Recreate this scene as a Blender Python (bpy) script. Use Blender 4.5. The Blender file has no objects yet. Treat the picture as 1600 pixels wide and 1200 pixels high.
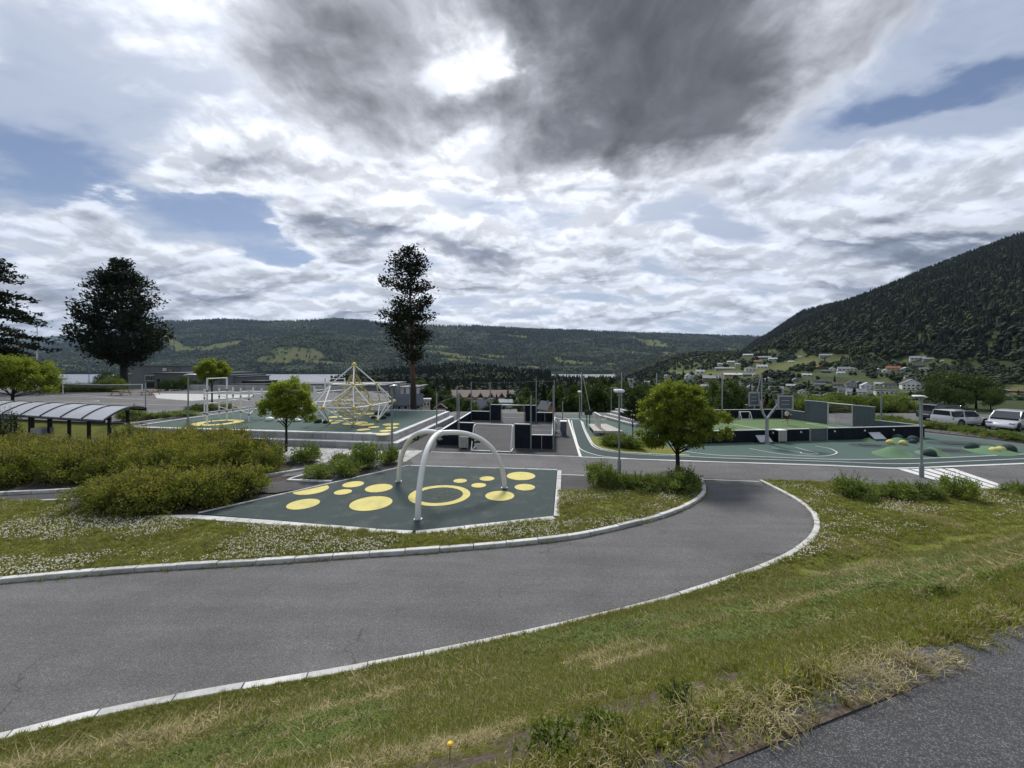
import bpy, bmesh, math, random
import numpy as np
from mathutils import Vector, Matrix, noise as mnoise

random.seed(7)
RNG = np.random.default_rng(7)
SC = bpy.context.scene
COL = SC.collection
R = math.radians

# ---------------------------------------------------------------- camera
CAM_H, FPX, HOR = 5.6, 600.0, 570.0
cd = bpy.data.cameras.new('camera')
cd.sensor_width = 36.0
cd.lens = 36.0 * FPX / 1600.0
cd.shift_y = -(600.0 - HOR) / 1600.0
cd.clip_start, cd.clip_end = 0.05, 60000
cam = bpy.data.objects.new('camera', cd)
cam.location = (0, 0, CAM_H)
cam.rotation_euler = (R(90), 0, 0)
COL.objects.link(cam)
SC.camera = cam

# ---------------------------------------------------------------- light
SUN_EL, SUN_AZ = 50.0, -8.0            # azimuth from +Y towards +X
sd = bpy.data.lights.new('sun', 'SUN')
sd.energy = 2.2
sd.angle = R(13)
sd.color = (1.0, 0.96, 0.9)
sun = bpy.data.objects.new('sun', sd)
d = Vector((math.sin(R(SUN_AZ)) * math.cos(R(SUN_EL)), math.cos(R(SUN_AZ)) * math.cos(R(SUN_EL)), math.sin(R(SUN_EL))))
sun.rotation_euler = d.to_track_quat('Z', 'Y').to_euler()
sun.location = (0, 0, 60)
COL.objects.link(sun)
SUN_DIR = d

SC.view_settings.view_transform = 'Standard'
SC.view_settings.look = 'None'
SC.view_settings.exposure = 0.8
SC.view_settings.gamma = 1.0
SC.view_settings.use_curve_mapping = False
SC.render.engine = 'CYCLES'
SC.cycles.use_denoising = True
SC.cycles.max_bounces = 6
SC.cycles.diffuse_bounces = 3
SC.cycles.glossy_bounces = 3
SC.cycles.transmission_bounces = 4
SC.cycles.transparent_max_bounces = 8
SC.cycles.volume_bounces = 0
SC.cycles.caustics_reflective = False
SC.cycles.caustics_refractive = False


class NT:
    """Small helper to write node trees."""
    def __init__(s, tree):
        s.t = tree
        s.n = tree.nodes
        s.l = tree.links

    def add(s, typ, **kw):
        nd = s.n.new(typ)
        for k, v in kw.items():
            setattr(nd, k, v)
        return nd

    def put(s, sock, v):
        if v is None:
            return
        if isinstance(v, bpy.types.NodeSocket):
            s.l.new(v, sock)
        elif isinstance(v, (tuple, list)) and sock.type == 'RGBA' and len(v) == 3:
            sock.default_value = (*v, 1)
        else:
            sock.default_value = v

    def math(s, op, a, b=None, c=None, clamp=False):
        nd = s.add('ShaderNodeMath', operation=op, use_clamp=clamp)
        s.put(nd.inputs[0], a)
        s.put(nd.inputs[1], b)
        s.put(nd.inputs[2], c)
        return nd.outputs[0]

    def vec(s, op, a, b=None, scale=None):
        nd = s.add('ShaderNodeVectorMath', operation=op)
        s.put(nd.inputs[0], a)
        s.put(nd.inputs[1], b)
        if scale is not None:
            s.put(nd.inputs['Scale'], scale)
        return nd.outputs['Value'] if op in ('DOT_PRODUCT', 'LENGTH', 'DISTANCE') else nd.outputs[0]

    def noise(s, vec, scale, detail=5, rough=0.55, dist=0.0, out=0):
        nd = s.add('ShaderNodeTexNoise')
        s.put(nd.inputs['Vector'], vec)
        s.put(nd.inputs['Scale'], scale)
        s.put(nd.inputs['Detail'], detail)
        s.put(nd.inputs['Roughness'], rough)
        s.put(nd.inputs['Distortion'], dist)
        return nd.outputs[out]

    def ramp(s, v, a, b, lo=0.0, hi=1.0, smooth=True):
        nd = s.add('ShaderNodeMapRange', interpolation_type='SMOOTHSTEP' if smooth else 'LINEAR')
        s.put(nd.inputs['Value'], v)
        s.put(nd.inputs['From Min'], a)
        s.put(nd.inputs['From Max'], b)
        s.put(nd.inputs['To Min'], lo)
        s.put(nd.inputs['To Max'], hi)
        return nd.outputs[0]

    def mix(s, f, a, b, typ='MIX'):
        nd = s.add('ShaderNodeMix', data_type='RGBA', blend_type=typ)
        s.put(nd.inputs[0], f)
        s.put(nd.inputs[6], a)
        s.put(nd.inputs[7], b)
        return nd.outputs[2]


# ---------------------------------------------------------------- sky
def build_world():
    w = bpy.data.worlds.new('World')
    SC.world = w
    w.use_nodes = True
    t = NT(w.node_tree)
    t.n.clear()
    sky = t.add('ShaderNodeTexSky', sky_type='NISHITA', sun_disc=False)
    sky.sun_elevation = R(SUN_EL)
    sky.sun_rotation = R(SUN_AZ)
    sky.air_density, sky.dust_density, sky.ozone_density = 1.0, 0.6, 1.5
    geo = t.add('ShaderNodeTexCoord')
    dirv = t.vec('NORMALIZE', geo.outputs['Generated'])
    sep = t.add('ShaderNodeSeparateXYZ')
    t.put(sep.inputs[0], dirv)
    z = t.math('ABSOLUTE', sep.outputs[2])
    zz = t.math('ADD', z, CLOUD_BEND)
    px = t.math('DIVIDE', sep.outputs[0], zz)
    py = t.math('DIVIDE', sep.outputs[1], zz)
    cmb = t.add('ShaderNodeCombineXYZ')
    t.put(cmb.inputs[0], px)
    t.put(cmb.inputs[1], py)
    p0 = cmb.outputs[0]
    # domain warp
    wn = t.noise(p0, 1.1, 4, 0.55, out=1)
    wv = t.vec('SCALE', t.vec('SUBTRACT', wn, (0.5, 0.5, 0.5)), scale=0.55)
    p = t.vec('ADD', p0, wv)
    wn2 = t.noise(p0, 5.0, 5, 0.6, out=1)
    pb = t.vec('ADD', p, t.vec('SCALE', t.vec('SUBTRACT', wn2, (0.5, 0.5, 0.5)), scale=0.28))

    def blob(cx, cy, rx, ry, rot, vec=pb, inner=0.05):
        m = t.add('ShaderNodeMapping', vector_type='TEXTURE')
        t.put(m.inputs['Vector'], vec)
        m.inputs['Location'].default_value = (cx, cy, 0)
        m.inputs['Rotation'].default_value = (0, 0, R(rot))
        m.inputs['Scale'].default_value = (rx, ry, 1)
        return t.ramp(t.vec('LENGTH', m.outputs[0]), inner, 1.0, 1.0, 0.0)

    def total(bl):
        acc = None
        for b, wgt in bl:
            v = t.math('MULTIPLY', b, wgt)
            acc = v if acc is None else t.math('ADD', acc, v)
        return acc
    MASS = total([(blob(*b[:5]), b[5]) for b in MASS_BLOBS])
    GAP = total([(blob(*b[:5]), b[5]) for b in GAP_BLOBS])
    GAP = t.math('MULTIPLY', GAP, t.ramp(t.noise(p0, 2.6, 6, 0.6), 0.28, 0.66, 0.35, 1.55, smooth=False))

    def dens(vec, s1, off):
        v = t.vec('ADD', vec, off)
        m = t.add('ShaderNodeMapping')
        t.put(m.inputs['Vector'], v)
        m.inputs['Scale'].default_value = (0.72, 1.0, 1.0)
        return t.noise(m.outputs[0], s1, 9, 0.58)

    # high thin veil
    mv = t.add('ShaderNodeMapping')
    t.put(mv.inputs['Vector'], p)
    mv.inputs['Rotation'].default_value = (0, 0, R(38))
    mv.inputs['Scale'].default_value = (0.45, 1.5, 1)
    veil = t.noise(mv.outputs[0], 1.3, 8, 0.6)
    veil_a = t.ramp(t.math('SUBTRACT', veil, t.math('MULTIPLY', GAP, 0.30)), 0.20, 0.52, 0.0, 0.93)
    # cumulus: heaped clouds have height, so they close up less towards the horizon
    zc = t.math('ADD', z, 0.30)
    cb2 = t.add('ShaderNodeCombineXYZ')
    t.put(cb2.inputs[0], t.math('DIVIDE', sep.outputs[0], zc))
    t.put(cb2.inputs[1], t.math('DIVIDE', sep.outputs[1], zc))
    q0 = cb2.outputs[0]
    qn = t.noise(q0, 2.2, 5, 0.55, out=1)
    q = t.vec('ADD', q0, t.vec('SCALE', t.vec('SUBTRACT', qn, (0.5, 0.5, 0.5)), scale=0.20))

    def dens(vec, k):
        v = t.vec('SCALE', vec, scale=k)
        m = t.add('ShaderNodeMapping')
        t.put(m.inputs['Vector'], v)
        m.inputs['Location'].default_value = (3.1, 7.7, 1.3)
        m.inputs['Scale'].default_value = (0.62, 1.25, 1.0)
        big = t.noise(m.outputs[0], 1.0, 2, 0.5)
        sm = t.noise(m.outputs[0], 2.9, 8, 0.52)
        return t.math('ADD', t.math('MULTIPLY', big, 0.42), t.math('MULTIPLY', sm, 0.58))
    d1 = dens(q, 1.0)
    d1u = dens(q, 0.962)
    low = t.ramp(sep.outputs[2], 0.08, 0.45, 0.075, 0.02)
    cover = t.math('ADD', d1, t.math('SUBTRACT', low, t.math('MULTIPLY', GAP, 0.15)))
    cu_a = t.ramp(cover, 0.470, 0.540)
    lit = t.ramp(t.math('SUBTRACT', d1, d1u), -0.045, 0.055)
    thick = t.ramp(cover, 0.485, 0.635)
    # nearness of the sun behind the cloud deck
    cosang = t.vec('DOT_PRODUCT', dirv, tuple(SUN_DIR))
    near = t.math('POWER', t.math('MAXIMUM', cosang, 0.0), 7.0)
    # colours (radiance)
    skyc = t.mix(1.0, sky.outputs[0], (SKY_MUL * 0.50, SKY_MUL * 0.47, SKY_MUL * 0.48), 'MULTIPLY')
    veil_c = t.mix(near, (0.25, 0.29, 0.375), (0.60, 0.63, 0.69))
    c0 = t.mix(veil_a, skyc, veil_c)
    shade = t.math('MULTIPLY', thick, t.ramp(lit, 0.0, 1.0, 1.0, 0.30))
    bright = t.mix(near, (0.47, 0.50, 0.56), (0.82, 0.83, 0.86))
    grey = t.mix(near, (0.120, 0.142, 0.192), (0.20, 0.225, 0.28))
    cu_c = t.mix(shade, bright, grey)
    pf = t.noise(q, 6.5, 6, 0.55)
    pfu = t.noise(t.vec('SCALE', q, scale=0.972), 6.5, 6, 0.55)
    puff = t.ramp(t.math('SUBTRACT', pf, pfu), -0.10, 0.10, 0.80, 1.18)
    cu_c = t.mix(1.0, cu_c, puff, 'MULTIPLY')
    c1 = t.mix(cu_a, c0, cu_c)
    # big dark cloud deck overhead
    mn = t.noise(p, 2.0, 9, 0.60)
    mfield = t.math('ADD', MASS, t.math('MULTIPLY', t.math('SUBTRACT', mn, 0.5), 1.75))
    m_a = t.ramp(mfield, 0.14, 0.58)
    m_th = t.ramp(mfield, 0.15, 1.25)
    mcol = t.mix(m_th, (0.38, 0.40, 0.44), (0.080, 0.084, 0.096))
    mr = t.add('ShaderNodeMapping')
    t.put(mr.inputs['Vector'], p)
    mr.inputs['Rotation'].default_value = (0, 0, R(-35))
    mr.inputs['Scale'].default_value = (1.5, 0.7, 1)
    streak = t.noise(mr.outputs[0], 2.6, 6, 0.58)
    mcol = t.mix(1.0, mcol, t.mix(t.ramp(streak, 0.25, 0.75), (0.62, 0.62, 0.63), (1.55, 1.55, 1.56)), 'MULTIPLY')
    c2 = t.mix(m_a, c1, mcol)
    bg = t.add('ShaderNodeBackground')
    t.put(bg.inputs[0], c2)
    bg.inputs[1].default_value = 1.0
    out = t.add('ShaderNodeOutputWorld')
    t.l.new(bg.outputs[0], out.inputs[0])
    w.cycles.sampling_method = 'MANUAL'
    w.cycles.sample_map_resolution = 1024


SKY_MUL = 0.10
CLOUD_BEND = 0.11


def sky_at(az, el):
    """Cloud-plane point seen at tan(azimuth) az and elevation slope el."""
    n = math.sqrt(az * az + 1 + el * el)
    k = el / n + CLOUD_BEND
    return (az / n / k, 1 / n / k)


# (tan azimuth, slope, radius x, radius y, rotation, weight) on the cloud plane
MASS_BLOBS = [(*sky_at(*b[:2]), *b[2:]) for b in (
    (0.43, 0.82, 0.74, 0.64, 20, 1.45), (0.30, 0.56, 0.52, 0.42, 0, 0.8), (-0.30, 0.72, 0.62, 0.42, -38, 0.78),
    (-0.62, 0.90, 0.62, 0.26, -35, 0.7), (0.10, 1.6, 1.1, 0.5, 0, 0.7), (-0.11, 0.82, 0.20, 0.24, 30, -0.62), (-0.05, 0.64, 0.3, 0.2, 0, 0.5),
    (0.0, 0.52, 0.45, 0.22, -10, 0.5))]
GAP_BLOBS = [(*sky_at(*b[:2]), *b[2:]) for b in (
    (-1.20, 0.50, 0.62, 0.30, -25, 1.25), (-0.78, 0.40, 0.55, 0.44, -20, 1.25), (-0.58, 0.28, 0.45, 0.50, -10, 0.9), (0.85, 0.66, 0.42, 0.20, -32, 0.85),
    (1.2, 0.75, 0.36, 0.14, -30, 0.8))]
build_world()


# ---------------------------------------------------------------- materials
def _mat(name):
    m = bpy.data.materials.new(name)
    m.use_nodes = True
    t = NT(m.node_tree)
    b = t.n['Principled BSDF']
    return m, t, b


def material(name, col, rough=0.7, metal=0.0, var=0.12, vscale=3.0, fine=0.0, fscale=60.0, bump=0.0, bscale=80.0,
             dirt=None, dirt_amt=0.0, dirt_scale=1.2, spec=0.5, objvar=0.0, coat=0.0, streak=None):
    """Plain surface colour with uneven tone, fine grain, relief and blotches of dirt."""
    m, t, b = _mat(name)
    tc = t.add('ShaderNodeTexCoord').outputs['Object']
    c = (*col, 1)
    if var > 0:
        n = t.noise(tc, vscale, 5, 0.6)
        f = t.ramp(n, 0.28, 0.72, 1.0 - var, 1.0 + var, smooth=False)
        cv = t.add('ShaderNodeVectorMath', operation='SCALE')
        cv.inputs[0].default_value = col
        t.put(cv.inputs['Scale'], f)
        c = cv.outputs[0]
    if fine > 0:
        n2 = t.noise(tc, fscale, 3, 0.7)
        f2 = t.ramp(n2, 0.3, 0.7, 1.0 - fine, 1.0 + fine, smooth=False)
        cv = t.add('ShaderNodeVectorMath', operation='SCALE')
        t.put(cv.inputs[0], c if not isinstance(c, tuple) else c[:3])
        t.put(cv.inputs['Scale'], f2)
        c = cv.outputs[0]
    if dirt is not None:
        vec = tc
        if streak:
            mp = t.add('ShaderNodeMapping')
            t.put(mp.inputs['Vector'], tc)
            mp.inputs['Scale'].default_value = streak
            vec = mp.outputs[0]
        dn = t.noise(vec, dirt_scale, 7, 0.65)
        c = t.mix(t.ramp(dn, 0.48, 0.72, 0.0, dirt_amt), c, dirt)
    if objvar > 0:
        oi = t.add('ShaderNodeObjectInfo')
        f3 = t.ramp(oi.outputs['Random'], 0, 1, 1 - objvar, 1 + objvar, smooth=False)
        cv = t.add('ShaderNodeVectorMath', operation='SCALE')
        t.put(cv.inputs[0], c if not isinstance(c, tuple) else c[:3])
        t.put(cv.inputs['Scale'], f3)
        c = cv.outputs[0]
    t.put(b.inputs['Base Color'], c)
    b.inputs['Roughness'].default_value = rough
    b.inputs['Metallic'].default_value = metal
    b.inputs['Specular IOR Level'].default_value = spec
    b.inputs['Coat Weight'].default_value = coat
    if bump > 0:
        bn = t.add('ShaderNodeBump')
        bn.inputs['Strength'].default_value = bump
        bn.inputs['Distance'].default_value = 0.02
        t.put(bn.inputs['Height'], t.noise(tc, bscale, 4, 0.65))
        t.l.new(bn.outputs[0], b.inputs['Normal'])
    return m


def asphalt(name, col, speck=0.5, sscale=150.0, bump=0.5, crack=0.0):
    m, t, b = _mat(name)
    tc = t.add('ShaderNodeTexCoord').outputs['Object']
    big = t.ramp(t.noise(tc, 0.35, 6, 0.6), 0.3, 0.7, 0.80, 1.18, smooth=False)
    mp = t.add('ShaderNodeMapping')
    t.put(mp.inputs['Vector'], tc)
    mp.inputs['Rotation'].default_value = (0, 0, R(12))
    mp.inputs['Scale'].default_value = (0.3, 2.2, 1)
    wear = t.ramp(t.noise(mp.outputs[0], 0.9, 5, 0.6), 0.35, 0.7, 0.89, 1.13, smooth=False)
    v = t.add('ShaderNodeTexVoronoi')
    t.put(v.inputs['Vector'], tc)
    v.inputs['Scale'].default_value = sscale
    vs = t.add('ShaderNodeSeparateColor')
    t.put(vs.inputs[0], v.outputs['Color'])
    st = t.ramp(vs.outputs[0], 0.55, 1.0, 1.0 - 0.45 * speck, 1.0 + 2.0 * speck)
    f = t.math('MULTIPLY', t.math('MULTIPLY', big, wear), st)
    med = t.ramp(t.noise(tc, 22, 4, 0.7), 0.3, 0.7, 0.88, 1.12, smooth=False)
    f = t.math('MULTIPLY', f, med)
    cv = t.add('ShaderNodeVectorMath', operation='SCALE')
    cv.inputs[0].default_value = col
    t.put(cv.inputs['Scale'], f)
    c = cv.outputs[0]
    if crack > 0:
        vc = t.add('ShaderNodeTexVoronoi', feature='DISTANCE_TO_EDGE')
        wv = t.vec('ADD', tc, t.vec('SCALE', t.noise(tc, 1.5, 4, 0.6, out=1), scale=0.8))
        t.put(vc.inputs['Vector'], wv)
        vc.inputs['Scale'].default_value = 0.28
        line = t.ramp(vc.outputs['Distance'], 0.002, 0.007, crack, 0.0)
        line = t.math('MULTIPLY', line, t.ramp(t.noise(tc, 0.5, 2), 0.5, 0.6))
        c = t.mix(line, c, (0.03, 0.03, 0.03))
    t.put(b.inputs['Base Color'], c)
    b.inputs['Roughness'].default_value = 0.85
    b.inputs['Specular IOR Level'].default_value = 0.35
    bn = t.add('ShaderNodeBump')
    bn.inputs['Strength'].default_value = bump
    bn.inputs['Distance'].default_value = 0.01
    t.put(bn.inputs['Height'], t.math('ADD', vs.outputs[1], t.noise(tc, 40, 4, 0.7)))
    t.l.new(bn.outputs[0], b.inputs['Normal'])
    return m


def leafy(name, c1, c2, trans=0.35, scale=2.0, rough=0.6, objvar=0.15, tip=None, tip_z=None, stand=0.0):
    """Leaf material: two greens mixed through the crown, some light through the leaf."""
    m, t, b = _mat(name)
    tc = t.add('ShaderNodeTexCoord').outputs['Object']
    n = t.noise(tc, scale, 3, 0.6)
    n2 = t.noise(tc, scale * 14, 2, 0.6)
    c = t.mix(t.ramp(n, 0.35, 0.65), c1, c2)
    if tip is not None:
        n3 = t.noise(tc, scale * 1.7, 3, 0.6)
        zs = t.add('ShaderNodeSeparateXYZ')
        t.put(zs.inputs[0], tc)
        hz = t.math('ADD', t.ramp(zs.outputs[2], tip_z[0], tip_z[1]), t.math('MULTIPLY', t.math('SUBTRACT', n3, 0.5), 1.6))
        c = t.mix(t.ramp(hz, 0.45, 1.0, 0.0, 0.9), c, tip)
    if stand > 0:      # stands of different species and age across a hillside
        ps = t.add('ShaderNodeNewGeometry').outputs['Position']
        sn = t.noise(ps, 0.011, 5, 0.65)
        c = t.mix(1.0, c, t.mix(t.ramp(sn, 0.36, 0.64), (1 - stand, 1 - stand, 1 - stand * .8), (1 + stand * 1.2, 1 + stand * 1.3, 1 + stand * .7)), 'MULTIPLY')
    oi = t.add('ShaderNodeObjectInfo')
    f = t.math('MULTIPLY', t.ramp(n2, 0.3, 0.7, 0.65, 1.35, smooth=False), t.ramp(oi.outputs['Random'], 0, 1, 1 - objvar, 1 + objvar, smooth=False))
    cv = t.add('ShaderNodeVectorMath', operation='SCALE')
    t.put(cv.inputs[0], c)
    t.put(cv.inputs['Scale'], f)
    c = cv.outputs[0]
    t.put(b.inputs['Base Color'], c)
    b.inputs['Roughness'].default_value = rough
    b.inputs['Specular IOR Level'].default_value = 0.25
    if trans > 0:
        tr = t.add('ShaderNodeBsdfTranslucent')
        cv2 = t.add('ShaderNodeVectorMath', operation='MULTIPLY')
        t.put(cv2.inputs[0], c)
        cv2.inputs[1].default_value = (1.3, 1.35, 0.7)
        t.put(tr.inputs[0], cv2.outputs[0])
        ms = t.add('ShaderNodeMixShader')
        ms.inputs[0].default_value = trans
        t.l.new(b.outputs[0], ms.inputs[1])
        t.l.new(tr.outputs[0], ms.inputs[2])
        t.l.new(ms.outputs[0], t.n['Material Output'].inputs[0])
    return m


# ---------------------------------------------------------------- mesh building
class MB:
    """Collects simple solids and links them as ONE mesh object."""
    def __init__(s):
        s.v, s.f = [], []

    def raw(s, vs, fs):
        o = len(s.v)
        s.v.extend([tuple(p) for p in vs])
        s.f.extend([tuple(i + o for i in f) for f in fs])
        return s

    def box(s, c, size, rot=0.0, tilt=None, bevel=0.0):
        sx, sy, sz = size[0] / 2, size[1] / 2, size[2] / 2
        M = Matrix.Rotation(rot, 3, 'Z')
        if tilt is not None:
            M = M @ Matrix.Rotation(tilt[1], 3, tilt[0])
        if bevel > 0:
            k = min(bevel, sx * .9, sy * .9, sz * .9)
            pts = []
            for z, ins in ((-sz, k), (-sz + k, 0), (sz - k, 0), (sz, k)):
                ax, ay = sx - ins, sy - ins
                kk = k * .6 if ins == 0 else 0
                pts.append([(-ax + kk, -ay, z), (ax - kk, -ay, z), (ax, -ay + kk, z), (ax, ay - kk, z), (ax - kk, ay, z), (-ax + kk, ay, z), (-ax, ay - kk, z), (-ax, -ay + kk, z)])
            vs = [M @ Vector(p) + Vector(c) for ring in pts for p in ring]
            fs = [tuple(range(7, -1, -1)), tuple(range(24, 32))]
            for r in range(3):
                for i in range(8):
                    j = (i + 1) % 8
                    fs.append((r * 8 + i, r * 8 + j, r * 8 + 8 + j, r * 8 + 8 + i))
            return s.raw(vs, fs)
        vs = [M @ Vector((x * sx, y * sy, z * sz)) + Vector(c) for z in (-1, 1) for x, y in ((-1, -1), (1, -1), (1, 1), (-1, 1))]
        return s.raw(vs, [(3, 2, 1, 0), (4, 5, 6, 7), (0, 1, 5, 4), (1, 2, 6, 5), (2, 3, 7, 6), (3, 0, 4, 7)])

    def tube(s, pts, r, seg=8, cap=True):
        pts = [Vector(p) for p in pts]
        n = len(pts)
        rs = r if isinstance(r, (list, tuple)) else [r] * n
        vs, fs = [], []
        up = None
        for i, p in enumerate(pts):
            a = pts[max(i - 1, 0)]
            b = pts[min(i + 1, n - 1)]
            tg = (b - a).normalized() if (b - a).length > 1e-9 else Vector((0, 0, 1))
            if up is None:
                up = Vector((0, 0, 1)) if abs(tg.z) < 0.95 else Vector((1, 0, 0))
            x = tg.cross(up).normalized()
            y = x.cross(tg).normalized()
            up = y
            for k in range(seg):
                an = 2 * math.pi * k / seg
                vs.append(p + (x * math.cos(an) + y * math.sin(an)) * rs[i])
        for i in range(n - 1):
            for k in range(seg):
                j = (k + 1) % seg
                fs.append((i * seg + k, i * seg + j, (i + 1) * seg + j, (i + 1) * seg + k))
        if cap:
            fs.append(tuple(range(seg)))
            fs.append(tuple(range((n - 1) * seg + seg - 1, (n - 1) * seg - 1, -1)))
        return s.raw(vs, fs)

    def lathe(s, prof, c=(0, 0, 0), seg=16, sx=1.0, sy=1.0, rot=0.0):
        """prof: list of (radius, z)."""
        vs, fs = [], []
        for r, z in prof:
            for k in range(seg):
                a = 2 * math.pi * k / seg
                x, y = r * math.cos(a) * sx, r * math.sin(a) * sy
                vs.append((c[0] + x * math.cos(rot) - y * math.sin(rot), c[1] + x * math.sin(rot) + y * math.cos(rot), c[2] + z))
        for i in range(len(prof) - 1):
            for k in range(seg):
                j = (k + 1) % seg
                fs.append((i * seg + k, i * seg + j, (i + 1) * seg + j, (i + 1) * seg + k))
        if prof[0][0] > 1e-6:
            fs.append(tuple(range(seg - 1, -1, -1)))
        if prof[-1][0] > 1e-6:
            fs.append(tuple((len(prof) - 1) * seg + k for k in range(seg)))
        return s.raw(vs, fs)

    def ball(s, c, r, seg=12, rings=7, sz=1.0, z0=-1.0):
        prof = []
        a0 = math.asin(max(-1, z0))
        for i in range(rings + 1):
            a = a0 + (math.pi / 2 - a0) * i / rings
            prof.append((max(r * math.cos(a), 1e-5), r * math.sin(a) * sz))
        return s.lathe(prof, c, seg)

    def prism(s, poly, z0, z1):
        n = len(poly)
        zz0 = z0 if isinstance(z0, (list, tuple)) else [z0] * n
        zz1 = z1 if isinstance(z1, (list, tuple)) else [z1] * n
        vs = [(p[0], p[1], zz0[i]) for i, p in enumerate(poly)] + [(p[0], p[1], zz1[i]) for i, p in enumerate(poly)]
        fs = [tuple(range(n - 1, -1, -1)), tuple(range(n, 2 * n))] + [(i, (i + 1) % n, n + (i + 1) % n, n + i) for i in range(n)]
        return s.raw(vs, fs)

    def strip(s, a, b):
        """Ribbon between two polylines of equal length (3D points)."""
        n = len(a)
        return s.raw(list(a) + list(b), [(i, i + 1, n + i + 1, n + i) for i in range(n - 1)])

    def poly(s, pts):
        return s.raw(pts, [tuple(range(len(pts)))])

    def disc(s, c, rx, ry=None, rot=0.0, seg=40, rin=0.0):
        ry = ry or rx
        def ring(k):
            out = []
            for i in range(seg):
                a = 2 * math.pi * i / seg
                x, y = rx * k * math.cos(a), ry * k * math.sin(a)
                out.append((c[0] + x * math.cos(rot) - y * math.sin(rot), c[1] + x * math.sin(rot) + y * math.cos(rot), c[2]))
            return out
        o = ring(1)
        if rin <= 0:
            return s.poly(o)
        i_ = ring(rin)
        return s.raw(o + i_, [(k, (k + 1) % seg, seg + (k + 1) % seg, seg + k) for k in range(seg)])

    def mesh(s, name, mat=None, smooth=False, off=None):
        me = bpy.data.meshes.new(name)
        vs = s.v if off is None else [(p[0] - off[0], p[1] - off[1], p[2] - off[2]) for p in s.v]
        me.from_pydata(vs, [], s.f)
        me.validate()
        bm = bmesh.new()
        bm.from_mesh(me)
        bmesh.ops.recalc_face_normals(bm, faces=bm.faces)
        big = [f for f in bm.faces if len(f.verts) > 4]
        if big:
            bmesh.ops.triangulate(bm, faces=big)
        bm.to_mesh(me)
        bm.free()
        if mat:
            me.materials.append(mat)
        if smooth:
            me.shade_smooth()
            try:
                me.set_sharp_from_angle(angle=R(40))
            except Exception:
                pass
        return me

    def build(s, name, mat=None, parent=None, smooth=False, world=True):
        """Link as one object. With a parent, coordinates are taken as world and made local to the parent's thing."""
        off = None
        if parent is not None and world:
            o = parent
            while o.parent is not None:
                o = o.parent
            off = o.location
        ob = bpy.data.objects.new(name, s.mesh(name, mat, smooth, off))
        COL.objects.link(ob)
        if parent is not None:
            ob.parent = parent
        return ob


def tag(o, label=None, cat=None, group=None, kind=None):
    if label:
        o['label'] = label
    if cat:
        o['category'] = cat
    if group:
        o['group'] = group
    if kind:
        o['kind'] = kind
    return o


def thing(name, label, cat, loc=(0, 0, 0), group=None):
    o = bpy.data.objects.new(name, None)
    o.empty_display_size = 0.2
    o.location = loc
    COL.objects.link(o)
    return tag(o, label, cat, group)


CHILDREN = {}


def copy_tree(o, loc=None, rz=None, scale=None, label=None, group=None, parent=None, kids=None):
    """A thing, its parts and their sub-parts; mesh data is shared."""
    if kids is None:
        kids = {}
        for x in COL.objects:
            if x.parent is not None:
                kids.setdefault(x.parent.name, []).append(x)
    c = o.copy()
    COL.objects.link(c)
    if parent is not None:
        c.parent = parent
    for ch in kids.get(o.name, []):
        copy_tree(ch, parent=c, kids=kids)
    if loc is not None:
        c.location = loc
    if rz is not None:
        c.rotation_euler = (0, 0, rz)
    if scale is not None:
        c.scale = (scale, scale, scale) if not isinstance(scale, (tuple, list)) else scale
    if label:
        c['label'] = label
    if group:
        c['group'] = group
    return c


def structure(name, mb, mat, smooth=False, parent=None):
    o = mb.build(name, mat, parent, smooth)
    if parent is None:
        o['kind'] = 'structure'
    return o


# ---------------------------------------------------------------- geometry of the site (metres; camera over the origin, looking along +Y)
def P(px, py, z=0.0):
    """The point at height z that the photograph shows at a given spot."""
    Y = FPX * (CAM_H - z) / (py - HOR)
    return Vector(((px - 800.0) / FPX * Y, Y, z))


def D(px, py, Y):
    """The point at depth Y that the photograph shows at a given spot."""
    return Vector(((px - 800.0) / FPX * Y, Y, CAM_H - (py - HOR) / FPX * Y))


def spline(pts, per=8, closed=False):
    pts = [Vector(p) for p in pts]
    n = len(pts)
    out = []
    for i in range(n if closed else n - 1):
        if closed:
            p0, p1, p2, p3 = pts[(i - 1) % n], pts[i], pts[(i + 1) % n], pts[(i + 2) % n]
        else:
            p0, p1, p2, p3 = pts[max(i - 1, 0)], pts[i], pts[i + 1], pts[min(i + 2, n - 1)]
        for k in range(per):
            t = k / per
            out.append(0.5 * ((2 * p1) + (p2 - p0) * t + (2 * p0 - 5 * p1 + 4 * p2 - p3) * t * t + (3 * p1 - p0 - 3 * p2 + p3) * t ** 3))
    if not closed:
        out.append(pts[-1])
    return out


def resample(pts, step):
    pts = [Vector(p) for p in pts]
    L = [0.0]
    for a, b in zip(pts, pts[1:]):
        L.append(L[-1] + (b - a).length)
    n = max(1, int(round(L[-1] / step)))
    out, j = [], 0
    for i in range(n + 1):
        s = L[-1] * i / n
        while j < len(L) - 2 and L[j + 1] < s:
            j += 1
        t = (s - L[j]) / max(L[j + 1] - L[j], 1e-9)
        out.append(pts[j].lerp(pts[j + 1], min(max(t, 0), 1)))
    return out


def offset(pts, dist):
    """Polyline moved sideways (to its right for a positive distance)."""
    out = []
    n = len(pts)
    for i, p in enumerate(pts):
        a, b = pts[max(i - 1, 0)], pts[min(i + 1, n - 1)]
        tg = (b - a)
        tg.z = 0
        tg.normalize()
        out.append(Vector((p.x + tg.y * dist, p.y - tg.x * dist, p.z)))
    return out


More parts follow.
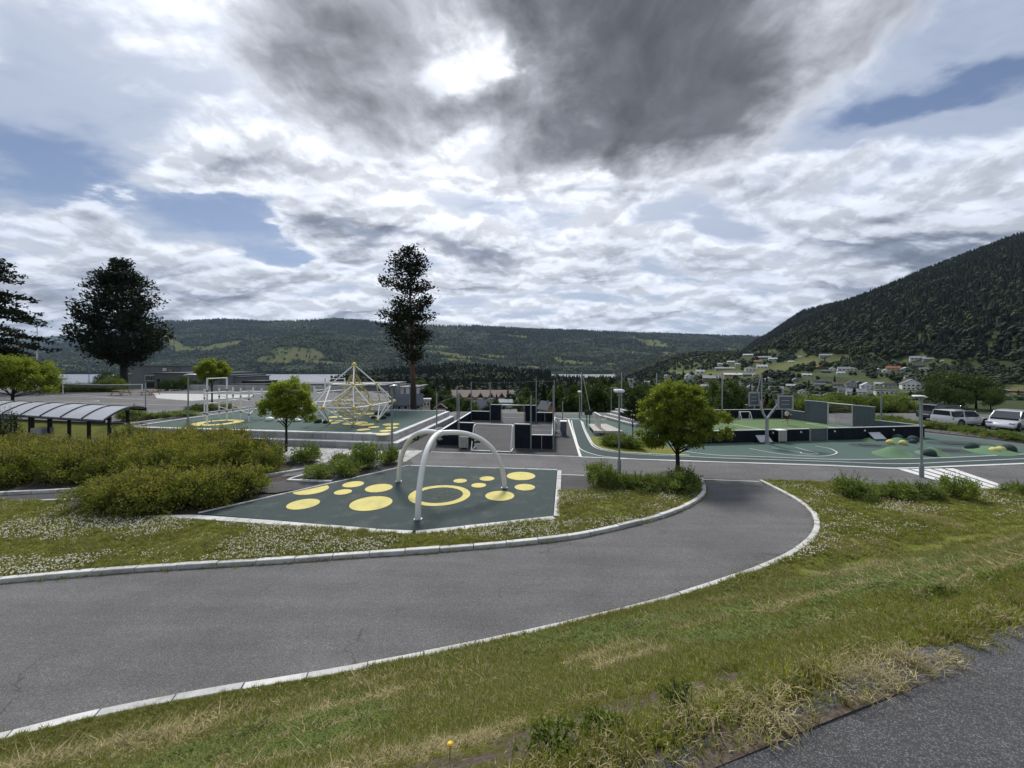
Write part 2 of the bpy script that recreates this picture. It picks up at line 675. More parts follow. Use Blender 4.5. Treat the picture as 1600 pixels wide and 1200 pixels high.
def inside(poly, X, Y):
    X, Y = np.asarray(X), np.asarray(Y)
    r = np.zeros(X.shape, bool)
    n = len(poly)
    for i in range(n):
        x1, y1 = poly[i][0], poly[i][1]
        x2, y2 = poly[(i + 1) % n][0], poly[(i + 1) % n][1]
        if y1 == y2:
            continue
        c = ((y1 > Y) != (y2 > Y)) & (X < (x2 - x1) * (Y - y1) / (y2 - y1) + x1)
        r ^= c
    return r


def sstep(x):
    x = np.clip(x, 0, 1)
    return x * x * (3 - 2 * x)


def fnoise(X, Y, s, seed=0, oct=4):
    """Cheap vectorised value noise, about -1..1."""
    X = np.asarray(X, float)
    Y = np.asarray(Y, float)
    out = np.zeros(np.broadcast(X, Y).shape)
    amp, tot = 1.0, 0.0
    for o in range(oct):
        x, y = X * s + 17.3 * o + seed * 3.1, Y * s + 9.1 * o + seed * 7.7
        xi, yi = np.floor(x), np.floor(y)
        fx, fy = x - xi, y - yi
        fx, fy = fx * fx * (3 - 2 * fx), fy * fy * (3 - 2 * fy)
        def h(a, b):
            v = np.sin(a * 127.1 + b * 311.7 + seed * 13.7 + o * 5.3) * 43758.5453
            return (v - np.floor(v)) * 2 - 1
        v = (h(xi, yi) * (1 - fx) + h(xi + 1, yi) * fx) * (1 - fy) + (h(xi, yi + 1) * (1 - fx) + h(xi + 1, yi + 1) * fx) * fy
        out += v * amp
        tot += amp
        amp *= 0.5
        s = s * 2.03
    return out / tot


# near path edge: t = distance from it towards the big path; the bank falls 4 m over 6.4 m
NB = (-0.3046, 0.9525)
NB0 = 1.255


def bank_t(X, Y):
    return NB[0] * X + NB[1] * Y - NB0


def bank_z(X, Y):
    t = bank_t(X, Y)
    k = np.clip(t / 6.15, 0, 1)
    s = np.where(k < 0.06, 0.5 * k * k / 0.06, k - 0.03) / 0.97
    return 4.0 * (1 - np.clip(s, 0, 1)) ** 1.28


SKYL = np.array([(800, 0.0), (862, 293), (920, 283), (985, 275), (1062, 256), (1150, 233), (1254, 223), (1380, 220), (1533, 212), (1684, 150), (1850, 95), (1972, 45), (2150, -50)])


def terrain_z(X, Y):
    X = np.asarray(X, float)
    Y = np.asarray(Y, float)
    near = bank_z(X, Y)
    Ye = np.interp(X, [-200, -60, -32, -24, 10, 34, 46, 62, 200], [82, 80, 72, 45, 45, 47, 52, 60, 60])
    z = -6.0 * sstep((Y - Ye) / 16.0) - 8.0 * sstep((Y - Ye) / 110.0)
    tau = X / np.maximum(Y, 1.0)
    Ys = np.interp(tau, [-1.4, -0.55, -0.3, 0, 0.25, 0.42, 0.6], [640, 700, 980, 1120, 1230, 1750, 2300])
    z = z - 32.0 * sstep((Y - 150) / (Ys - 150)) * (1 - sstep((X - 60 - 0.22 * (Y - 200)) / 260) * (Y > 150))
    z = z + 31.0 * np.exp(-((X + 130) / 210) ** 2 - ((Y - 740) / 210) ** 2)
    rise = 0.078 * np.clip(Y - 200, 0, 520) * sstep((X - 60 - 0.25 * (Y - 200)) / 200)
    z = z + rise * (Y > 60)
    zc = np.interp(Y, SKYL[:, 0], SKYL[:, 1])
    zc = np.where(Y < 862, 293.0, zc)
    Xb = np.interp(Y, [0, 650, 1000, 1500, 1900, 2200], [425, 425, 610, 890, 1090, 1250])
    u = np.clip((X - Xb - 18 * fnoise(X, Y, 1 / 160.0, 3)) / np.maximum(1150 - Xb, 90), 0, 1.25)
    m = np.maximum(0, zc - z) * np.minimum(u ** 0.88, 1.0 + 0.1 * (u - 1))
    z = z + m * (1 + 0.05 * fnoise(X, Y, 1 / 120.0, 5) * (u < 0.9))
    z = z + np.where(Y > 150, 1.5 * fnoise(X, Y, 1 / 60.0, 9), 0.0)
    return np.where(Y < 60, np.maximum(near, 0) - 0.12 + np.minimum(z, 0), z)


LAKE_Z = -40.0
FAR_A = np.array([(-600, 545), (-200, 540), (60, 545), (150, 530), (200, 515), (262, 503), (300, 502), (350, 500), (420, 503), (480, 502), (520, 499), (570, 502),
                  (620, 507), (690, 510), (750, 510), (820, 515), (900, 517), (960, 520), (1050, 523), (1180, 527), (1400, 532), (1900, 540)], float)
FAR_B = np.array([(-600, 600), (200, 600), (250, 578), (300, 561), (340, 549), (400, 536), (460, 526), (500, 521), (540, 525), (600, 533), (660, 548), (720, 566), (800, 600), (1900, 600)], float)
FAR_C = np.array([(-600, 528), (0, 527), (60, 526), (100, 524), (140, 528), (220, 535), (400, 545), (1900, 560)], float)
FAR_D = np.array([(-600, 545), (0, 552), (60, 556), (110, 551), (170, 556), (230, 565), (300, 600), (1900, 600)], float)


def far_z(px, Y):
    """Hills beyond the lake, by bearing and distance."""
    X = (px - 800) / FPX * Y
    n = fnoise(X, Y, 1 / 420.0, 21, 5)
    def crest(tab, dist):
        return CAM_H + (HOR - np.interp(px, tab[:, 0], tab[:, 1])) / FPX * dist
    sh = 2020 + 70 * fnoise(px, 0 * px, 1 / 60.0, 4)
    base = LAKE_Z - 6 + 30 * sstep((Y - sh + 30) / 400.0)
    a = base + (crest(FAR_A, 4600) - base) * np.clip((Y - 2300) / 2300.0, 0, 1) ** 1.15
    b = LAKE_Z + (crest(FAR_B, 3100) - LAKE_Z) * sstep(1 - np.abs(Y - 3100) / 1000.0)
    c = np.where(Y > 6000, crest(FAR_C, 8600) * np.clip((Y - 6000) / 2600.0, 0, 1), -200)
    dd = LAKE_Z + (crest(FAR_D, 2900) - LAKE_Z) * sstep(1 - np.abs(Y - 2900) / 800.0)
    a = np.where(Y > 4600, crest(FAR_A, 4600) - (Y - 4600) * 0.12, a)
    z = np.maximum(np.maximum(a, b), np.maximum(c, dd))
    rough = np.clip((Y - 2150) / 500.0, 0, 1) * np.clip(np.abs(Y - 4600) / 500.0, 0.15, 1)
    return np.maximum(z + 26 * n * rough, np.where(Y > sh, base, LAKE_Z - 6))


def ray_ground(px, py, y0=50.0, y1=2300.0):
    """First spot of the valley ground seen at a given place of the photograph."""
    Y = np.geomspace(y0, y1, 3000)
    z = terrain_z((px - 800) / FPX * Y, Y)
    ray = CAM_H - (py - HOR) / FPX * Y
    hit = np.nonzero(z >= ray)[0]
    Yh = Y[hit[0]] if len(hit) else y1
    X = (px - 800) / FPX * Yh
    return Vector((X, Yh, float(terrain_z(X, Yh))))


def grid_mesh(name, X, Y, Z, mat, attr=None, smooth=True):
    n, m = X.shape
    vs = np.stack([X, Y, Z], -1).reshape(-1, 3)
    idx = np.arange(n * m).reshape(n, m)
    f = np.stack([idx[:-1, :-1], idx[:-1, 1:], idx[1:, 1:], idx[1:, :-1]], -1).reshape(-1, 4)
    me = bpy.data.meshes.new(name)
    me.from_pydata(vs.tolist(), [], f.tolist())
    if attr is not None:
        for k, v in attr.items():
            a = me.attributes.new(k, 'FLOAT', 'POINT')
            a.data.foreach_set('value', v.reshape(-1).astype(np.float32))
    me.materials.append(mat)
    if smooth:
        me.shade_smooth()
    me.update()
    o = bpy.data.objects.new(name, me)
    COL.objects.link(o)
    return o


def scatter(name, pts, proto, label, scl, rot=None, tilt=0.15, kind='stuff', cat=None):
    """One object of kind stuff: a small solid repeated at many points."""
    me = bpy.data.meshes.new(name)
    n = len(pts)
    me.vertices.add(n)
    me.vertices.foreach_set('co', np.asarray(pts, np.float32).reshape(-1))
    a = me.attributes.new('scl', 'FLOAT_VECTOR', 'POINT')
    scl = np.asarray(scl, np.float32)
    if scl.ndim == 1:
        scl = np.repeat(scl[:, None], 3, 1)
    a.data.foreach_set('vector', scl.reshape(-1))
    r = np.zeros((n, 3), np.float32)
    r[:, 2] = RNG.uniform(0, 6.283, n) if rot is None else rot
    r[:, 0] = RNG.normal(0, tilt, n)
    r[:, 1] = RNG.normal(0, tilt, n)
    b = me.attributes.new('rot', 'FLOAT_VECTOR', 'POINT')
    b.data.foreach_set('vector', r.reshape(-1))
    o = bpy.data.objects.new(name, me)
    COL.objects.link(o)
    g = bpy.data.node_groups.new(name, 'GeometryNodeTree')
    g.interface.new_socket('Geometry', in_out='INPUT', socket_type='NodeSocketGeometry')
    g.interface.new_socket('Geometry', in_out='OUTPUT', socket_type='NodeSocketGeometry')
    gi, go = g.nodes.new('NodeGroupInput'), g.nodes.new('NodeGroupOutput')
    iop = g.nodes.new('GeometryNodeInstanceOnPoints')
    oi = g.nodes.new('GeometryNodeObjectInfo')
    oi.inputs[0].default_value = proto
    na = g.nodes.new('GeometryNodeInputNamedAttribute')
    na.data_type = 'FLOAT_VECTOR'
    na.inputs[0].default_value = 'scl'
    nb = g.nodes.new('GeometryNodeInputNamedAttribute')
    nb.data_type = 'FLOAT_VECTOR'
    nb.inputs[0].default_value = 'rot'
    g.links.new(gi.outputs[0], iop.inputs['Points'])
    g.links.new(oi.outputs['Geometry'], iop.inputs['Instance'])
    e2r = g.nodes.new('FunctionNodeEulerToRotation')
    g.links.new(nb.outputs[0], e2r.inputs[0])
    g.links.new(e2r.outputs[0], iop.inputs['Rotation'])
    g.links.new(na.outputs[0], iop.inputs['Scale'])
    g.links.new(iop.outputs[0], go.inputs[0])
    md = o.modifiers.new('scatter', 'NODES')
    md.node_group = g
    o['kind'] = kind
    o['label'] = label
    if cat:
        o['category'] = cat
    return o


def proto_object(name, me):
    return bpy.data.objects.new(name, me)     # never linked to the scene: only a source of geometry


# ================================================================ LAND
def ground_mat():
    m, t, b = _mat('valley ground')
    tc = t.add('ShaderNodeTexCoord').outputs['Object']
    n = t.noise(tc, 0.02, 6, 0.6)
    n2 = t.noise(tc, 0.6, 5, 0.65)
    c = t.mix(t.ramp(n, 0.4, 0.6), (0.030, 0.045, 0.018), (0.065, 0.085, 0.030))
    c = t.mix(t.ramp(n2, 0.3, 0.7, 0.0, 0.5), c, (0.045, 0.052, 0.024))
    at = t.add('ShaderNodeAttribute', attribute_name='field')
    c = t.mix(t.math('MULTIPLY', at.outputs['Fac'], t.ramp(n2, 0.1, 0.6, 0.75, 1.0)), c, (0.105, 0.112, 0.038))
    t.put(b.inputs['Base Color'], c)
    b.inputs['Roughness'].default_value = 0.95
    b.inputs['Specular IOR Level'].default_value = 0.1
    return m


def far_mat():
    m, t, b = _mat('far hillside')
    tc = t.add('ShaderNodeTexCoord').outputs['Object']
    mp = t.add('ShaderNodeMapping')
    t.put(mp.inputs['Vector'], tc)
    mp.inputs['Scale'].default_value = (1, 0.45, 1)
    n = t.noise(mp.outputs[0], 0.0024, 7, 0.6)
    n2 = t.noise(tc, 0.03, 4, 0.7)
    c = t.mix(t.ramp(n, 0.42, 0.60), (0.018, 0.030, 0.014), (0.055, 0.074, 0.030))
    c = t.mix(t.ramp(n2, 0.3, 0.7, 0.0, 0.6), c, (0.020, 0.032, 0.016))
    at = t.add('ShaderNodeAttribute', attribute_name='field')
    t2 = t.mix(t.ramp(t.noise(tc, 0.006, 4, 0.6), 0.4, 0.6), (0.098, 0.120, 0.044), (0.135, 0.130, 0.064))
    c = t.mix(t.ramp(t.math('ADD', at.outputs['Fac'], t.math('MULTIPLY', t.math('SUBTRACT', n2, 0.5), 0.5)), 0.35, 0.6), c, t2)
    t.put(b.inputs['Base Color'], c)
    b.inputs['Roughness'].default_value = 1.0
    b.inputs['Specular IOR Level'].default_value = 0.0
    bn = t.add('ShaderNodeBump')
    bn.inputs['Strength'].default_value = 0.8
    bn.inputs['Distance'].default_value = 14.0
    t.put(bn.inputs['Height'], t.noise(tc, 0.05, 5, 0.7))
    t.l.new(bn.outputs[0], b.inputs['Normal'])
    return m


def soft_ellipse(px, py, cx, cy, rx, ry, rot=0.0):
    c, s_ = math.cos(R(rot)), math.sin(R(rot))
    u = ((px - cx) * c + (py - cy) * s_) / rx
    v = (-(px - cx) * s_ + (py - cy) * c) / ry
    return np.clip(1.6 - 1.2 * np.sqrt(u * u + v * v), 0, 1)


# meadows and felled areas on the far side of the lake, by where they lie on the slopes
FAR_FIELDS = [(468, 552, 42, 10, 4), (430, 562, 30, 7, 0), (345, 541, 34, 5, -12), (300, 545, 22, 4, 0), (262, 525, 8, 12, 0), (275, 540, 14, 8, 30), (505, 566, 30, 4, 5), (700, 553, 44, 3.2, 9), (745, 560, 40, 3.0, 6),
              (712, 563, 24, 3, 5), (770, 556, 24, 2, 6), (1020, 536, 26, 4.5, 10), (990, 528, 22, 2.4, 18), (945, 545, 11, 2.2, 0), (1055, 555, 24, 3, 10), (890, 566, 22, 3.4, 6), (915, 568, 12, 3, 0),
              (952, 570, 14, 2.6, 0), (1080, 566, 26, 3, 0), (1110, 562, 34, 2.6, -4), (1025, 578, 24, 2.6, 0), (870, 560, 8, 1.6, 0), (40, 574, 30, 2.6, 0), (110, 572, 18, 2.0, 0), (660, 540, 50, 2, 4), (600, 520, 40, 1.6, 5),
              (780, 524, 50, 1.6, 4), (1000, 552, 30, 2, 8), (1145, 548, 20, 2.6, 10), (150, 577, 20, 2, 0), (380, 570, 14, 2, 0), (835, 575, 18, 2.5, 5)]


def project(X, Y, Z):
    return 800 + FPX * X / Y, HOR - FPX * (Z - CAM_H) / Y


def far_fields(X, Y, Z):
    px, py = project(X, Y, Z)
    jx = 5 * fnoise(X, Y, 1 / 150.0, 31)
    jy = 2.2 * fnoise(X, Y, 1 / 110.0, 33)
    f = np.zeros(np.shape(X))
    for e in FAR_FIELDS:
        f = np.maximum(f, soft_ellipse(px + jx, py + jy, *e))
    return f


def near_fields(X, Y, Z):
    px, py = project(X, Y, Z)
    f = np.zeros(np.shape(X))
    for e in ((1245, 570, 56, 7, -10), (1190, 579, 24, 4, -8), (1305, 567, 26, 3, -6), (1130, 585, 60, 6, 0), (1440, 610, 40, 7, 0), (1075, 583, 30, 4, 0), (1590, 612, 30, 10, 0), (1400, 566, 22, 2.4, 0)):
        f = np.maximum(f, soft_ellipse(px, py, *e))
    return f * (Y > 120)


def build_land():
    # one sheet from the camera's feet to the near shore of the lake
    ang = np.concatenate([np.arange(-58, 58.01, 0.33), np.arange(64, 300, 9.0)])
    ang = np.concatenate([ang, [302.0 - 0.0]])
    rad = np.concatenate([[0.05], np.geomspace(0.6, 2600, 250)])
    A, RR = np.meshgrid(np.radians(ang), rad)
    A = np.where(ang[None, :] >= 301, np.radians(-58.0), A)
    X, Y = RR * np.sin(A), RR * np.cos(A)
    Z = terrain_z(X, np.where(Y < -3, np.maximum(Y, -60), Y))
    Z = np.where(Y < -3, np.minimum(Z, 4.0 - 0.12), Z)
    fld = near_fields(X, np.maximum(Y, 1.0), Z) * (Y > 5)
    o = grid_mesh('ground', X.T[:, :], Y.T[:, :], Z.T[:, :], ground_mat(), {'field': fld.T})
    o['kind'] = 'structure'
    # lake
    m, t, b = _mat('lake water')
    b.inputs['Base Color'].default_value = (0.16, 0.18, 0.21, 1)  # base colour lightened to stand in for sky glitter on the ripples
    b.inputs['Roughness'].default_value = 0.35
    b.inputs['IOR'].default_value = 1.33
    tc = t.add('ShaderNodeTexCoord').outputs['Object']
    mp = t.add('ShaderNodeMapping')
    t.put(mp.inputs['Vector'], tc)
    mp.inputs['Scale'].default_value = (0.35, 1.4, 1)
    bn = t.add('ShaderNodeBump')
    bn.inputs['Strength'].default_value = 1.0
    bn.inputs['Distance'].default_value = 1.6
    t.put(bn.inputs['Height'], t.noise(mp.outputs[0], 0.5, 5, 0.65))
    t.l.new(bn.outputs[0], b.inputs['Normal'])
    mb = MB()
    mb.poly([(-5200, 350, LAKE_Z), (2400, 350, LAKE_Z), (3600, 2600, LAKE_Z), (-5200, 2600, LAKE_Z)])
    structure('lake', mb, m)
    # far side of the valley
    tau = np.concatenate([np.linspace(-1.7, -1.45, 20), np.linspace(-1.44, 0.8, 560), np.linspace(0.82, 1.2, 20)])
    dist = np.concatenate([np.linspace(1850, 2400, 60), np.linspace(2420, 4700, 130), np.linspace(4800, 9200, 40)])
    T, DD = np.meshgrid(tau, dist, indexing='ij')
    px = 800 + 600 * T
    Z = far_z(px, DD)
    X = T * DD
    o = grid_mesh('far_hills', X, DD, Z, far_mat(), {'field': far_fields(X, DD, Z)})
    o['kind'] = 'structure'


build_land()


# ---------------------------------------------------------------- forest
def conifer_mesh(name, mat, tiers=4, seg=7, seed=0, slim=0.22):
    rg = random.Random(seed)
    mb = MB()
    for k in range(tiers):
        z0 = 0.10 + 0.80 * k / tiers
        z1 = min(1.0, z0 + 1.15 / tiers)
        r = slim * (1 - 0.80 * k / tiers)
        vs = []
        for i in range(seg * 2):
            a = math.pi * i / seg + rg.uniform(-.15, .15) + k
            rr = r * (rg.uniform(0.85, 1.15) if i % 2 == 0 else rg.uniform(0.50, 0.68))
            vs.append((rr * math.cos(a), rr * math.sin(a), z0 + (rg.uniform(-.03, .0) if i % 2 == 0 else 0.03)))
        vs.append((rg.uniform(-.01, .01), rg.uniform(-.01, .01), z1))
        mb.raw(vs, [(i, (i + 1) % (2 * seg), 2 * seg) for i in range(2 * seg)])
    mb.tube([(0, 0, -0.06), (0, 0, 0.16)], 0.018, 4, cap=False)
    me = mb.mesh(name, mat)
    return me


def blob_crown(name, mat, seed=0, n=7, sub=1):
    """Broad crown seen from far: a heap of lumpy leaf masses, roughened."""
    rg = random.Random(seed)
    bm = bmesh.new()
    for k in range(n):
        a = rg.uniform(0, 6.28)
        zz = rg.uniform(0.28, 0.80)
        rad = rg.uniform(0, 0.24) * (1.0 if zz < 0.6 else 0.5)
        s = rg.uniform(0.15, 0.25)
        g = bmesh.ops.create_icosphere(bm, subdivisions=sub + 1, radius=s)
        off = Vector((rad * math.cos(a), rad * math.sin(a), zz))
        for v in g['verts']:
            q = v.co.normalized()
            h = mnoise.noise(q * 2.6 + Vector((k * 7, seed, 0))) * 0.5 + mnoise.noise(q * 7 + Vector((k, seed * 3, 0))) * 0.35
            v.co = v.co * (1 + h) + off
    me = bpy.data.meshes.new(name)
    bm.to_mesh(me)
    bm.free()
    me.materials.append(mat)
    return me


M_CONIFER = leafy('far conifer needles', (0.0055, 0.0105, 0.0065), (0.012, 0.021, 0.0105), 0.0, 1.5, 0.8, 0.45, stand=0.4)  # needle colour darkened to carry the cloud shadow over the mountain
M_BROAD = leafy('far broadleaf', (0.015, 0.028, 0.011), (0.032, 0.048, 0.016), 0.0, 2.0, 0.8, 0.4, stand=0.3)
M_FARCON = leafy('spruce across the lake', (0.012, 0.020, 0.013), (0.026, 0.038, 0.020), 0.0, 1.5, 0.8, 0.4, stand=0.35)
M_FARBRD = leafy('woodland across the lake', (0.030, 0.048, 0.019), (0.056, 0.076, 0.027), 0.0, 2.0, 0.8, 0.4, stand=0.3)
PROTO_CON = [proto_object('conifer_source', conifer_mesh('conifer_source', M_CONIFER, 5, 6, s, 0.20)) for s in (1, 2)]
PROTO_BRD = [proto_object('broadleaf_source', blob_crown('broadleaf_source', M_BROAD, s, 6, 0)) for s in (1, 2)]
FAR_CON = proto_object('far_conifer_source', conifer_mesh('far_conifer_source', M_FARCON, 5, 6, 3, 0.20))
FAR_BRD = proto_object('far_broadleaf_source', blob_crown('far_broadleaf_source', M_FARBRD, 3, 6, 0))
KEEP_CLEAR = []          # (x, y, radius) round the houses, filled before the woods are planted


def clear_of_houses(X, Y, H=None, Wd=None):
    """Trees stand clear of the houses and mostly leave their valley side open."""
    ok = np.ones(len(X), bool)
    px = 800 + FPX * X / Y
    for hx, hy, hr, x0, x1, yb in KEEP_CLEAR:
        dd = np.hypot(hx, hy)
        ux, uy = hx / dd, hy / dd
        dx, dy = X - hx, Y - hy
        along = dx * ux + dy * uy
        across = np.abs(-dx * uy + dy * ux)
        ok &= ~((across < hr * 1.05) & (np.abs(along) < hr * 1.3))
        if H is not None:
            rpx = FPX * Wd / Y
            top = HOR - FPX * (terrain_z(X, Y) + H - CAM_H) / Y
            ok &= ~((px + rpx > x0) & (px - rpx < x1) & (Y < hy) & (top < yb) & (RNG.uniform(0, 1, len(X)) < 0.94))
    return ok


def plant_woods():
    # wooded mountain on the right
    n = 95000
    X = RNG.uniform(380, 1260, n)
    Y = RNG.uniform(250, 2250, n)
    Z = terrain_z(X, Y)
    u = (X - np.interp(Y, [0, 650, 1000, 1500, 1900, 2200], [425, 425, 610, 890, 1090, 1250]) - 18 * fnoise(X, Y, 1 / 160.0, 3))
    u = np.where(Y > 1000, u + 60, u)
    px, py = project(X, Y, Z)
    ok = (u > 15) & (Z > -39) & (px < 1680) & (px > 930) & (RNG.uniform(0, 1, n) < 0.72)
    X, Y, Z, px, py = X[ok], Y[ok], Z[ok], px[ok], py[ok]
    lowbelt = np.clip(1 - (X - 440) / 260.0, 0, 1)
    brd = RNG.uniform(0, 1, len(X)) < np.where(lowbelt > 0, 0.08 + 0.60 * lowbelt, 0.06) * (0.7 + 0.9 * (fnoise(X, Y, 1 / 90.0, 41) > 0))
    h = RNG.uniform(8, 17, len(X))
    ok2 = clear_of_houses(X, Y, h, h * .2)
    for i, pr in enumerate(PROTO_CON):
        s = (~brd) & (np.arange(len(X)) % 2 == i) & ok2
        scatter('mountain_spruce_forest', np.stack([X[s], Y[s], Z[s]], 1), pr, 'dark spruce forest covering the steep mountain on the right', h[s], tilt=0.03)
    for i, pr in enumerate(PROTO_BRD):
        s = brd & (np.arange(len(X)) % 2 == i) & ok2
        scatter('mountain_broadleaf_forest', np.stack([X[s], Y[s], Z[s]], 1), pr, 'lighter green broadleaf trees mixed into the foot of the wooded mountain', h[s] * 0.82, tilt=0.05)
    # gardens and groves between the houses, and the town trees towards the lake
    n = 21000
    tau = RNG.uniform(-0.35, 1.45, n)
    Y = 130 * (900 / 130.0) ** RNG.uniform(0, 1, n)
    X = tau * Y
    Z = terrain_z(X, Y)
    px, py = project(X, Y, Z)
    fl = near_fields(X, Y, Z)
    right = tau > 0.40
    gap = (fnoise(X, Y, 1 / 45.0, 51) < np.where(Y > 420, 0.42, 0.30))
    ok = (X < 470) & (Z > LAKE_Z + 2) & (fl < 0.25) & gap
    keep = np.where(right, RNG.uniform(0, 1, n) < 0.62, RNG.uniform(0, 1, n) < 0.9)
    ok &= keep
    X, Y, Z, right = X[ok], Y[ok], Z[ok], right[ok]
    con = RNG.uniform(0, 1, len(X)) < np.where(right, 0.13, 0.45)
    h = np.where(con, RNG.uniform(6, 12, len(X)), RNG.uniform(4.0, 8.0, len(X)))
    ok = clear_of_houses(X, Y, h, h * .42)
    X, Y, Z, right, con, h = X[ok], Y[ok], Z[ok], right[ok], con[ok], h[ok]
    for i, (pc, pb) in enumerate(zip(PROTO_CON, PROTO_BRD)):
        s = con & (np.arange(len(X)) % 2 == i)
        scatter('valley_conifer_grove', np.stack([X[s], Y[s], Z[s]], 1), pc, 'scattered dark conifers among the valley houses', h[s], tilt=0.03)
        s = ~con & (np.arange(len(X)) % 2 == i)
        scatter('valley_broadleaf_grove', np.stack([X[s], Y[s], Z[s]], 1), pb, 'rounded garden and roadside trees among the valley houses', np.stack([h[s] * 1.25, h[s] * 1.25, h[s]], 1), tilt=0.05)
    # wooded foot of the valley side between the town and the far hills
    n = 9000
    tau = RNG.uniform(0.18, 0.66, n)
    Y = 880 * (2300 / 880.0) ** RNG.uniform(0, 1, n)
    X = tau * Y
    Z = terrain_z(X, Y)
    ok = (Z > LAKE_Z + 1.5) & (fnoise(X, Y, 1 / 80.0, 57) < 0.42)
    X, Y, Z = X[ok], Y[ok], Z[ok]
    h = RNG.uniform(9, 17, len(X))
    con = RNG.uniform(0, 1, len(X)) < .5
    for s, pr in ((con, PROTO_CON[0]), (~con, PROTO_BRD[1])):
        scatter('valley_side_wood', np.stack([X[s], Y[s], Z[s]], 1), pr, 'mixed wood on the low valley side beyond the town', np.stack([h[s] * 1.15, h[s] * 1.15, h[s] * .85], 1), tilt=0.04)
    # wooded point running out to the lake
    n = 9000
    X = RNG.normal(-130, 230, n)
    Y = RNG.uniform(430, 1130, n)
    Z = terrain_z(X, Y)
    ok = (Z > LAKE_Z + 1.5) & (X / Y < 0.1) & (X / Y > -0.47) & clear_of_houses(X, Y)
    X, Y, Z = X[ok], Y[ok], Z[ok]
    h = RNG.uniform(10, 19, len(X))
    con = fnoise(X, Y, 1 / 70.0, 61) + RNG.normal(0, .25, len(X)) > -0.25
    for i, (pc, pb) in enumerate(zip(PROTO_CON, PROTO_BRD)):
        s = con & (np.arange(len(X)) % 2 == i)
        scatter('lakeside_pine_forest', np.stack([X[s], Y[s], Z[s]], 1), pc, 'dark conifer wood on the low point before the lake', h[s], tilt=0.03)
        s = ~con & (np.arange(len(X)) % 2 == i)
        scatter('lakeside_broadleaf_wood', np.stack([X[s], Y[s], Z[s]], 1), pb, 'rounded broadleaf trees at the edge of the lakeside wood', h[s] * 0.8, tilt=0.05)
    # forest across the lake
    n = 150000
    tau = RNG.uniform(-1.42, 0.68, n)
    Y = 1990 + 2700 * RNG.uniform(0, 1, n) ** 1.25
    px = 800 + 600 * tau
    Z = far_z(px, Y)
    X = tau * Y
    fl = far_fields(X, Y, Z)
    dens = 0.50 + 0.75 * fnoise(X, Y, 1 / 260.0, 71)
    ok = (fl < 0.33) & (Z > LAKE_Z + 1) & (RNG.uniform(0, 1, n) < dens)
    few = (fl >= 0.33) & (RNG.uniform(0, 1, n) < 0.03) & (Z > LAKE_Z + 1)
    ok |= few
    X, Y, Z = X[ok], Y[ok], Z[ok]
    h = RNG.uniform(13, 24, len(X)) * np.clip(Y / 2600.0, 1.0, 1.5)
    brd = RNG.uniform(0, 1, len(X)) < 0.28 + 0.5 * (fnoise(X, Y, 1 / 300.0, 81) > 0.15) - 0.2 * (Y > 3600)
    s = ~brd
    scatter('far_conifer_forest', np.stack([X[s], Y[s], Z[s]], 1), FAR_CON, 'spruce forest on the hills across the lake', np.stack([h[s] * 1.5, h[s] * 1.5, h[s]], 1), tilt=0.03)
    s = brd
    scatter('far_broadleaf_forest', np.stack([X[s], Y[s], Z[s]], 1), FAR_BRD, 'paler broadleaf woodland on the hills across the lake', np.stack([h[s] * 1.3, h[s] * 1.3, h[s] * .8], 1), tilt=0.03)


# ================================================================ SITE: paths, lawns, courts, terrace
M_ASPH_PATH = asphalt('worn path asphalt', (0.112, 0.111, 0.112), 0.34, 85, 0.7, 0.5)
M_ASPH_ROAD = asphalt('smooth road asphalt', (0.102, 0.101, 0.103), 0.30, 40, 0.35, 0.2)
M_ASPH_DARK = asphalt('dark yard asphalt', (0.052, 0.052, 0.054), 0.35, 40, 0.35, 0.3)
M_ASPH_NEAR = asphalt('coarse near asphalt', (0.082, 0.082, 0.085), 0.62, 230, 1.0)
M_GRANITE = material('pale granite', (0.50, 0.50, 0.49), 0.8, var=0.12, vscale=4, fine=0.16, fscale=120, bump=0.35, bscale=90, dirt=(0.16, 0.16, 0.13), dirt_amt=0.6, dirt_scale=2.2, objvar=0.16)
M_CONC = material('concrete panel', (0.38, 0.38, 0.37), 0.85, var=0.10, vscale=1.2, fine=0.08, fscale=50, bump=0.15, dirt=(0.15, 0.15, 0.14), dirt_amt=0.45, dirt_scale=0.9, streak=(1, 1, 0.25), objvar=0.07)
M_COPING = material('white concrete coping', (0.55, 0.55, 0.54), 0.8, var=0.07, vscale=2, fine=0.06, bump=0.1, dirt=(0.28, 0.28, 0.26), dirt_amt=0.4, objvar=0.04)
M_SLAB = material('pale paving slab', (0.34, 0.34, 0.335), 0.8, var=0.10, vscale=2, fine=0.08, bump=0.15, dirt=(0.22, 0.22, 0.21), dirt_amt=0.4, objvar=0.14)
M_LINE = material('white road paint', (0.62, 0.62, 0.60), 0.6, var=0.08, fine=0.12, fscale=40, dirt=(0.20, 0.20, 0.20), dirt_amt=0.45, dirt_scale=3)
M_RUB_DARK = material('dark green rubber', (0.024, 0.042, 0.041), 0.9, var=0.10, vscale=0.6, fine=0.30, fscale=90, bump=0.4, bscale=120, dirt=(0.075, 0.088, 0.080), dirt_amt=0.6, dirt_scale=1.3)
M_RUB_TERR = material('grey green rubber', (0.036, 0.072, 0.060), 0.9, var=0.08, vscale=0.4, fine=0.15, fscale=60, bump=0.2, dirt=(0.055, 0.09, 0.078), dirt_amt=0.3, dirt_scale=0.4)
M_RUB_COURT = material('sea green court rubber', (0.046, 0.088, 0.072), 0.9, var=0.08, vscale=0.4, fine=0.12, fscale=60, bump=0.2, dirt=(0.07, 0.11, 0.095), dirt_amt=0.3, dirt_scale=0.4)
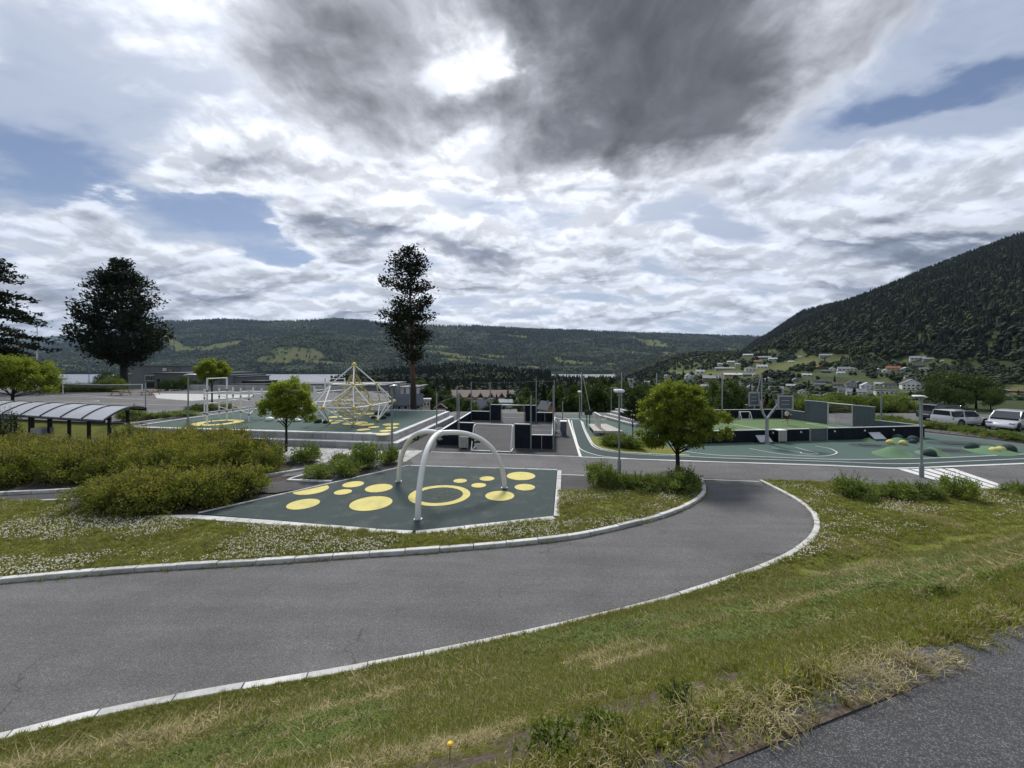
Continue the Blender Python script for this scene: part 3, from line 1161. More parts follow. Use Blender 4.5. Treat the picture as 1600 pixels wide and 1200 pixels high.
M_RUB_LANE = material('deep green lane rubber', (0.024, 0.046, 0.046), 0.9, var=0.08, vscale=0.6, fine=0.15, fscale=60, bump=0.2)
M_RUB_LIME = material('leaf green mound rubber', (0.085, 0.165, 0.082), 0.9, var=0.08, vscale=1, fine=0.12, bump=0.2)
M_RUB_YEL = material('yellow rubber', (0.56, 0.49, 0.16), 0.85, var=0.08, vscale=1.2, fine=0.14, fscale=70, bump=0.3, dirt=(0.30, 0.27, 0.13), dirt_amt=0.5, dirt_scale=1.6)
M_RUB_BLACK = material('black rubber', (0.016, 0.020, 0.020), 0.8, var=0.1, fine=0.15, bump=0.2)
M_TURF = material('artificial turf', (0.075, 0.135, 0.045), 0.95, var=0.12, vscale=0.5, fine=0.25, fscale=40, bump=0.5, bscale=60)
M_SOIL = material('bare soil', (0.045, 0.038, 0.030), 0.95, var=0.25, vscale=3, fine=0.4, fscale=50, bump=0.8)


def lawn_mat():
    m, t, b = _mat('lawn')
    tc = t.add('ShaderNodeTexCoord').outputs['Object']
    at = t.add('ShaderNodeAttribute', attribute_name='dry').outputs['Fac']
    so = t.add('ShaderNodeAttribute', attribute_name='soil').outputs['Fac']
    n = t.noise(tc, 0.8, 5, 0.6)
    n2 = t.noise(tc, 26, 5, 0.75)
    c = t.mix(t.ramp(n, 0.35, 0.65), (0.140, 0.165, 0.030), (0.195, 0.205, 0.050))
    c = t.mix(t.ramp(n2, 0.25, 0.75), t.mix(1.0, c, (0.40, 0.40, 0.38), 'MULTIPLY'), t.mix(1.0, c, (1.35, 1.35, 1.3), 'MULTIPLY'))
    dry = t.mix(t.ramp(n2, 0.3, 0.7), (0.13, 0.105, 0.05), (0.27, 0.22, 0.115))
    f = t.ramp(t.math('ADD', at, t.math('MULTIPLY', t.math('SUBTRACT', n2, 0.5), 0.5)), 0.25, 0.85, 0.0, 0.9)
    c = t.mix(f, c, dry)
    soilc = t.mix(t.ramp(n2, 0.3, 0.7), (0.05, 0.036, 0.026), (0.15, 0.125, 0.10))
    g = t.ramp(t.math('ADD', so, t.math('MULTIPLY', t.math('SUBTRACT', n2, 0.5), 0.6)), 0.3, 0.7)
    c = t.mix(g, c, soilc)
    t.put(b.inputs['Base Color'], c)
    b.inputs['Roughness'].default_value = 0.95
    b.inputs['Specular IOR Level'].default_value = 0.15
    bn = t.add('ShaderNodeBump')
    bn.inputs['Strength'].default_value = 0.9
    bn.inputs['Distance'].default_value = 0.03
    t.put(bn.inputs['Height'], n2)
    t.l.new(bn.outputs[0], b.inputs['Normal'])
    return m


M_LAWN = lawn_mat()


def dry_amount(X, Y):
    """Where the cut grass lies dry: rows along the bank and a tired belt beside the near path."""
    t = bank_t(X, Y)
    a = X * 0.9525 + Y * 0.3046
    w = t + 0.35 * fnoise(a, t, 0.45, 3) + 0.14 * fnoise(a, t, 2.2, 5)
    d = np.zeros(np.shape(X))
    for c, wd, k in ((5.35, 0.16, 0.75), (4.45, 0.13, 0.9), (3.45, 0.15, 0.8), (2.5, 0.13, 0.7), (1.30, 0.28, 0.62)):
        amp = np.clip(0.6 + 1.3 * fnoise(a, t * 0.2, 0.55, int(c * 10)), 0, 1)
        d = np.maximum(d, k * amp * np.exp(-((w - c) / wd) ** 2))
    d = np.maximum(d, np.clip(0.62 - t / 1.6, 0, 0.52) * np.clip(0.6 + fnoise(X, Y, 1.3, 15), 0, 1))
    d = np.maximum(d, 0.42 * np.clip(fnoise(X, Y, 0.55, 17) * 1.8, 0, 1))
    bank = (t < 6.0).astype(float)
    return np.clip(d * (0.35 + 0.65 * bank) + 0.13 * bank, 0, 1)


def soil_amount(X, Y):
    t = bank_t(X, Y)
    n = fnoise(X, Y, 1.6, 19)
    edge = np.clip(1.25 - t / 0.22, 0, 1)
    bare = np.clip(1.6 * np.exp(-((t - 0.75) / 0.45) ** 2) * np.clip(n * 1.6 + 0.35, 0, 1), 0, 1)
    return np.maximum(edge, bare)


def patch(name, boundary, zf, mat, spacing, attrs=None, kind='structure'):
    """A surface filling a closed outline, with inner points so that it can follow the ground."""
    from mathutils.geometry import delaunay_2d_cdt
    bx = [p[0] for p in boundary]
    by = [p[1] for p in boundary]
    pts = [Vector((p[0], p[1])) for p in boundary]
    nb = len(pts)
    for (y0, y1, sp) in spacing:
        y0, y1 = max(y0, min(by)), min(y1, max(by))
        if y1 <= y0:
            continue
        gx = np.arange(min(bx), max(bx), sp)
        gy = np.arange(y0, y1, sp)
        GX, GY = np.meshgrid(gx, gy)
        GX = (GX + RNG.uniform(-.3, .3, GX.shape) * sp).ravel()
        GY = (GY + RNG.uniform(-.3, .3, GY.shape) * sp).ravel()
        ok = inside(boundary, GX, GY)
        # keep clear of the outline
        B = np.array([[p[0], p[1]] for p in boundary])
        Q = np.stack([GX[ok], GY[ok]], 1)
        C = np.roll(B, -1, 0)
        dmin = np.full(len(Q), 1e9)
        for a, c in zip(B, C):
            e = c - a
            L2 = max((e ** 2).sum(), 1e-12)
            tt = np.clip(((Q - a) @ e) / L2, 0, 1)
            dmin = np.minimum(dmin, np.hypot(*(Q - a - tt[:, None] * e).T))
        for q in Q[dmin > sp * 0.35]:
            pts.append(Vector((float(q[0]), float(q[1]))))
    v, e, f, _, _, _ = delaunay_2d_cdt(pts, [(i, (i + 1) % nb) for i in range(nb)], [list(range(nb))], 1, 1e-5)
    V = np.array([[p[0], p[1]] for p in v])
    Z = zf(V[:, 0], V[:, 1])
    me = bpy.data.meshes.new(name)
    me.from_pydata([(float(a[0]), float(a[1]), float(z)) for a, z in zip(V, Z)], [], [tuple(x) for x in f])
    for k, fn in (attrs or {}).items():
        at = me.attributes.new(k, 'FLOAT', 'POINT')
        at.data.foreach_set('value', fn(V[:, 0], V[:, 1]).astype(np.float32))
    me.materials.append(mat)
    me.shade_smooth()
    me.update()
    o = bpy.data.objects.new(name, me)
    COL.objects.link(o)
    o['kind'] = kind
    if me.polygons and me.polygons[0].normal.z < 0:
        me.flip_normals()
    return o


def empty_structure(name, label=None):
    o = bpy.data.objects.new(name, None)
    COL.objects.link(o)
    o['kind'] = 'structure'
    if label:
        o['label'] = label
    return o


def kerb(root, curve, width, h, step, mat=None, part='kerb_stone', base=-0.1, gap=0.024, wob=0.010):
    """Row of separate stones; the curve is the stones' path-side edge, they lie to its right for a positive width."""
    mat = mat or M_GRANITE
    total = sum((Vector(b) - Vector(a)).length for a, b in zip(curve, curve[1:]))
    n = max(1, int(round(total / step)))
    pts = resample(curve, total / (3 * n))
    n = (len(pts) - 1) // 3
    outer = offset(pts, width)
    for i in range(n):
        a, b = pts[3 * i:3 * i + 4], outer[3 * i:3 * i + 4]
        dz = random.uniform(-wob, wob)
        e = 0.014
        rows = []
        for j, (p, q) in enumerate(zip(a, b)):
            d = (q - p)
            d.z = 0
            d.normalize()
            sh = Vector((0, 0, 0))
            if j in (0, 3):
                tg = (a[1] - a[0]).normalized() if j == 0 else (a[2] - a[3]).normalized()
                sh = tg * (gap / 2)
            z = p.z + h + dz
            rows.append([Vector((p.x, p.y, p.z + base)) + sh, Vector((p.x, p.y, z - e)) + sh, Vector((p.x, p.y, z)) + d * e + sh,
                         Vector((q.x, q.y, z)) - d * e + sh, Vector((q.x, q.y, z - e)) + sh, Vector((q.x, q.y, p.z + base)) + sh])
        vs = [v for r in rows for v in r]
        fs = []
        for j in range(3):
            for k in range(6):
                fs.append((j * 6 + k, j * 6 + (k + 1) % 6, (j + 1) * 6 + (k + 1) % 6, (j + 1) * 6 + k))
        fs += [(5, 4, 3, 2, 1, 0), (18, 19, 20, 21, 22, 23)]
        mb = MB()
        mb.raw(vs, fs)
        mb.build(part, mat, root)


def band(name, pts, w, z, mat, parent=None, side=0.5):
    """Painted line or lane along a polyline."""
    pts = [Vector((p[0], p[1], z)) for p in pts]
    mb = MB()
    mb.strip(offset(pts, -w * side), offset(pts, w * (1 - side)))
    return mb.build(name, mat, parent)


def flat(name, pts, z, mat, parent=None, kind=None):
    mb = MB()
    mb.poly([(p[0], p[1], z) for p in pts])
    o = mb.build(name, mat, parent)
    if kind:
        o['kind'] = kind
    return o


# ---- outlines
L_KERB = spline([P(*p) for p in ((-260, 938), (-120, 925), (0, 912), (215, 894), (430, 881), (540, 873), (700, 862), (870, 846), (960, 829), (1040, 808), (1082, 790), (1101, 775), (1103, 764), (1099, 751))], 8)
R_KERB = spline([P(*p) for p in ((-240, 1180), (-100, 1170), (0, 1152), (150, 1115), (330, 1080), (540, 1045), (760, 1002), (1000, 946), (1130, 906), (1216, 873), (1258, 846), (1272, 823), (1266, 801), (1243, 782), (1215, 767), (1186, 751.5))], 8)
COURT = [P(640, 730), P(870, 737), P(864, 809), P(648, 832), P(590, 829), P(310, 805)]
ROAD_S = [P(870, 741), P(1097, 749), P(1187, 752), P(1600, 769), Vector((32, 16.4, 0)), Vector((48, 15.5, 0))]


def build_paths():
    # big curving path
    o = MB()
    Rr = R_KERB
    LL = [p + Vector((0, 0, 0.002)) for p in resample(L_KERB, 0.5)]
    RRs = [p + Vector((0, 0, 0.002)) for p in resample(R_KERB, 0.5)]
    n = 60
    a = [LL[int(i * (len(LL) - 1) / n)] for i in range(n + 1)]
    b = [RRs[int(i * (len(RRs) - 1) / n)] for i in range(n + 1)]
    o.strip(a, b)
    structure('curving_path', o, M_ASPH_PATH)
    k = empty_structure('path_kerb', 'pale granite kerb along both sides of the curving path')
    kerb(k, L_KERB, -0.17, 0.125, 1.0)
    kerb(k, R_KERB, 0.17, 0.075, 1.0)
    # road and yard asphalt
    y = flat('asphalt_yard', [Vector((-14, 29, 0)), P(440, 745), P(640, 728), P(870, 739), P(868, 767), P(928, 768), P(926, 743), *ROAD_S[1:], Vector((60, 14.8, 0)), Vector((80, 30, 0)), Vector((80, 44.5, 0)), Vector((20, 44.5, 0)), Vector((-7, 46, 0))], 0.0, M_ASPH_ROAD, kind='structure')
    # darker asphalt round the ball cage
    flat('dark_asphalt', [P(664, 706), P(798, 710), P(906, 714), P(888, 655.5), Vector((5.0, 43.9, 0)), Vector((-6.2, 45.2, 0)), Vector((-6.5, 38, 0)), Vector((-7.5, 26.6, 0))], 0.004, M_ASPH_DARK, kind='structure')
    flat('dark_asphalt', [P(872, 742), P(921, 744), P(926, 765), P(868, 765)], 0.004, M_ASPH_DARK, kind='structure')
    band('road_line', [P(668, 706), P(798, 710), P(905, 713.5)], 0.09, 0.012, M_LINE, y)
    band('road_line', [P(873, 741.5), P(926, 743.5)], 0.07, 0.012, M_LINE, y)
    band('road_line', [P(1098, 749.5), P(1186, 752.5)], 0.07, 0.012, M_LINE, y)
    band('road_line', [P(1190, 752.5), P(1320, 757), P(1420, 760.5)], 0.09, 0.012, M_LINE, y)
    # zebra crossing
    for i in range(5):
        f0, f1 = i / 5.0 + 0.02, i / 5.0 + 0.17
        q = [P(1402 + 90 * f0, 733.5 - 1.5 * f0), P(1402 + 90 * f1, 733.5 - 1.5 * f1), P(1508 + 78 * f1, 765 - 1 * f1), P(1508 + 78 * f0, 765 - 1 * f0)]
        flat('crossing_stripe', q, 0.012, M_LINE, y)
    # near path under the photographer
    e = []
    for i in range(560):
        s = -9 + i * 0.072
        X, Y = 0.9525 * s, 0.3046 * s
        w = 0.07 + 0.08 * float(fnoise(np.array([s]), np.array([0.0]), 1.3, 77)[0]) + 0.030 * float(fnoise(np.array([s]), np.array([0.0]), 9.0, 78)[0])
        e.append(Vector((X + NB[0] * (NB0 + w), Y + NB[1] * (NB0 + w), 4.0)))
    mb = MB()
    far = [Vector((p.x - NB[0] * 5.5, p.y - NB[1] * 5.5, 4.0)) for p in e]
    mb.strip(e, far)
    low = [Vector((p.x + NB[0] * .03, p.y + NB[1] * .03, 3.93)) for p in e]
    mb.strip(e, low)
    structure('near_path', mb, M_ASPH_NEAR)


def build_lawns():
    out = offset(resample(R_KERB, 0.6), 0.165)
    edge = [Vector((0.9525 * s + NB[0] * (NB0 - 0.05), 0.3046 * s + NB[1] * (NB0 - 0.05), 4)) for s in np.arange(46, -14.1, -1.0)]
    top = [P(1320, 757.5), P(1450, 762.5), P(1600, 769), Vector((32, 16.4, 0)), Vector((47, 15.6, 0))]
    bd = [Vector((p.x, p.y)) for p in out + top + edge]
    def zf(X, Y):
        return np.maximum(bank_z(X, Y), 0.06) + 0.02 * fnoise(X, Y, 1.2, 7)
    global LAWN_BANK, LAWN_LEFT, Z_BANK
    LAWN_BANK, Z_BANK = bd, zf
    patch('grass_bank', bd, zf, M_LAWN, [(-14, 7, 0.28), (7, 30, 0.7)], {'dry': dry_amount, 'soil': soil_amount})
    left = offset(resample(L_KERB, 0.6), -0.165)
    rim = [P(1099, 749.5), P(1000, 747), P(930, 744), P(926, 745), P(930, 768), P(872, 769), P(872, 812), P(649, 838.5), P(588, 835), P(225, 811), P(140, 803), P(60, 787), P(0, 784), P(-260, 798)]
    bd2 = [Vector((p.x, p.y)) for p in left + rim]
    LAWN_LEFT = bd2
    def dl(X, Y):
        return np.clip(0.30 + 0.75 * fnoise(X, Y, 0.5, 23), 0, 0.7)
    patch('clover_lawn', bd2, lambda X, Y: 0.075 + 0.03 * fnoise(X, Y, 0.9, 8), M_LAWN, [(5, 30, 0.8)], {'dry': dl, 'soil': lambda X, Y: 0 * X})
    # planted soil under the shrubs on the left
    flat('planting_bed', [P(-300, 800), P(0, 785), P(140, 804), P(228, 809), P(306, 806), P(640, 729), P(664, 705), P(430, 690), Vector((-26.5, 28.2, 0)), Vector((-30, 31, 0)), Vector((-52, 36, 0))], -0.03, M_SOIL, kind='structure')
    # narrow side path between the shrub beds
    a = [P(-120, 779, 0.02), P(0, 776, 0.02), P(140, 768, 0.02), P(300, 757, 0.02), P(430, 753, 0.02), P(560, 733, 0.02), P(640, 716, 0.02)]
    b = [P(-120, 792, 0.02), P(0, 784, 0.02), P(140, 778, 0.02), P(300, 771, 0.02), P(430, 770, 0.02), P(570, 748, 0.02), P(648, 728, 0.02)]
    mb = MB()
    mb.strip(a, b)
    structure('side_path', mb, M_ASPH_DARK)
    k = empty_structure('side_path_kerb', 'pale kerb along the narrow side path among the shrubs')
    kerb(k, [P(-120, 777), P(0, 773), P(140, 766), P(300, 755), P(420, 744), P(490, 733), P(540, 725)], -0.16, 0.1, 1.0)
    kerb(k, [P(-60, 788), P(0, 785), P(140, 779)], 0.12, 0.05, 1.0)
    kerb(k, [P(520, 753), P(450, 751.5), P(480, 743)], -0.16, 0.1, 1.0)


def spot(root, px, py, w, h, z=0.0, lift=0.01, name='yellow_spot', mat=None, rin=0.0):
    """Coloured disc let into a rubber floor, from its centre and size as seen."""
    c = P(px, py, z)
    rx = w / 2 / FPX * c.y
    near, far = P(px, py + h / 2, z), P(px, py - h / 2, z)
    ry = (far.y - near.y) / 2
    r = 0.5 * (rx + ry) if abs(rx - ry) < 0.6 * max(rx, ry) else rx
    cy = (far.y + near.y) / 2
    mb = MB()
    mb.disc((c.x * cy / c.y, cy, z + lift), r, r, seg=44, rin=rin)
    return mb.build(name, mat or M_RUB_YEL, root)


def build_swing_court():
    root = empty_structure('swing_court', 'dark green rubber court with yellow spots under the white arches')
    mb = MB()
    mb.prism(COURT, -0.1, 0.06)
    mb.build('rubber_surface', M_RUB_DARK, root)
    for s in ((580, 787, 69, 21), (474, 788, 52, 15), (592, 763, 43, 12.5), (536, 769, 28, 8), (552, 757, 34, 9), (719, 751.5, 22, 6), (761, 748, 25, 6.5),
              (748, 758.5, 24, 7), (814, 744, 48, 12), (820, 761.5, 34, 9.5), (781, 775, 48, 14.5)):
        spot(root, *s, z=0.06)
    spot(root, 687, 774.5, 103, 30, z=0.06, name='yellow_ring', rin=0.76)
    # spot cut off by the court's edge
    c = P(486, 765, 0.06)
    mb = MB()
    pts = []
    a, b = COURT[5], COURT[0]
    for i in range(40):
        an = 2 * math.pi * i / 40
        p = Vector((c.x + 0.72 * math.cos(an), c.y + 0.72 * math.sin(an), 0.07))
        side = (b.x - a.x) * (p.y - a.y) - (b.y - a.y) * (p.x - a.x)
        if side < -0.25:
            pts.append(p)
    mb.poly(pts)
    mb.build('yellow_spot', M_RUB_YEL, root)
    k = empty_structure('court_kerb', 'broad pale kerbstones round the swing court')
    kerb(k, [P(228, 808), P(310, 807), P(420, 815), P(590, 829.5)], 0.34, 0.075, 2.0)
    kerb(k, [P(590, 830), P(646, 832.5)], 0.26, 0.09, 1.2)
    kerb(k, [P(649, 833), P(864, 810)], 0.30, 0.09, 1.7)
    kerb(k, [P(865, 809), P(871, 737)], 0.22, 0.085, 1.6)
    kerb(k, [P(870.5, 736.5), P(640, 729.5)], 0.12, 0.075, 1.6)
    kerb(k, [P(640, 729), P(310, 804)], 0.10, 0.075, 1.6)


TA = Vector((-7.97, 25.85, 0))
EX = Vector((-0.989, 0.148, 0)).normalized()
EY = Vector((0.128, 0.992, 0)).normalized()
TZ = 0.9


def tp(u, v, z=TZ):
    """Terrace coordinates: u metres left along the front wall, v metres back."""
    p = TA + EX * u + EY * v
    return Vector((p.x, p.y, z))


def build_terrace():
    root = empty_structure('playground_terrace', 'raised grey green playground terrace with stepped concrete walls')
    W, Dp = 21.0, 13.0
    mb = MB()
    mb.prism([tp(0.35, 0.35), tp(W, 0.35), tp(W, Dp), tp(0.35, Dp)], -0.3, TZ - 0.02)
    mb.build('rubber_surface', M_RUB_TERR, root)
    # wall panels, coping and the lower sitting step
    def run(p0, along, out, L, n, inner=0.35):
        st = L / n
        for i in range(n):
            a, b = p0 + along * (i * st + 0.014), p0 + along * ((i + 1) * st - 0.014)
            q = [a - out * 0.02, b - out * 0.02, b - out * 0.33, a - out * 0.33]
            MB().prism(q, 0.40, TZ - 0.075).build('wall_panel', M_CONC, root)
            q = [a + out * 0.02, b + out * 0.02, b - out * inner, a - out * inner]
            MB().prism(q, TZ - 0.074, TZ + 0.012).build('coping_stone', M_COPING, root)
            q = [a + out * 0.50, b + out * 0.50, b - out * 0.015, a - out * 0.015]
            MB().prism(q, 0.37, 0.45).build('step_tread', M_COPING, root)
            q = [a + out * 0.47, b + out * 0.47, b - out * 0.0, a - out * 0.0]
            MB().prism(q, -0.1, 0.369).build('step_riser', M_CONC, root)
    run(tp(0, 0, 0), EX, -EY, W, 21)
    run(tp(0, 0, 0) - EX * 0.0 + EY * 0.01, EY, -EX, Dp, 13)
    # corner infill of the step
    a = tp(0, 0, 0)
    MB().prism([a - EX * 0.5 - EY * 0.5, a - EY * 0.5, a, a - EX * 0.5], 0.37, 0.45).build('step_tread', M_COPING, root)
    MB().prism([a - EX * 0.47 - EY * 0.47, a - EY * 0.47, a, a - EX * 0.47], -0.1, 0.369).build('step_riser', M_CONC, root)
    for (u0, v0, u1, v1) in ((W, 0.0, W, Dp), (0.35, Dp, W, Dp)):
        a, b = tp(u0, v0), tp(u1, v1)
        n = 8
        for i in range(n):
            p, q = a.lerp(b, i / n + 0.002), a.lerp(b, (i + 1) / n - 0.002)
            nrm = Vector((-(q - p).y, (q - p).x, 0)).normalized() * 0.11
            MB().prism([p - nrm, q - nrm, q + nrm, p + nrm], 0.2, TZ + 0.07).build('edge_kerb', M_COPING, root)
    for s in ((341, 660.5, 75, 8.8),):
        spot(root, *s, z=TZ, name='yellow_ring', rin=0.55)
    for s in ((555, 661.5, 42, 5), (572, 663.5, 26, 3.6), (584, 667.5, 15, 3), (568, 671.5, 20, 3.4), (611, 663.3, 26, 3.8), (612, 668.5, 19, 3.2), (603, 673.3, 20, 3.2), (575, 676.5, 12, 2.2), (600, 678.3, 28, 3.8),
              (524, 651.5, 22, 2.4), (542, 654, 16, 2), (510, 657.5, 20, 2.4), (560, 646.5, 20, 1.8), (586, 650.5, 22, 1.8), (523, 661, 14, 2), (577, 646.5, 30, 1.8), (520, 643.8, 16, 1.4), (530, 658, 14, 2.0)):
        spot(root, *s, z=TZ)
    # paving in front of the terrace
    pv = empty_structure('plaza_paving', 'pale paving slabs between the terrace step and the shrubs')
    for i in range(21):
        off = 0.6 * (i % 2)
        for j in range(4):
            u0 = -2.3 + i * 0.56
            v1 = -0.56 - j * 1.15 - off + 0.55
            v0 = v1 - 1.14
            if v1 > -0.53:
                v1 = -0.53
            q = [tp(u0, v0, 0), tp(u0 + 0.55, v0, 0), tp(u0 + 0.55, v1, 0), tp(u0, v1, 0)]
            c = (q[0] + q[2]) / 2
            px, py = project(c.x, c.y, 0.0)
            if py > 724 + (px - 640) * 0.02 or px > 672 - (py - 704) * 1.5 or (u0 < -0.5 and v1 > -0.56 and px > 660):
                continue
            z = random.uniform(0.018, 0.026)
            MB().prism([Vector((p.x, p.y, 0)).lerp(c, 0.035) for p in q], -0.05, z).build('paving_slab', M_SLAB, pv)


def px_line(pts, z=0.0, per=6):
    return spline([P(p[0], p[1], z) for p in pts], per)


def build_right_courts():
    root = empty_structure('sports_plaza', 'sea green rubber plaza with running lanes, court lines and play mounds')
    ga = [P(888, 655.5), P(907, 714), P(1060, 720), P(1140, 722), P(1300, 727.5), P(1400, 732), P(1500, 728.5), P(1600, 724.6), Vector((42, 25.4, 0)), Vector((52, 26.5, 0)), Vector((52, 30.4, 0)), P(1600, 696), P(1450, 677.5), P(1440, 676), Vector((28.6, 42.2, 0)), Vector((5.6, 43.4, 0))]
    flat('court_floor', ga, 0.006, M_RUB_COURT, root)
    inner = px_line([(907.5, 657), (911, 668), (916, 680), (922.5, 692), (929, 699), (944, 704), (971, 708), (1020, 711.5), (1078, 713.7), (1116, 715.5), (1191, 718), (1300, 721.5), (1405, 725), (1500, 721.3), (1600, 717), (1750, 712)])
    outer = px_line([(893, 657), (895, 668), (899, 682), (903, 696), (909, 703), (924, 709), (945, 713.5), (985, 717), (1030, 718.6), (1078, 720.2), (1140, 722.5), (1200, 724), (1300, 727), (1402, 731.4), (1500, 727.8), (1600, 724), (1750, 719)])
    n = 90
    ri, ro = resample(inner, 0.25), resample(outer, 0.25)
    a = [ri[int(i * (len(ri) - 1) / n)] for i in range(n + 1)]
    b = [ro[int(i * (len(ro) - 1) / n)] for i in range(n + 1)]
    mb = MB()
    mb.strip([p + Vector((0, 0, .010)) for p in a], [p + Vector((0, 0, .010)) for p in b])
    mb.build('running_lane', M_RUB_LANE, root)
    in2 = px_line([(1000, 690), (1030, 699), (1064, 704.5), (1116, 711), (1191, 714), (1300, 718), (1394, 717.5), (1487, 715), (1600, 709.7), (1750, 703)])
    r2 = resample(in2, 0.25)
    k0 = [p for p in a if p.x > r2[0].x + 4.5]
    m = len(k0) - 1
    r2b = [p for p in r2 if p.x > k0[0].x - 0.6]
    mb = MB()
    mb.strip([r2b[int(i * (len(r2b) - 1) / m)] + Vector((0, 0, .011)) for i in range(m + 1)], [p + Vector((0, 0, .011)) for p in k0])
    mb.build('running_lane', M_RUB_LANE, root)
    for c in (ri, ro, r2):
        band('lane_line', c, 0.075, 0.018, M_LINE, root)
    band('edge_line', [P(888, 655.5), P(907, 714)], 0.16, 0.02, M_LINE, root)
    band('edge_line', [P(907, 714.3), P(1060, 720.4), P(1140, 722.8), P(1300, 728.2), P(1400, 732.6)], 0.13, 0.022, M_LINE, root)
    band('edge_line', [P(1400, 732.6), P(1500, 729), P(1600, 725), Vector((42, 25.2, 0))], 0.13, 0.022, M_LINE, root)
    band('edge_line', [P(840, 654), P(888, 654.6), P(920, 655.2), P(948, 655.5)], 0.2, 0.03, M_COPING, root)
    # basketball lines
    band('court_line', px_line([(1171, 701), (1200, 706.5), (1231, 710.8), (1270, 713), (1290, 712.6), (1302, 710.6), (1307.5, 707.8), (1305.7, 705.4), (1296, 701), (1274, 697)], per=5), 0.07, 0.018, M_LINE, root)
    band('court_line', [P(1206, 700), P(1252, 707)], 0.06, 0.018, M_LINE, root)
    band('court_line', [P(1242, 699), P(1279, 709)], 0.06, 0.018, M_LINE, root)
    band('court_line', px_line([(1252, 707), (1252, 708.4), (1262, 709.8), (1279, 709.2)], per=4), 0.06, 0.018, M_LINE, root)
    # green grass island with shrubs inside the lane's bend
    isl = [P(922, 683), P(925, 692), P(932, 698.5), P(946, 703.4), P(972, 707.3), P(1020, 710.6), P(1075, 712.6), P(1066, 706), P(1040, 698), P(1000, 686)]
    flat('grass_island', isl, 0.05, M_LAWN, kind='structure')
    k = empty_structure('island_kerb', 'pale kerb round the grass island beside the running lane')
    kerb(k, px_line([(909, 660), (913, 672), (919, 684), (924, 693), (931, 699), (945, 704), (972, 708), (1020, 711.3), (1078, 713.4)], per=4), -0.13, 0.07, 1.1)
    # mounds
    for (px, py, w, hh) in ((1394, 712.5, 74, 15), (1456, 711.5, 60, 12), (1357, 691.3, 30, 5.5), (1403, 692.5, 46, 7.5), (1548, 707.5, 92, 9)):
        c = P(px, py - 3)
        r = w / 2 / FPX * c.y
        hgt = hh / FPX * c.y * 0.75
        mb = MB()
        prof = [(r, 0.0), (r * .86, .10 * hgt), (r * .65, .34 * hgt), (r * .45, .62 * hgt), (r * .28, .85 * hgt), (r * .12, .97 * hgt), (1e-5, hgt)]
        mb.lathe(prof, (c.x, c.y, 0.008), 32, 1.0, 0.62, 0.6)
        mb.build('green_mound', M_RUB_LIME, root, smooth=True)
    for (px, py, w, h, wi) in ((1359, 696.3, 60, 7.4, 26), (1476, 704, 74, 9.5, 34), (1500, 693.6, 94, 10, 46)):
        c = P(px, py)
        rx, ry = w / 2 / FPX * c.y, 0.5 * (P(px, py - h / 2).y - P(px, py + h / 2).y)
        mb = MB()
        mb.disc((c.x, c.y, 0.013), rx, ry, seg=40)
        mb.build('dark_pad', M_RUB_LANE, root)
        mb = MB()
        mb.box((c.x, c.y, 0.03), (wi / FPX * c.y, ry * 0.55, 0.03), rot=-0.05)
        mb.build('trampoline_bed', M_RUB_BLACK, root)
    # strip of dark planks along the back edge
    pk = empty_structure('plank_edging', 'dark plank edging between the plaza and the planted strip')
    a, b = P(1441, 674.5), P(1660, 699)
    for i in range(14):
        for j in range(3):
            p, q = a.lerp(b, i / 14 + .002), a.lerp(b, (i + 1) / 14 - .002)
            nn = Vector((-(q - p).y, (q - p).x, 0)).normalized()
            MB().prism([p + nn * (.22 * j), q + nn * (.22 * j), q + nn * (.22 * j + .19), p + nn * (.22 * j + .19)], -0.02, 0.10 + .05 * j).build('edging_plank', M_PLANK, pk)


M_PLANK = material('grey weathered wood', (0.21, 0.20, 0.185), 0.8, var=0.15, vscale=4, fine=0.12, bump=0.3, objvar=0.15, dirt=(0.10, 0.095, 0.085), dirt_amt=0.5, dirt_scale=4, streak=(1, 6, 6))


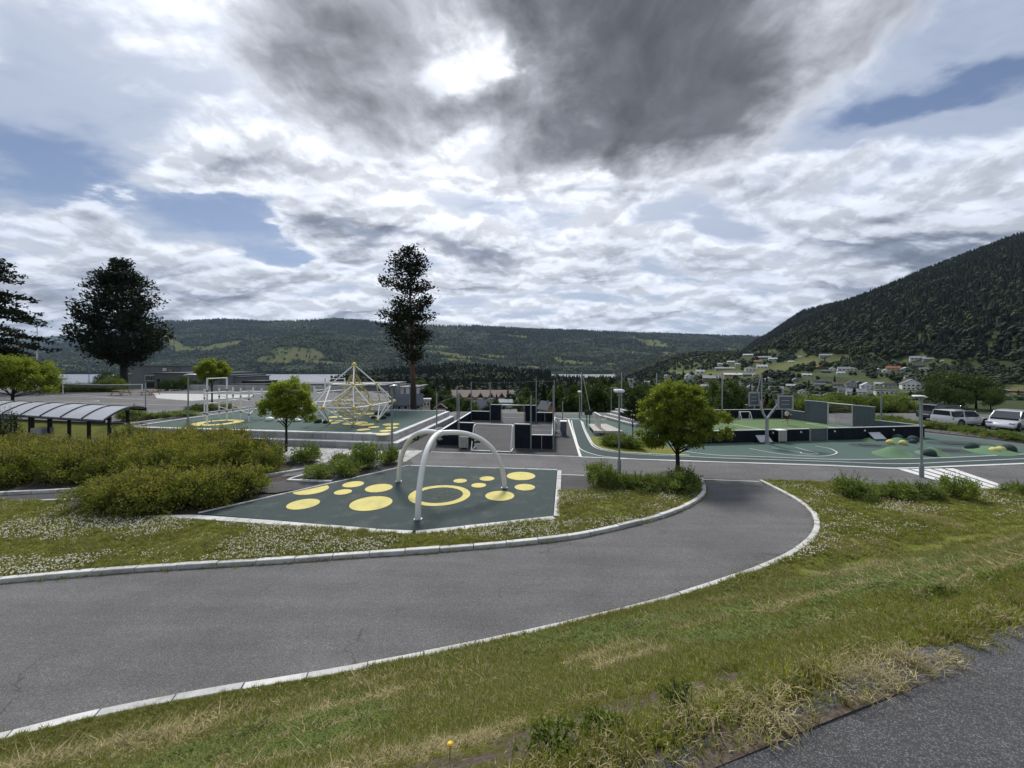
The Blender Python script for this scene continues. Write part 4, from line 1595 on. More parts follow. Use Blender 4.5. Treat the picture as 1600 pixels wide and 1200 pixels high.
def build_upper_yard():
    """School yard at terrace height on the left, with its painted lines."""
    w = bank = None
    bd = [tp(6.5, 13.15, 0), tp(21.15, 13.15, 0), tp(21.15, 2.0, 0), Vector((-33.5, 31.5, 0)), Vector((-55, 36, 0)), Vector((-120, 46, 0)), Vector((-130, 80, 0)), Vector((-60, 74, 0)), Vector((-30, 72, 0)), Vector((-20, 62, 0))]
    mb = MB()
    mb.prism(bd, -1.2, TZ - 0.03)
    y = mb.build('school_yard', M_ASPH_ROAD)
    y['kind'] = 'structure'
    z = TZ - 0.018
    L = lambda *q: [P(a, b, TZ) for a, b in q]
    for ln in (L((60, 617), (230, 624), (430, 626)), L((50, 627), (330, 634)), L((165, 641), (330, 646)), L((200, 650), (300, 646), (396, 634)), L((100, 634), (185, 643)), L((100, 615), (190, 622))):
        band('yard_line', ln, 0.10, z, M_LINE, y)
    mb = MB()
    c = P(124, 627.5, TZ)
    mb.disc((c.x, c.y, z), 1.75, 1.75, seg=36, rin=0.93)
    mb.build('yard_circle', M_LINE, y)
    flat('pale_paving', [P(245, 622, TZ), P(300, 626, TZ), P(385, 620.5, TZ), P(400, 616.5, TZ), P(240, 614.5, TZ)], TZ - 0.02, M_CONC, kind='structure')
    # slope of soil in front of the yard, behind the shelter
    mb = MB()
    mb.strip([Vector((-26.5, 28.3, -0.02)), Vector((-34, 30.0, -0.02)), Vector((-60, 34, -0.02))], [Vector((-28.5, 31.0, TZ - .04)), Vector((-34, 32.0, TZ - .04)), Vector((-60, 37.2, TZ - .04))])
    structure('planted_slope', mb, M_LAWN)
    # low planted strip beside the terrace's far left edge
    k = empty_structure('yard_kerb', 'pale kerb along the planted strip at the left of the terrace')
    kerb(k, [tp(22.6, 0.8, TZ - .03), tp(23.0, 6, TZ - .03), tp(22.8, 13, TZ - .03), tp(18, 15.5, TZ - .03), tp(8, 16.5, TZ - 0.03)], -0.14, 0.12, 1.2)


build_paths()
build_lawns()
build_swing_court()
build_terrace()
build_right_courts()
build_upper_yard()


# ================================================================ PLAY THINGS AND STREET FURNITURE
M_WHITE = material('white painted steel', (0.74, 0.74, 0.72), 0.4, var=0.05, vscale=3, dirt=(0.45, 0.44, 0.40), dirt_amt=0.3, dirt_scale=3)
M_STEEL = material('galvanised steel', (0.34, 0.36, 0.38), 0.45, 0.6, var=0.12, vscale=6)
M_POLE = material('grey green lamp pole', (0.22, 0.25, 0.25), 0.5, 0.3, var=0.08)
M_DARKMETAL = material('black painted metal', (0.014, 0.015, 0.017), 0.5, 0.2, var=0.1)
M_YELLOW = material('yellow plastic', (0.60, 0.47, 0.05), 0.45, var=0.06)
M_ROPE = material('beige rope', (0.42, 0.36, 0.13), 0.9, var=0.2, vscale=9)
M_LENS = material('lamp head white', (0.62, 0.66, 0.68), 0.3, var=0.03)
M_BOARD = material('blue black boards', (0.008, 0.012, 0.019), 0.8, spec=0.2, var=0.2, vscale=2, fine=0.2, fscale=30, dirt=(0.02, 0.024, 0.03), dirt_amt=0.35, dirt_scale=1.5, streak=(3, 3, 0.4), objvar=0.15)
M_GREYBOARD = material('blue grey boards', (0.085, 0.102, 0.120), 0.75, var=0.15, vscale=2, fine=0.15, fscale=30, dirt=(0.06, 0.07, 0.08), dirt_amt=0.5, dirt_scale=1.5, streak=(3, 3, 0.4), objvar=0.12)
M_CAP = material('light grey cap rail', (0.48, 0.50, 0.52), 0.55, 0.2, var=0.06)
M_NET = material('grey net cord', (0.15, 0.15, 0.15), 0.9, var=0.1)
M_ROOFSHEET = material('milky roof sheet', (0.36, 0.375, 0.40), 0.35, var=0.07, vscale=1.5, dirt=(0.28, 0.29, 0.30), dirt_amt=0.4, dirt_scale=1.2)
M_WOOD = material('brown bench wood', (0.24, 0.15, 0.075), 0.75, var=0.15, vscale=4, bump=0.2, objvar=0.12)
M_PALEWOOD = material('pale silvery wood', (0.42, 0.40, 0.37), 0.8, var=0.12, vscale=5, bump=0.2, objvar=0.12, dirt=(0.22, 0.2, 0.18), dirt_amt=0.4, dirt_scale=4)
M_SIGNW = material('matt white sheet', (0.70, 0.71, 0.72), 0.5, var=0.04)


def swing_frame():
    c = P(687, 774.5, 0.06)
    ap = 2.66
    t = thing('arch_swing_frame', 'three legged arched white swing frame standing on the dark green court', 'swing frame', (c.x, c.y, 0.06))
    for px, py in ((653, 811), (623, 752), (788, 762)):
        b = P(px, py, 0.06)
        dv = Vector((b.x - c.x, b.y - c.y, 0))
        pts = []
        for i in range(21):
            th = (math.pi / 2) * i / 20
            k = math.cos(th) ** 0.82
            z = math.sin(th) ** 0.95
            pts.append(Vector((c.x + dv.x * (0.05 + 0.95 * k), c.y + dv.y * (0.05 + 0.95 * k), 0.055 + ap * z)))
        mb = MB()
        mb.tube(pts, 0.108, 14)
        leg = mb.build('leg', M_WHITE, t, smooth=True)
        mb = MB()
        mb.lathe([(0.15, 0.055), (0.15, 0.075), (0.112, 0.08)], (b.x, b.y, 0), 16)
        mb.build('foot_plate', M_STEEL, leg)
        q, q2 = pts[13], pts[15]
        mb = MB()
        mb.tube([q - Vector((0, 0, 0.13)), (q + q2) / 2 - Vector((0, 0, 0.21)) - dv * 0.03, q2 - Vector((0, 0, 0.14))], 0.05, 8)
        mb.build('rubber_buffer', M_DARKMETAL, leg)
    mb = MB()
    mb.lathe([(0.10, ap - 0.13), (0.17, ap - 0.09), (0.19, ap), (0.17, ap + 0.09), (0.07, ap + 0.13), (1e-5, ap + 0.14)], (c.x, c.y, 0.055), 16)
    hub = mb.build('hub', M_WHITE, t, smooth=True)
    mb = MB()
    mb.lathe([(0.05, ap - 0.30), (0.07, ap - 0.26), (0.05, ap - 0.13)], (c.x, c.y, 0.055), 12)
    mb.box((c.x, c.y, ap - 0.20), (0.22, 0.05, 0.06))
    mb.build('swivel', M_STEEL, hub)
    mb = MB()
    mb.box((c.x - 0.04, c.y + 0.02, ap + 0.24), (0.30, 0.06, 0.05), rot=0.5)
    mb.build('top_bracket', M_STEEL, hub)


def rope_dome():
    c = Vector((-12.75, 31.0, TZ))
    t = thing('climbing_dome', 'white rod climbing dome with yellow ball joints and rope net on the terrace', 'climbing dome', c)
    H1, H2, HT = 3.15, 1.62, 4.70
    A4 = [R(a) for a in (-70, 20, 110, 200)]
    A10 = [R(a) for a in (-46, -68, -110, -130, 194, 134, 112, 70, 50, 14)]
    pt = lambda r, a, z: Vector((c.x + r * math.cos(a), c.y + r * math.sin(a), c.z + z))
    apex = pt(0, 0, HT)
    n1 = [pt(1.70, a, H1) for a in A4]
    n2 = [pt(3.12, a, H2 + 0.10 * math.cos(2 * a)) for a in A10]
    n0 = [pt(1.80, a, 0.13) for a in A4]
    rods = [(apex, p) for p in n1] + [(n1[i], n1[(i + 1) % 4]) for i in range(4)] + [(n2[i], n2[(i + 1) % 10]) for i in range(10)]
    for ring in (n1, n0):
        for p in ring:
            for q in sorted(n2, key=lambda q: (q.xy - p.xy).length)[:3]:
                rods.append((p, q))
    for p, q in rods:
        MB().tube([p, q], 0.047, 8).build('rod', M_WHITE, t, smooth=True)
    for p, r in [(apex, 0.19)] + [(p, 0.135) for p in n1 + n2] + [(p, 0.13) for p in n0]:
        MB().ball(p, r, 12, 8).build('ball_joint', M_YELLOW, t, smooth=True)
    # inner rope net: rings and rising ropes
    mb = MB()
    rings = []
    for k, (r, z) in enumerate(((0.25, 3.9), (0.7, 3.0), (1.2, 2.3), (1.6, 1.65), (1.3, 1.05), (0.8, 0.55))):
        ring = [pt(r * (1 + 0.05 * math.sin(3 * i + k)), 2 * math.pi * (i + 0.5 * k) / 8, z) for i in range(8)]
        for i in range(8):
            mb.tube([ring[i], (ring[i] + ring[(i + 1) % 8]) / 2 - Vector((0, 0, 0.05)), ring[(i + 1) % 8]], 0.026, 4, cap=False)
        if rings:
            for i in range(8):
                mb.tube([rings[-1][i], ring[i]], 0.025, 4, cap=False)
                mb.tube([rings[-1][i], ring[(i + 1) % 8]], 0.022, 4, cap=False)
        rings.append(ring)
    for i in range(8):
        mb.tube([rings[3][i], min(n2, key=lambda q: (q - rings[3][i]).length)], 0.020, 4, cap=False)
        mb.tube([rings[1][i], min(n1, key=lambda q: (q - rings[1][i]).length)], 0.020, 4, cap=False)
    mb.tube([apex, rings[0][0]], 0.02, 4)
    mb.tube([apex, rings[0][4]], 0.02, 4)
    mb.build('rope_net', M_ROPE, t)


def post_rig():
    """White workout posts and bars."""
    t = thing('climbing_bars', 'white posts with horizontal bars beyond the yellow ring on the terrace', 'climbing bars', P(365, 655, TZ))
    posts = {}
    for k, (px, top, base) in {'a': (319.5, 608, 656.5), 'b': (323.7, 590.5, 663), 'c': (342.5, 606.5, 653.5), 'd': (354.5, 590.5, 657.3), 'e': (364, 605, 650.7), 'f': (376, 606.5, 654.3),
                               'g': (389, 610, 659), 'h': (395.6, 605.5, 651.6), 'i': (409, 607, 655), 'j': (428, 612, 652)}.items():
        b = P(px, base, TZ)
        z1 = CAM_H - (top - HOR) / FPX * b.y
        posts[k] = (b, z1)
        mb = MB()
        mb.tube([b + Vector((0, 0, 0.005)), Vector((b.x, b.y, z1))], 0.062, 12)
        p = mb.build('post', M_WHITE, t, smooth=True)
        for f in (0.22, 0.72):
            mb = MB()
            zc = TZ + (z1 - TZ) * f
            mb.lathe([(0.064, zc - .05), (0.073, zc - .045), (0.073, zc + .045), (0.064, zc + .05)], (b.x, b.y, 0), 12)
            mb.build('clamp', M_DARKMETAL, p)
    def bar(k, l, z, r=0.035):
        a, b = posts[k][0], posts[l][0]
        MB().tube([Vector((a.x, a.y, z)), Vector((b.x, b.y, z))], r, 8).build('bar', M_WHITE, t, smooth=True)
    bar('b', 'd', posts['b'][1] - 0.06, 0.04)
    for k, l, z in (('a', 'b', 2.9), ('a', 'c', 3.2), ('a', 'c', 2.3), ('c', 'd', 2.9), ('c', 'd', 1.9), ('c', 'e', 3.2), ('d', 'f', 2.6), ('e', 'f', 3.1), ('e', 'f', 1.9), ('f', 'g', 2.6), ('f', 'g', 1.6), ('g', 'h', 2.9), ('g', 'h', 1.5), ('h', 'i', 2.0), ('h', 'i', 3.05), ('i', 'j', 1.7), ('f', 'h', 3.25)):
        bar(k, l, z)
    b, q = P(380, 651, TZ), P(432, 651, TZ)
    MB().tube([Vector((b.x, b.y, 3.15)), Vector((q.x, q.y, 3.15))], 0.08, 10).build('monkey_beam', M_WHITE, t, smooth=True)
    t2 = thing('pull_up_bars', 'white pull up bar set standing behind the climbing dome', 'pull up bars', P(510, 646, TZ))
    ends = []
    for px, top, base in ((491, 604, 649), (493.5, 607, 653.3), (508, 591, 645), (538.5, 590, 644), (521, 612, 646), (606.5, 614, 643.5)):
        b = P(px, base, TZ)
        z1 = CAM_H - (top - HOR) / FPX * b.y
        MB().tube([b + Vector((0, 0, .005)), Vector((b.x, b.y, z1))], 0.07, 10).build('post', M_WHITE, t2, smooth=True)
        ends.append((b, z1))
    for i, j, z in ((2, 3, ends[2][1] - .06), (0, 2, 3.2), (1, 4, 3.1), (1, 4, 2.2), (4, 3, 3.1), (3, 5, 2.9), (3, 5, 1.7)):
        a, b = ends[i][0], ends[j][0]
        MB().tube([Vector((a.x, a.y, z)), Vector((b.x, b.y, z))], 0.035, 8).build('bar', M_WHITE, t2, smooth=True)


def pill(name, label, px, py, wpx, h, mat, group, z=TZ, depth=None, cat='rubber stone'):
    c = P(px, py, z)
    w = wpx / FPX * c.y
    d = depth or min(w, 0.62)
    mb = MB()
    n = 14
    prof = [(0.44, 0.0), (0.50, 0.22), (0.50, 0.55), (0.44, 0.82), (0.30, 0.96), (1e-5, 1.0)]
    rings = []
    for r, zz in prof:
        ring = []
        for i in range(n):
            a = 2 * math.pi * i / n
            x = math.copysign(abs(math.cos(a)) ** 0.6, math.cos(a)) * r * w
            y = math.copysign(abs(math.sin(a)) ** 0.6, math.sin(a)) * r * d
            ring.append((c.x + x, c.y + d / 2 + y, z + 0.003 + zz * h))
        rings.append(ring)
    vs = [p for r in rings for p in r]
    fs = [(k * n + i, k * n + (i + 1) % n, (k + 1) * n + (i + 1) % n, (k + 1) * n + i) for k in range(len(prof) - 1) for i in range(n)] + [tuple(range(n - 1, -1, -1))]
    mb.raw(vs, fs)
    o = mb.build(name, mat, smooth=True)
    return tag(o, label, cat, group)


def dome(label, px, py, wpx, mat, group, z=0.0, flatness=0.95, lift=0.0):
    c = P(px, py, z)
    r = wpx / 2 / FPX * c.y
    mb = MB()
    mb.ball((c.x, c.y + r * .6, z + lift + 0.004 + r * 0.34), r, 18, 9, flatness, z0=-0.45)
    o = mb.build('rubber_dome', mat, smooth=True)
    return tag(o, label, 'rubber dome', group)


def rubber_things():
    g = 'rubber stones on the terrace'
    pill('rubber_stone', 'short white rubber stone at the left end of the stone row', 418, 658, 10.5, 0.30, M_WHITE, g)
    pill('rubber_beam', 'long low white rubber beam behind the round tree trunk', 449, 659, 39, 0.24, M_WHITE, g, depth=0.42, cat='rubber beam')
    pill('rubber_stone', 'white rubber stone between the long beam and the dark stone', 480, 659.5, 11, 0.32, M_WHITE, g)
    pill('rubber_stone', 'dark green rubber stone right of the white one', 494, 661, 11, 0.31, M_RUB_LANE, g)
    pill('rubber_stone', 'small dark rubber stone beside the front left dome joint', 507, 661.5, 8, 0.24, M_RUB_BLACK, g)
    pill('rubber_stone', 'dark rubber stone on the right under the dome', 596.5, 654.8, 10, 0.29, M_RUB_LANE, g)
    pill('rubber_stone', 'dark rubber stone farthest back at the right of the dome', 604, 650, 9, 0.30, M_RUB_BLACK, g)
    pill('rubber_stone', 'low dark rubber stone inside the back of the dome', 582, 654, 7, 0.2, M_RUB_LANE, g)
    pill('rubber_stone', 'dark rubber stone behind the dome rods in the middle', 588, 648, 8, 0.26, M_RUB_BLACK, g)
    for lab, px, py, w in (('raised white balance beam behind the round tree crown', 437, 647.5, 12), ('raised white balance beam seen right of the tree trunk', 455, 648, 11), ('raised white balance beam in front of the pull up bars', 504, 648.5, 11)):
        c = P(px, py, TZ)
        ww = w / FPX * c.y
        t = thing('balance_beam', lab, 'balance beam', c, 'white balance beams')
        MB().box((c.x, c.y, TZ + 0.62), (ww, 0.28, 0.16), bevel=0.05).build('beam', M_WHITE, t)
        for s in (-.35, .35):
            MB().tube([(c.x + s * ww, c.y, TZ + 0.005), (c.x + s * ww, c.y, TZ + 0.54)], 0.05, 8).build('post', M_WHITE, t)
    g = 'rubber domes among the green mounds'
    for lab, px, py, w, m in (('dark rubber dome left of the two middle yellow balls', 1406.5, 687.5, 13, M_RUB_LANE), ('yellow rubber ball left on the middle mound', 1393.5, 694.5, 10, M_RUB_YEL), ('yellow rubber ball right on the middle mound', 1413.5, 695.5, 10, M_RUB_YEL),
                              ('big dark dome against the end of the board fence', 1431, 690.5, 14, M_RUB_LANE), ('low dark dome in front of the big one at the fence end', 1429, 693, 10, M_RUB_LANE), ('dark dome at the front foot of the right lime mound', 1457.5, 713, 17, M_RUB_LANE),
                              ('dark dome left on the far right mound', 1524.5, 703, 17, M_RUB_LANE), ('left yellow ball on the far right mound', 1558, 708.3, 12.5, M_RUB_YEL), ('right yellow ball on the far right mound', 1568.5, 707, 12.5, M_RUB_YEL), ('dark dome at the right end of the far right mound', 1582.5, 706.5, 18, M_RUB_LANE)):
        dome(lab, px, py, w, m, g, lift=0.03 if m is M_RUB_YEL else 0.0)


def lamp(label, px, base, top, z=0.0, head='disc', r=0.055, side=1.0, group='street lamps', Y=None):
    b = P(px, base, z) if Y is None else Vector(((px - 800) / FPX * Y, Y, z))
    z1 = CAM_H - (top - HOR) / FPX * b.y
    t = thing('street_lamp', label, 'street lamp', b, group)
    h = z1 - z
    MB().tube([(b.x, b.y, z + 0.0), (b.x, b.y, z1 - 0.02)], [r, r * 0.8], 10).build('pole', M_POLE, t, smooth=True)
    mb = MB()
    mb.lathe([(r * 1.75, 0.0), (r * 1.75, 0.62), (r * 1.1, 0.72)], (b.x, b.y, z), 12)
    mb.build('base_sleeve', M_POLE, t, smooth=True)
    if head == 'disc':
        mb = MB()
        L = 0.78
        prof = [(-0.30, 0.10, 0.0), (-0.27, 0.20, 0.03), (0.0, 0.27, 0.085), (0.30, 0.24, 0.09), (0.44, 0.12, 0.07), (0.49, 0.03, 0.055)]
        vs, fs = [], []
        for x, w, zz in prof:
            for k in range(8):
                a = 2 * math.pi * k / 8
                vs.append((b.x - side * (x + 0.08) * L / 0.78, b.y + w * math.cos(a), z1 + zz * 0.9 + 0.055 * math.sin(a) * (0.5 + w)))
        for i in range(len(prof) - 1):
            for k in range(8):
                fs.append((i * 8 + k, i * 8 + (k + 1) % 8, (i + 1) * 8 + (k + 1) % 8, (i + 1) * 8 + k))
        fs += [tuple(range(7, -1, -1)), tuple(range(len(vs) - 8, len(vs)))]
        mb.raw(vs, fs)
        hd = mb.build('lamp_head', M_LENS, t, smooth=True)
        MB().lathe([(r * 0.8, -0.16), (r * 1.5, -0.10), (r * 1.5, 0.0)], (b.x, b.y, z1), 10).build('collar', M_POLE, t)
    elif head == 'box':
        MB().box((b.x, b.y + 0.05, z1 + 0.07), (0.44, 0.62, 0.17), bevel=0.05).build('lamp_head', M_LENS, t)
        MB().lathe([(r * 0.8, -0.2), (r * 1.7, -0.15), (r * 1.7, 0.0)], (b.x, b.y, z1), 10).build('collar', M_POLE, t)
    elif head == 'ball':
        MB().ball((b.x, b.y, z1 + 0.05), 0.22, 10, 6, 0.6).build('lamp_head', M_LENS, t, smooth=True)
    else:
        MB().box((b.x + 0.35 * side, b.y, z1), (0.85, 0.16, 0.09), bevel=0.03).build('lamp_head', M_POLE, t)
    return t


def lamps():
    lamp('tall street lamp with a flat oval head behind the shrubs on the right', 1440, 746, 621, head='disc', side=0.7)
    lamp('street lamp with a white box head behind the low hedge mid picture', 967.5, 739, 613, head='box')
    lamp('street lamp with an oval head at the corner of the terrace wall', 612.5, 718, 604, head='disc', side=-0.55)
    lamp('street lamp with an oval head at the left front of the terrace', 294, 669.5, 586.5, z=TZ, head='disc', side=-1.0)
    lamp('small street lamp before the lake beside the left pine', 139, 605, 582, z=TZ - .2, head='arm', Y=74)
    lamp('thin lamp post rising behind the small round tree by the lake', 467, 606, 573, z=-1.0, head='arm', Y=78)
    lamp('thin lamp post left of the tall pine trunk', 640, 641, 600, z=-0.5, head='arm', Y=47, side=-1)
    lamp('lamp with a small white ball head among the birches', 905.5, 654, 613, z=0.0, head='ball')
    lamp('low lamp with pale head beyond the bench deck', 977, 655, 633, z=0.0, head='arm', side=0.6)
    lamp('thin lamp post among the trees left of the white headed lamp', 955, 655, 606, z=-0.5, head='arm', Y=44)


def plain_pole(name, label, cat, pts, r, group=None, mat=None):
    o = thing(name, label, cat, pts[0], group)
    MB().tube(pts, r, 8).build('pole', mat or M_STEEL, o, smooth=True)
    mb = MB()
    mb.box(Vector(pts[0]) + Vector((0, 0, 0.012)), (r * 5, r * 5, 0.02))
    mb.build('base_plate', mat or M_STEEL, o)
    return o


def poles():
    g = 'tall net posts behind the courts'
    Yn = 42.6
    for lab, px, top in (('tall net post with a slanting stay left of the birches', 908.5, 581.5), ('tall net post behind the white headed lamp', 971.2, 582), ('tall net post left of the round tree crown', 1026, 583), ('tall net post between round tree and basketball boards', 1128.5, 584), ('tall net post with a slanting stay behind the left basketball board', 1190, 585)):
        b = D(px, 0, Yn)
        z1 = CAM_H - (top - HOR) / FPX * Yn
        zb = float(terrain_z(b.x, Yn)) + 0.05
        o = plain_pole('net_post', lab, 'post', [(b.x, Yn, zb), (b.x, Yn, z1)], 0.07, g)
        if 'stay' in lab:
            s = 1 if px < 1000 else -1
            MB().tube([(b.x + 0.12 * s, Yn, z1 - 0.2), (b.x + 1.05 * s, Yn - 0.1, zb)], 0.05, 8).build('stay', M_STEEL, o)
    g = 'posts of the yard net'
    for lab, px, top, base in (('thin grey post at the right end of the volleyball net', 227.5, 598, 645),):
        b = P(px, base, TZ)
        z1 = CAM_H - (top - HOR) / FPX * b.y
        plain_pole('yard_post', lab, 'post', [b, (b.x, b.y, z1)], 0.055)
    b = Vector(((58 - 800) / FPX * 78, 78, 0.4))
    o = thing('flagpole', 'tall white flagpole between the two left pines', 'flagpole', b)
    MB().tube([b, (b.x, b.y, CAM_H - (501 - HOR) / FPX * 78)], [0.13, 0.06], 10).build('pole', M_WHITE, o, smooth=True)
    MB().ball((b.x, b.y, CAM_H - (500 - HOR) / FPX * 78), 0.14, 8, 6).build('finial', M_WHITE, o)
    # volleyball net on the yard
    a, b = P(74, 614, TZ), P(222, 617, TZ)
    b = Vector((b.x, 60, TZ))
    a = Vector((-72.5, 62, TZ))
    t = thing('volleyball_net', 'volleyball net with a white band across the grey school yard', 'net', a)
    for p in (a, b):
        MB().tube([p, p + Vector((0, 0, 1.7))], 0.05, 8).build('post', M_WHITE, t)
    mb = MB()
    z0, z1 = 1.15, 1.62
    mid = (a + b) / 2
    for k, zz in enumerate(np.linspace(z0, z1, 5)):
        mb.tube([a + Vector((0, 0, zz)), mid + Vector((0, 0, zz - 0.12)), b + Vector((0, 0, zz))], 0.012, 4)
    for i in range(40):
        p = a.lerp(b, i / 39)
        s = 0.12 * (1 - abs(i / 39 - .5) * 2)
        mb.tube([p + Vector((0, 0, z0 - s)), p + Vector((0, 0, z1 - s))], 0.008, 3)
    mb.build('net', M_NET, t)
    mb = MB()
    mb.tube([a + Vector((0, 0, 1.64)), mid + Vector((0, 0, 1.52)), b + Vector((0, 0, 1.64))], 0.045, 5)
    mb.build('net_band', M_WHITE, t)


def shelter():
    """Bike shelter with an arched, ribbed roof on dark posts."""
    O = Vector((-26.75, 25.2, 0))
    ax = Vector((-0.958, 0.288, 0))
    dp = Vector((-0.06, 0.998, 0)).normalized()
    t = thing('bike_shelter', 'open shelter with a curved milky ribbed roof on dark posts behind the shrubs', 'shelter', O)
    def arc(u, s, dz=0.0):
        y = 3.05 * s
        z = 1.95 + 0.93 * math.sin(math.pi * (0.10 + 0.62 * s)) - 0.27 + dz
        p = O + ax * u + dp * y
        return Vector((p.x, p.y, z))
    bay = 2.32
    for i in range(8):
        mb = MB()
        n = 12
        for dz in (0, -0.03):
            mb.strip([arc(i * bay + 0.05, k / n, dz) for k in range(n + 1)], [arc((i + 1) * bay - 0.05, k / n, dz) for k in range(n + 1)])
        mb.build('roof_panel', M_ROOFSHEET, t, smooth=True)
    for i in range(9):
        mb = MB()
        mb.tube([arc(i * bay, k / 12, 0.015) for k in range(13)], 0.065, 6)
        rib = mb.build('roof_rib', M_DARKMETAL, t)
    for s, nm in ((0.0, 'front_beam'), (1.0, 'back_beam')):
        mb = MB()
        a, b = arc(0, s, -0.10), arc(8 * bay, s, -0.10)
        mb.tube([a, b], 0.075, 6)
        mb.build(nm, M_DARKMETAL, t)
    for i in range(0, 9, 1):
        for s in ((0.17, 0.62) if i else (0.12, 0.55)):
            top = arc(i * bay + 0.02, s, -0.06)
            mb = MB()
            sw = 0.14 if s > .4 else 0.085
            mb.tube([(top.x, top.y, -0.03), (top.x, top.y, top.z - 0.55), (top.x + 0.02, top.y - 0.04, top.z - 0.25), (top.x + (0.16 if s > .4 else 0.03), top.y - 0.25 * (s > .4), top.z)], [sw * .75, sw * .75, sw * .85, sw], 8)
            mb.build('post', M_DARKMETAL, t, smooth=True)
    mb = MB()
    mb.tube([arc(0, .15, -0.28), arc(8 * bay, .15, -0.28)], 0.05, 5)
    mb.build('cross_beam', M_DARKMETAL, t)
    c = P(191, 664, 0.3)
    b = MB().box((c.x + .2, 27.9, 0.55), (1.0, 0.7, 0.95), rot=-.15, bevel=0.03).build('concrete_block', M_CONC)
    tag(b, 'pale concrete block just right of the shelter roof', 'concrete block')


def picnic_tables():
    def make(label, px, py):
        c = P(px, py, TZ)
        t = thing('picnic_table', label, 'picnic table', c, 'picnic tables on the yard')
        for i in range(5):
            MB().box((c.x, c.y - 0.34 + i * 0.17, TZ + 0.74), (2.3, 0.15, 0.045)).build('top_plank', M_WOOD, t)
        for s in (-1, 1):
            for k in (0, 1):
                MB().box((c.x, c.y + s * (0.72 + .16 * k), TZ + 0.44), (2.3, 0.14, 0.045)).build('seat_plank', M_WOOD, t)
            mb = MB()
            mb.tube([(c.x + s * 0.8, c.y - 0.75, TZ), (c.x + s * 0.8, c.y - 0.3, TZ + 0.72)], 0.05, 5)
            mb.tube([(c.x + s * 0.8, c.y + 0.75, TZ), (c.x + s * 0.8, c.y + 0.3, TZ + 0.72)], 0.05, 5)
            mb.tube([(c.x + s * 0.8, c.y - 0.82, TZ + 0.40), (c.x + s * 0.8, c.y + 0.82, TZ + 0.40)], 0.05, 5)
            mb.build('trestle', M_WOOD, t)
    make('brown picnic table in front of the dark hedge', 189, 617.5)
    make('brown picnic table in front of the grey school building', 235, 616.5)


def board_run(root, a, b, h, n, mat, z=0.0, th=0.10, cap=M_CAP, slat=0.145, capw=0.16):
    """Low fence of upright boards under a cap rail, split into bays."""
    a, b = Vector(a), Vector(b)
    a.z = b.z = 0
    L = (b - a).length
    u = (b - a) / L
    nn = Vector((-u.y, u.x, 0))
    for i in range(n):
        s0, s1 = L * i / n + 0.012, L * (i + 1) / n - 0.012
        mb = MB()
        m = max(1, int(round((s1 - s0) / slat)))
        w = (s1 - s0) / m
        for k in range(m):
            c = a + u * (s0 + (k + .5) * w)
            d = 0.014 * (k % 2)
            mb.box((c.x, c.y, z + h / 2 + 0.015), (w - 0.002, th + d, h - 0.03), rot=math.atan2(u.y, u.x))
        mb.build('board_panel', mat, root)
        if cap:
            c = a + u * ((s0 + s1) / 2)
            MB().box((c.x, c.y, z + h + 0.022), (s1 - s0 + 0.02, capw, 0.045), rot=math.atan2(u.y, u.x)).build('cap_rail', cap, root)


def goal(label, a, b, h, depth, out, group=None, name='goal', z=0.0, net=True):
    """Goal with round frame and net; the net leans back along 'out'."""
    a, b, out = Vector(a), Vector(b), Vector(out)
    t = thing(name, label, 'goal', (a + b) / 2, group)
    U = Vector((0, 0, 1))
    mb = MB()
    mb.tube([a, a + U * h, b + U * h, b], 0.05, 8)
    mb.build('frame', M_WHITE, t, smooth=True)
    for p in (a, b):
        MB().tube([p + U * (h - 0.03), p + U * (h - .05) + out * depth * .35, p + out * depth + U * 0.04, p + U * 0.04], 0.038, 8).build('side_frame', M_WHITE, t, smooth=True)
    MB().tube([a + out * depth + U * .04, b + out * depth + U * .04], 0.038, 8).build('ground_bar', M_WHITE, t, smooth=True)
    if net:
        mb = MB()
        prof = [U * (h - .02), U * (h - .05) + out * depth * .35, out * depth + U * .05]
        L = (b - a).length
        nx = int(L / 0.14)
        for i in range(nx + 1):
            p = a.lerp(b, i / nx)
            mb.tube([p + q for q in prof], 0.004, 3, cap=False)
        for k in range(13):
            f = k / 12 * 2
            i0 = min(int(f), 1)
            q = prof[i0].lerp(prof[i0 + 1], f - i0)
            mid = a.lerp(b, .5) + q - U * 0.03
            mb.tube([a + q, mid, b + q], 0.0045, 3, cap=False)
        mb.build('net', M_NET, t)
    return t


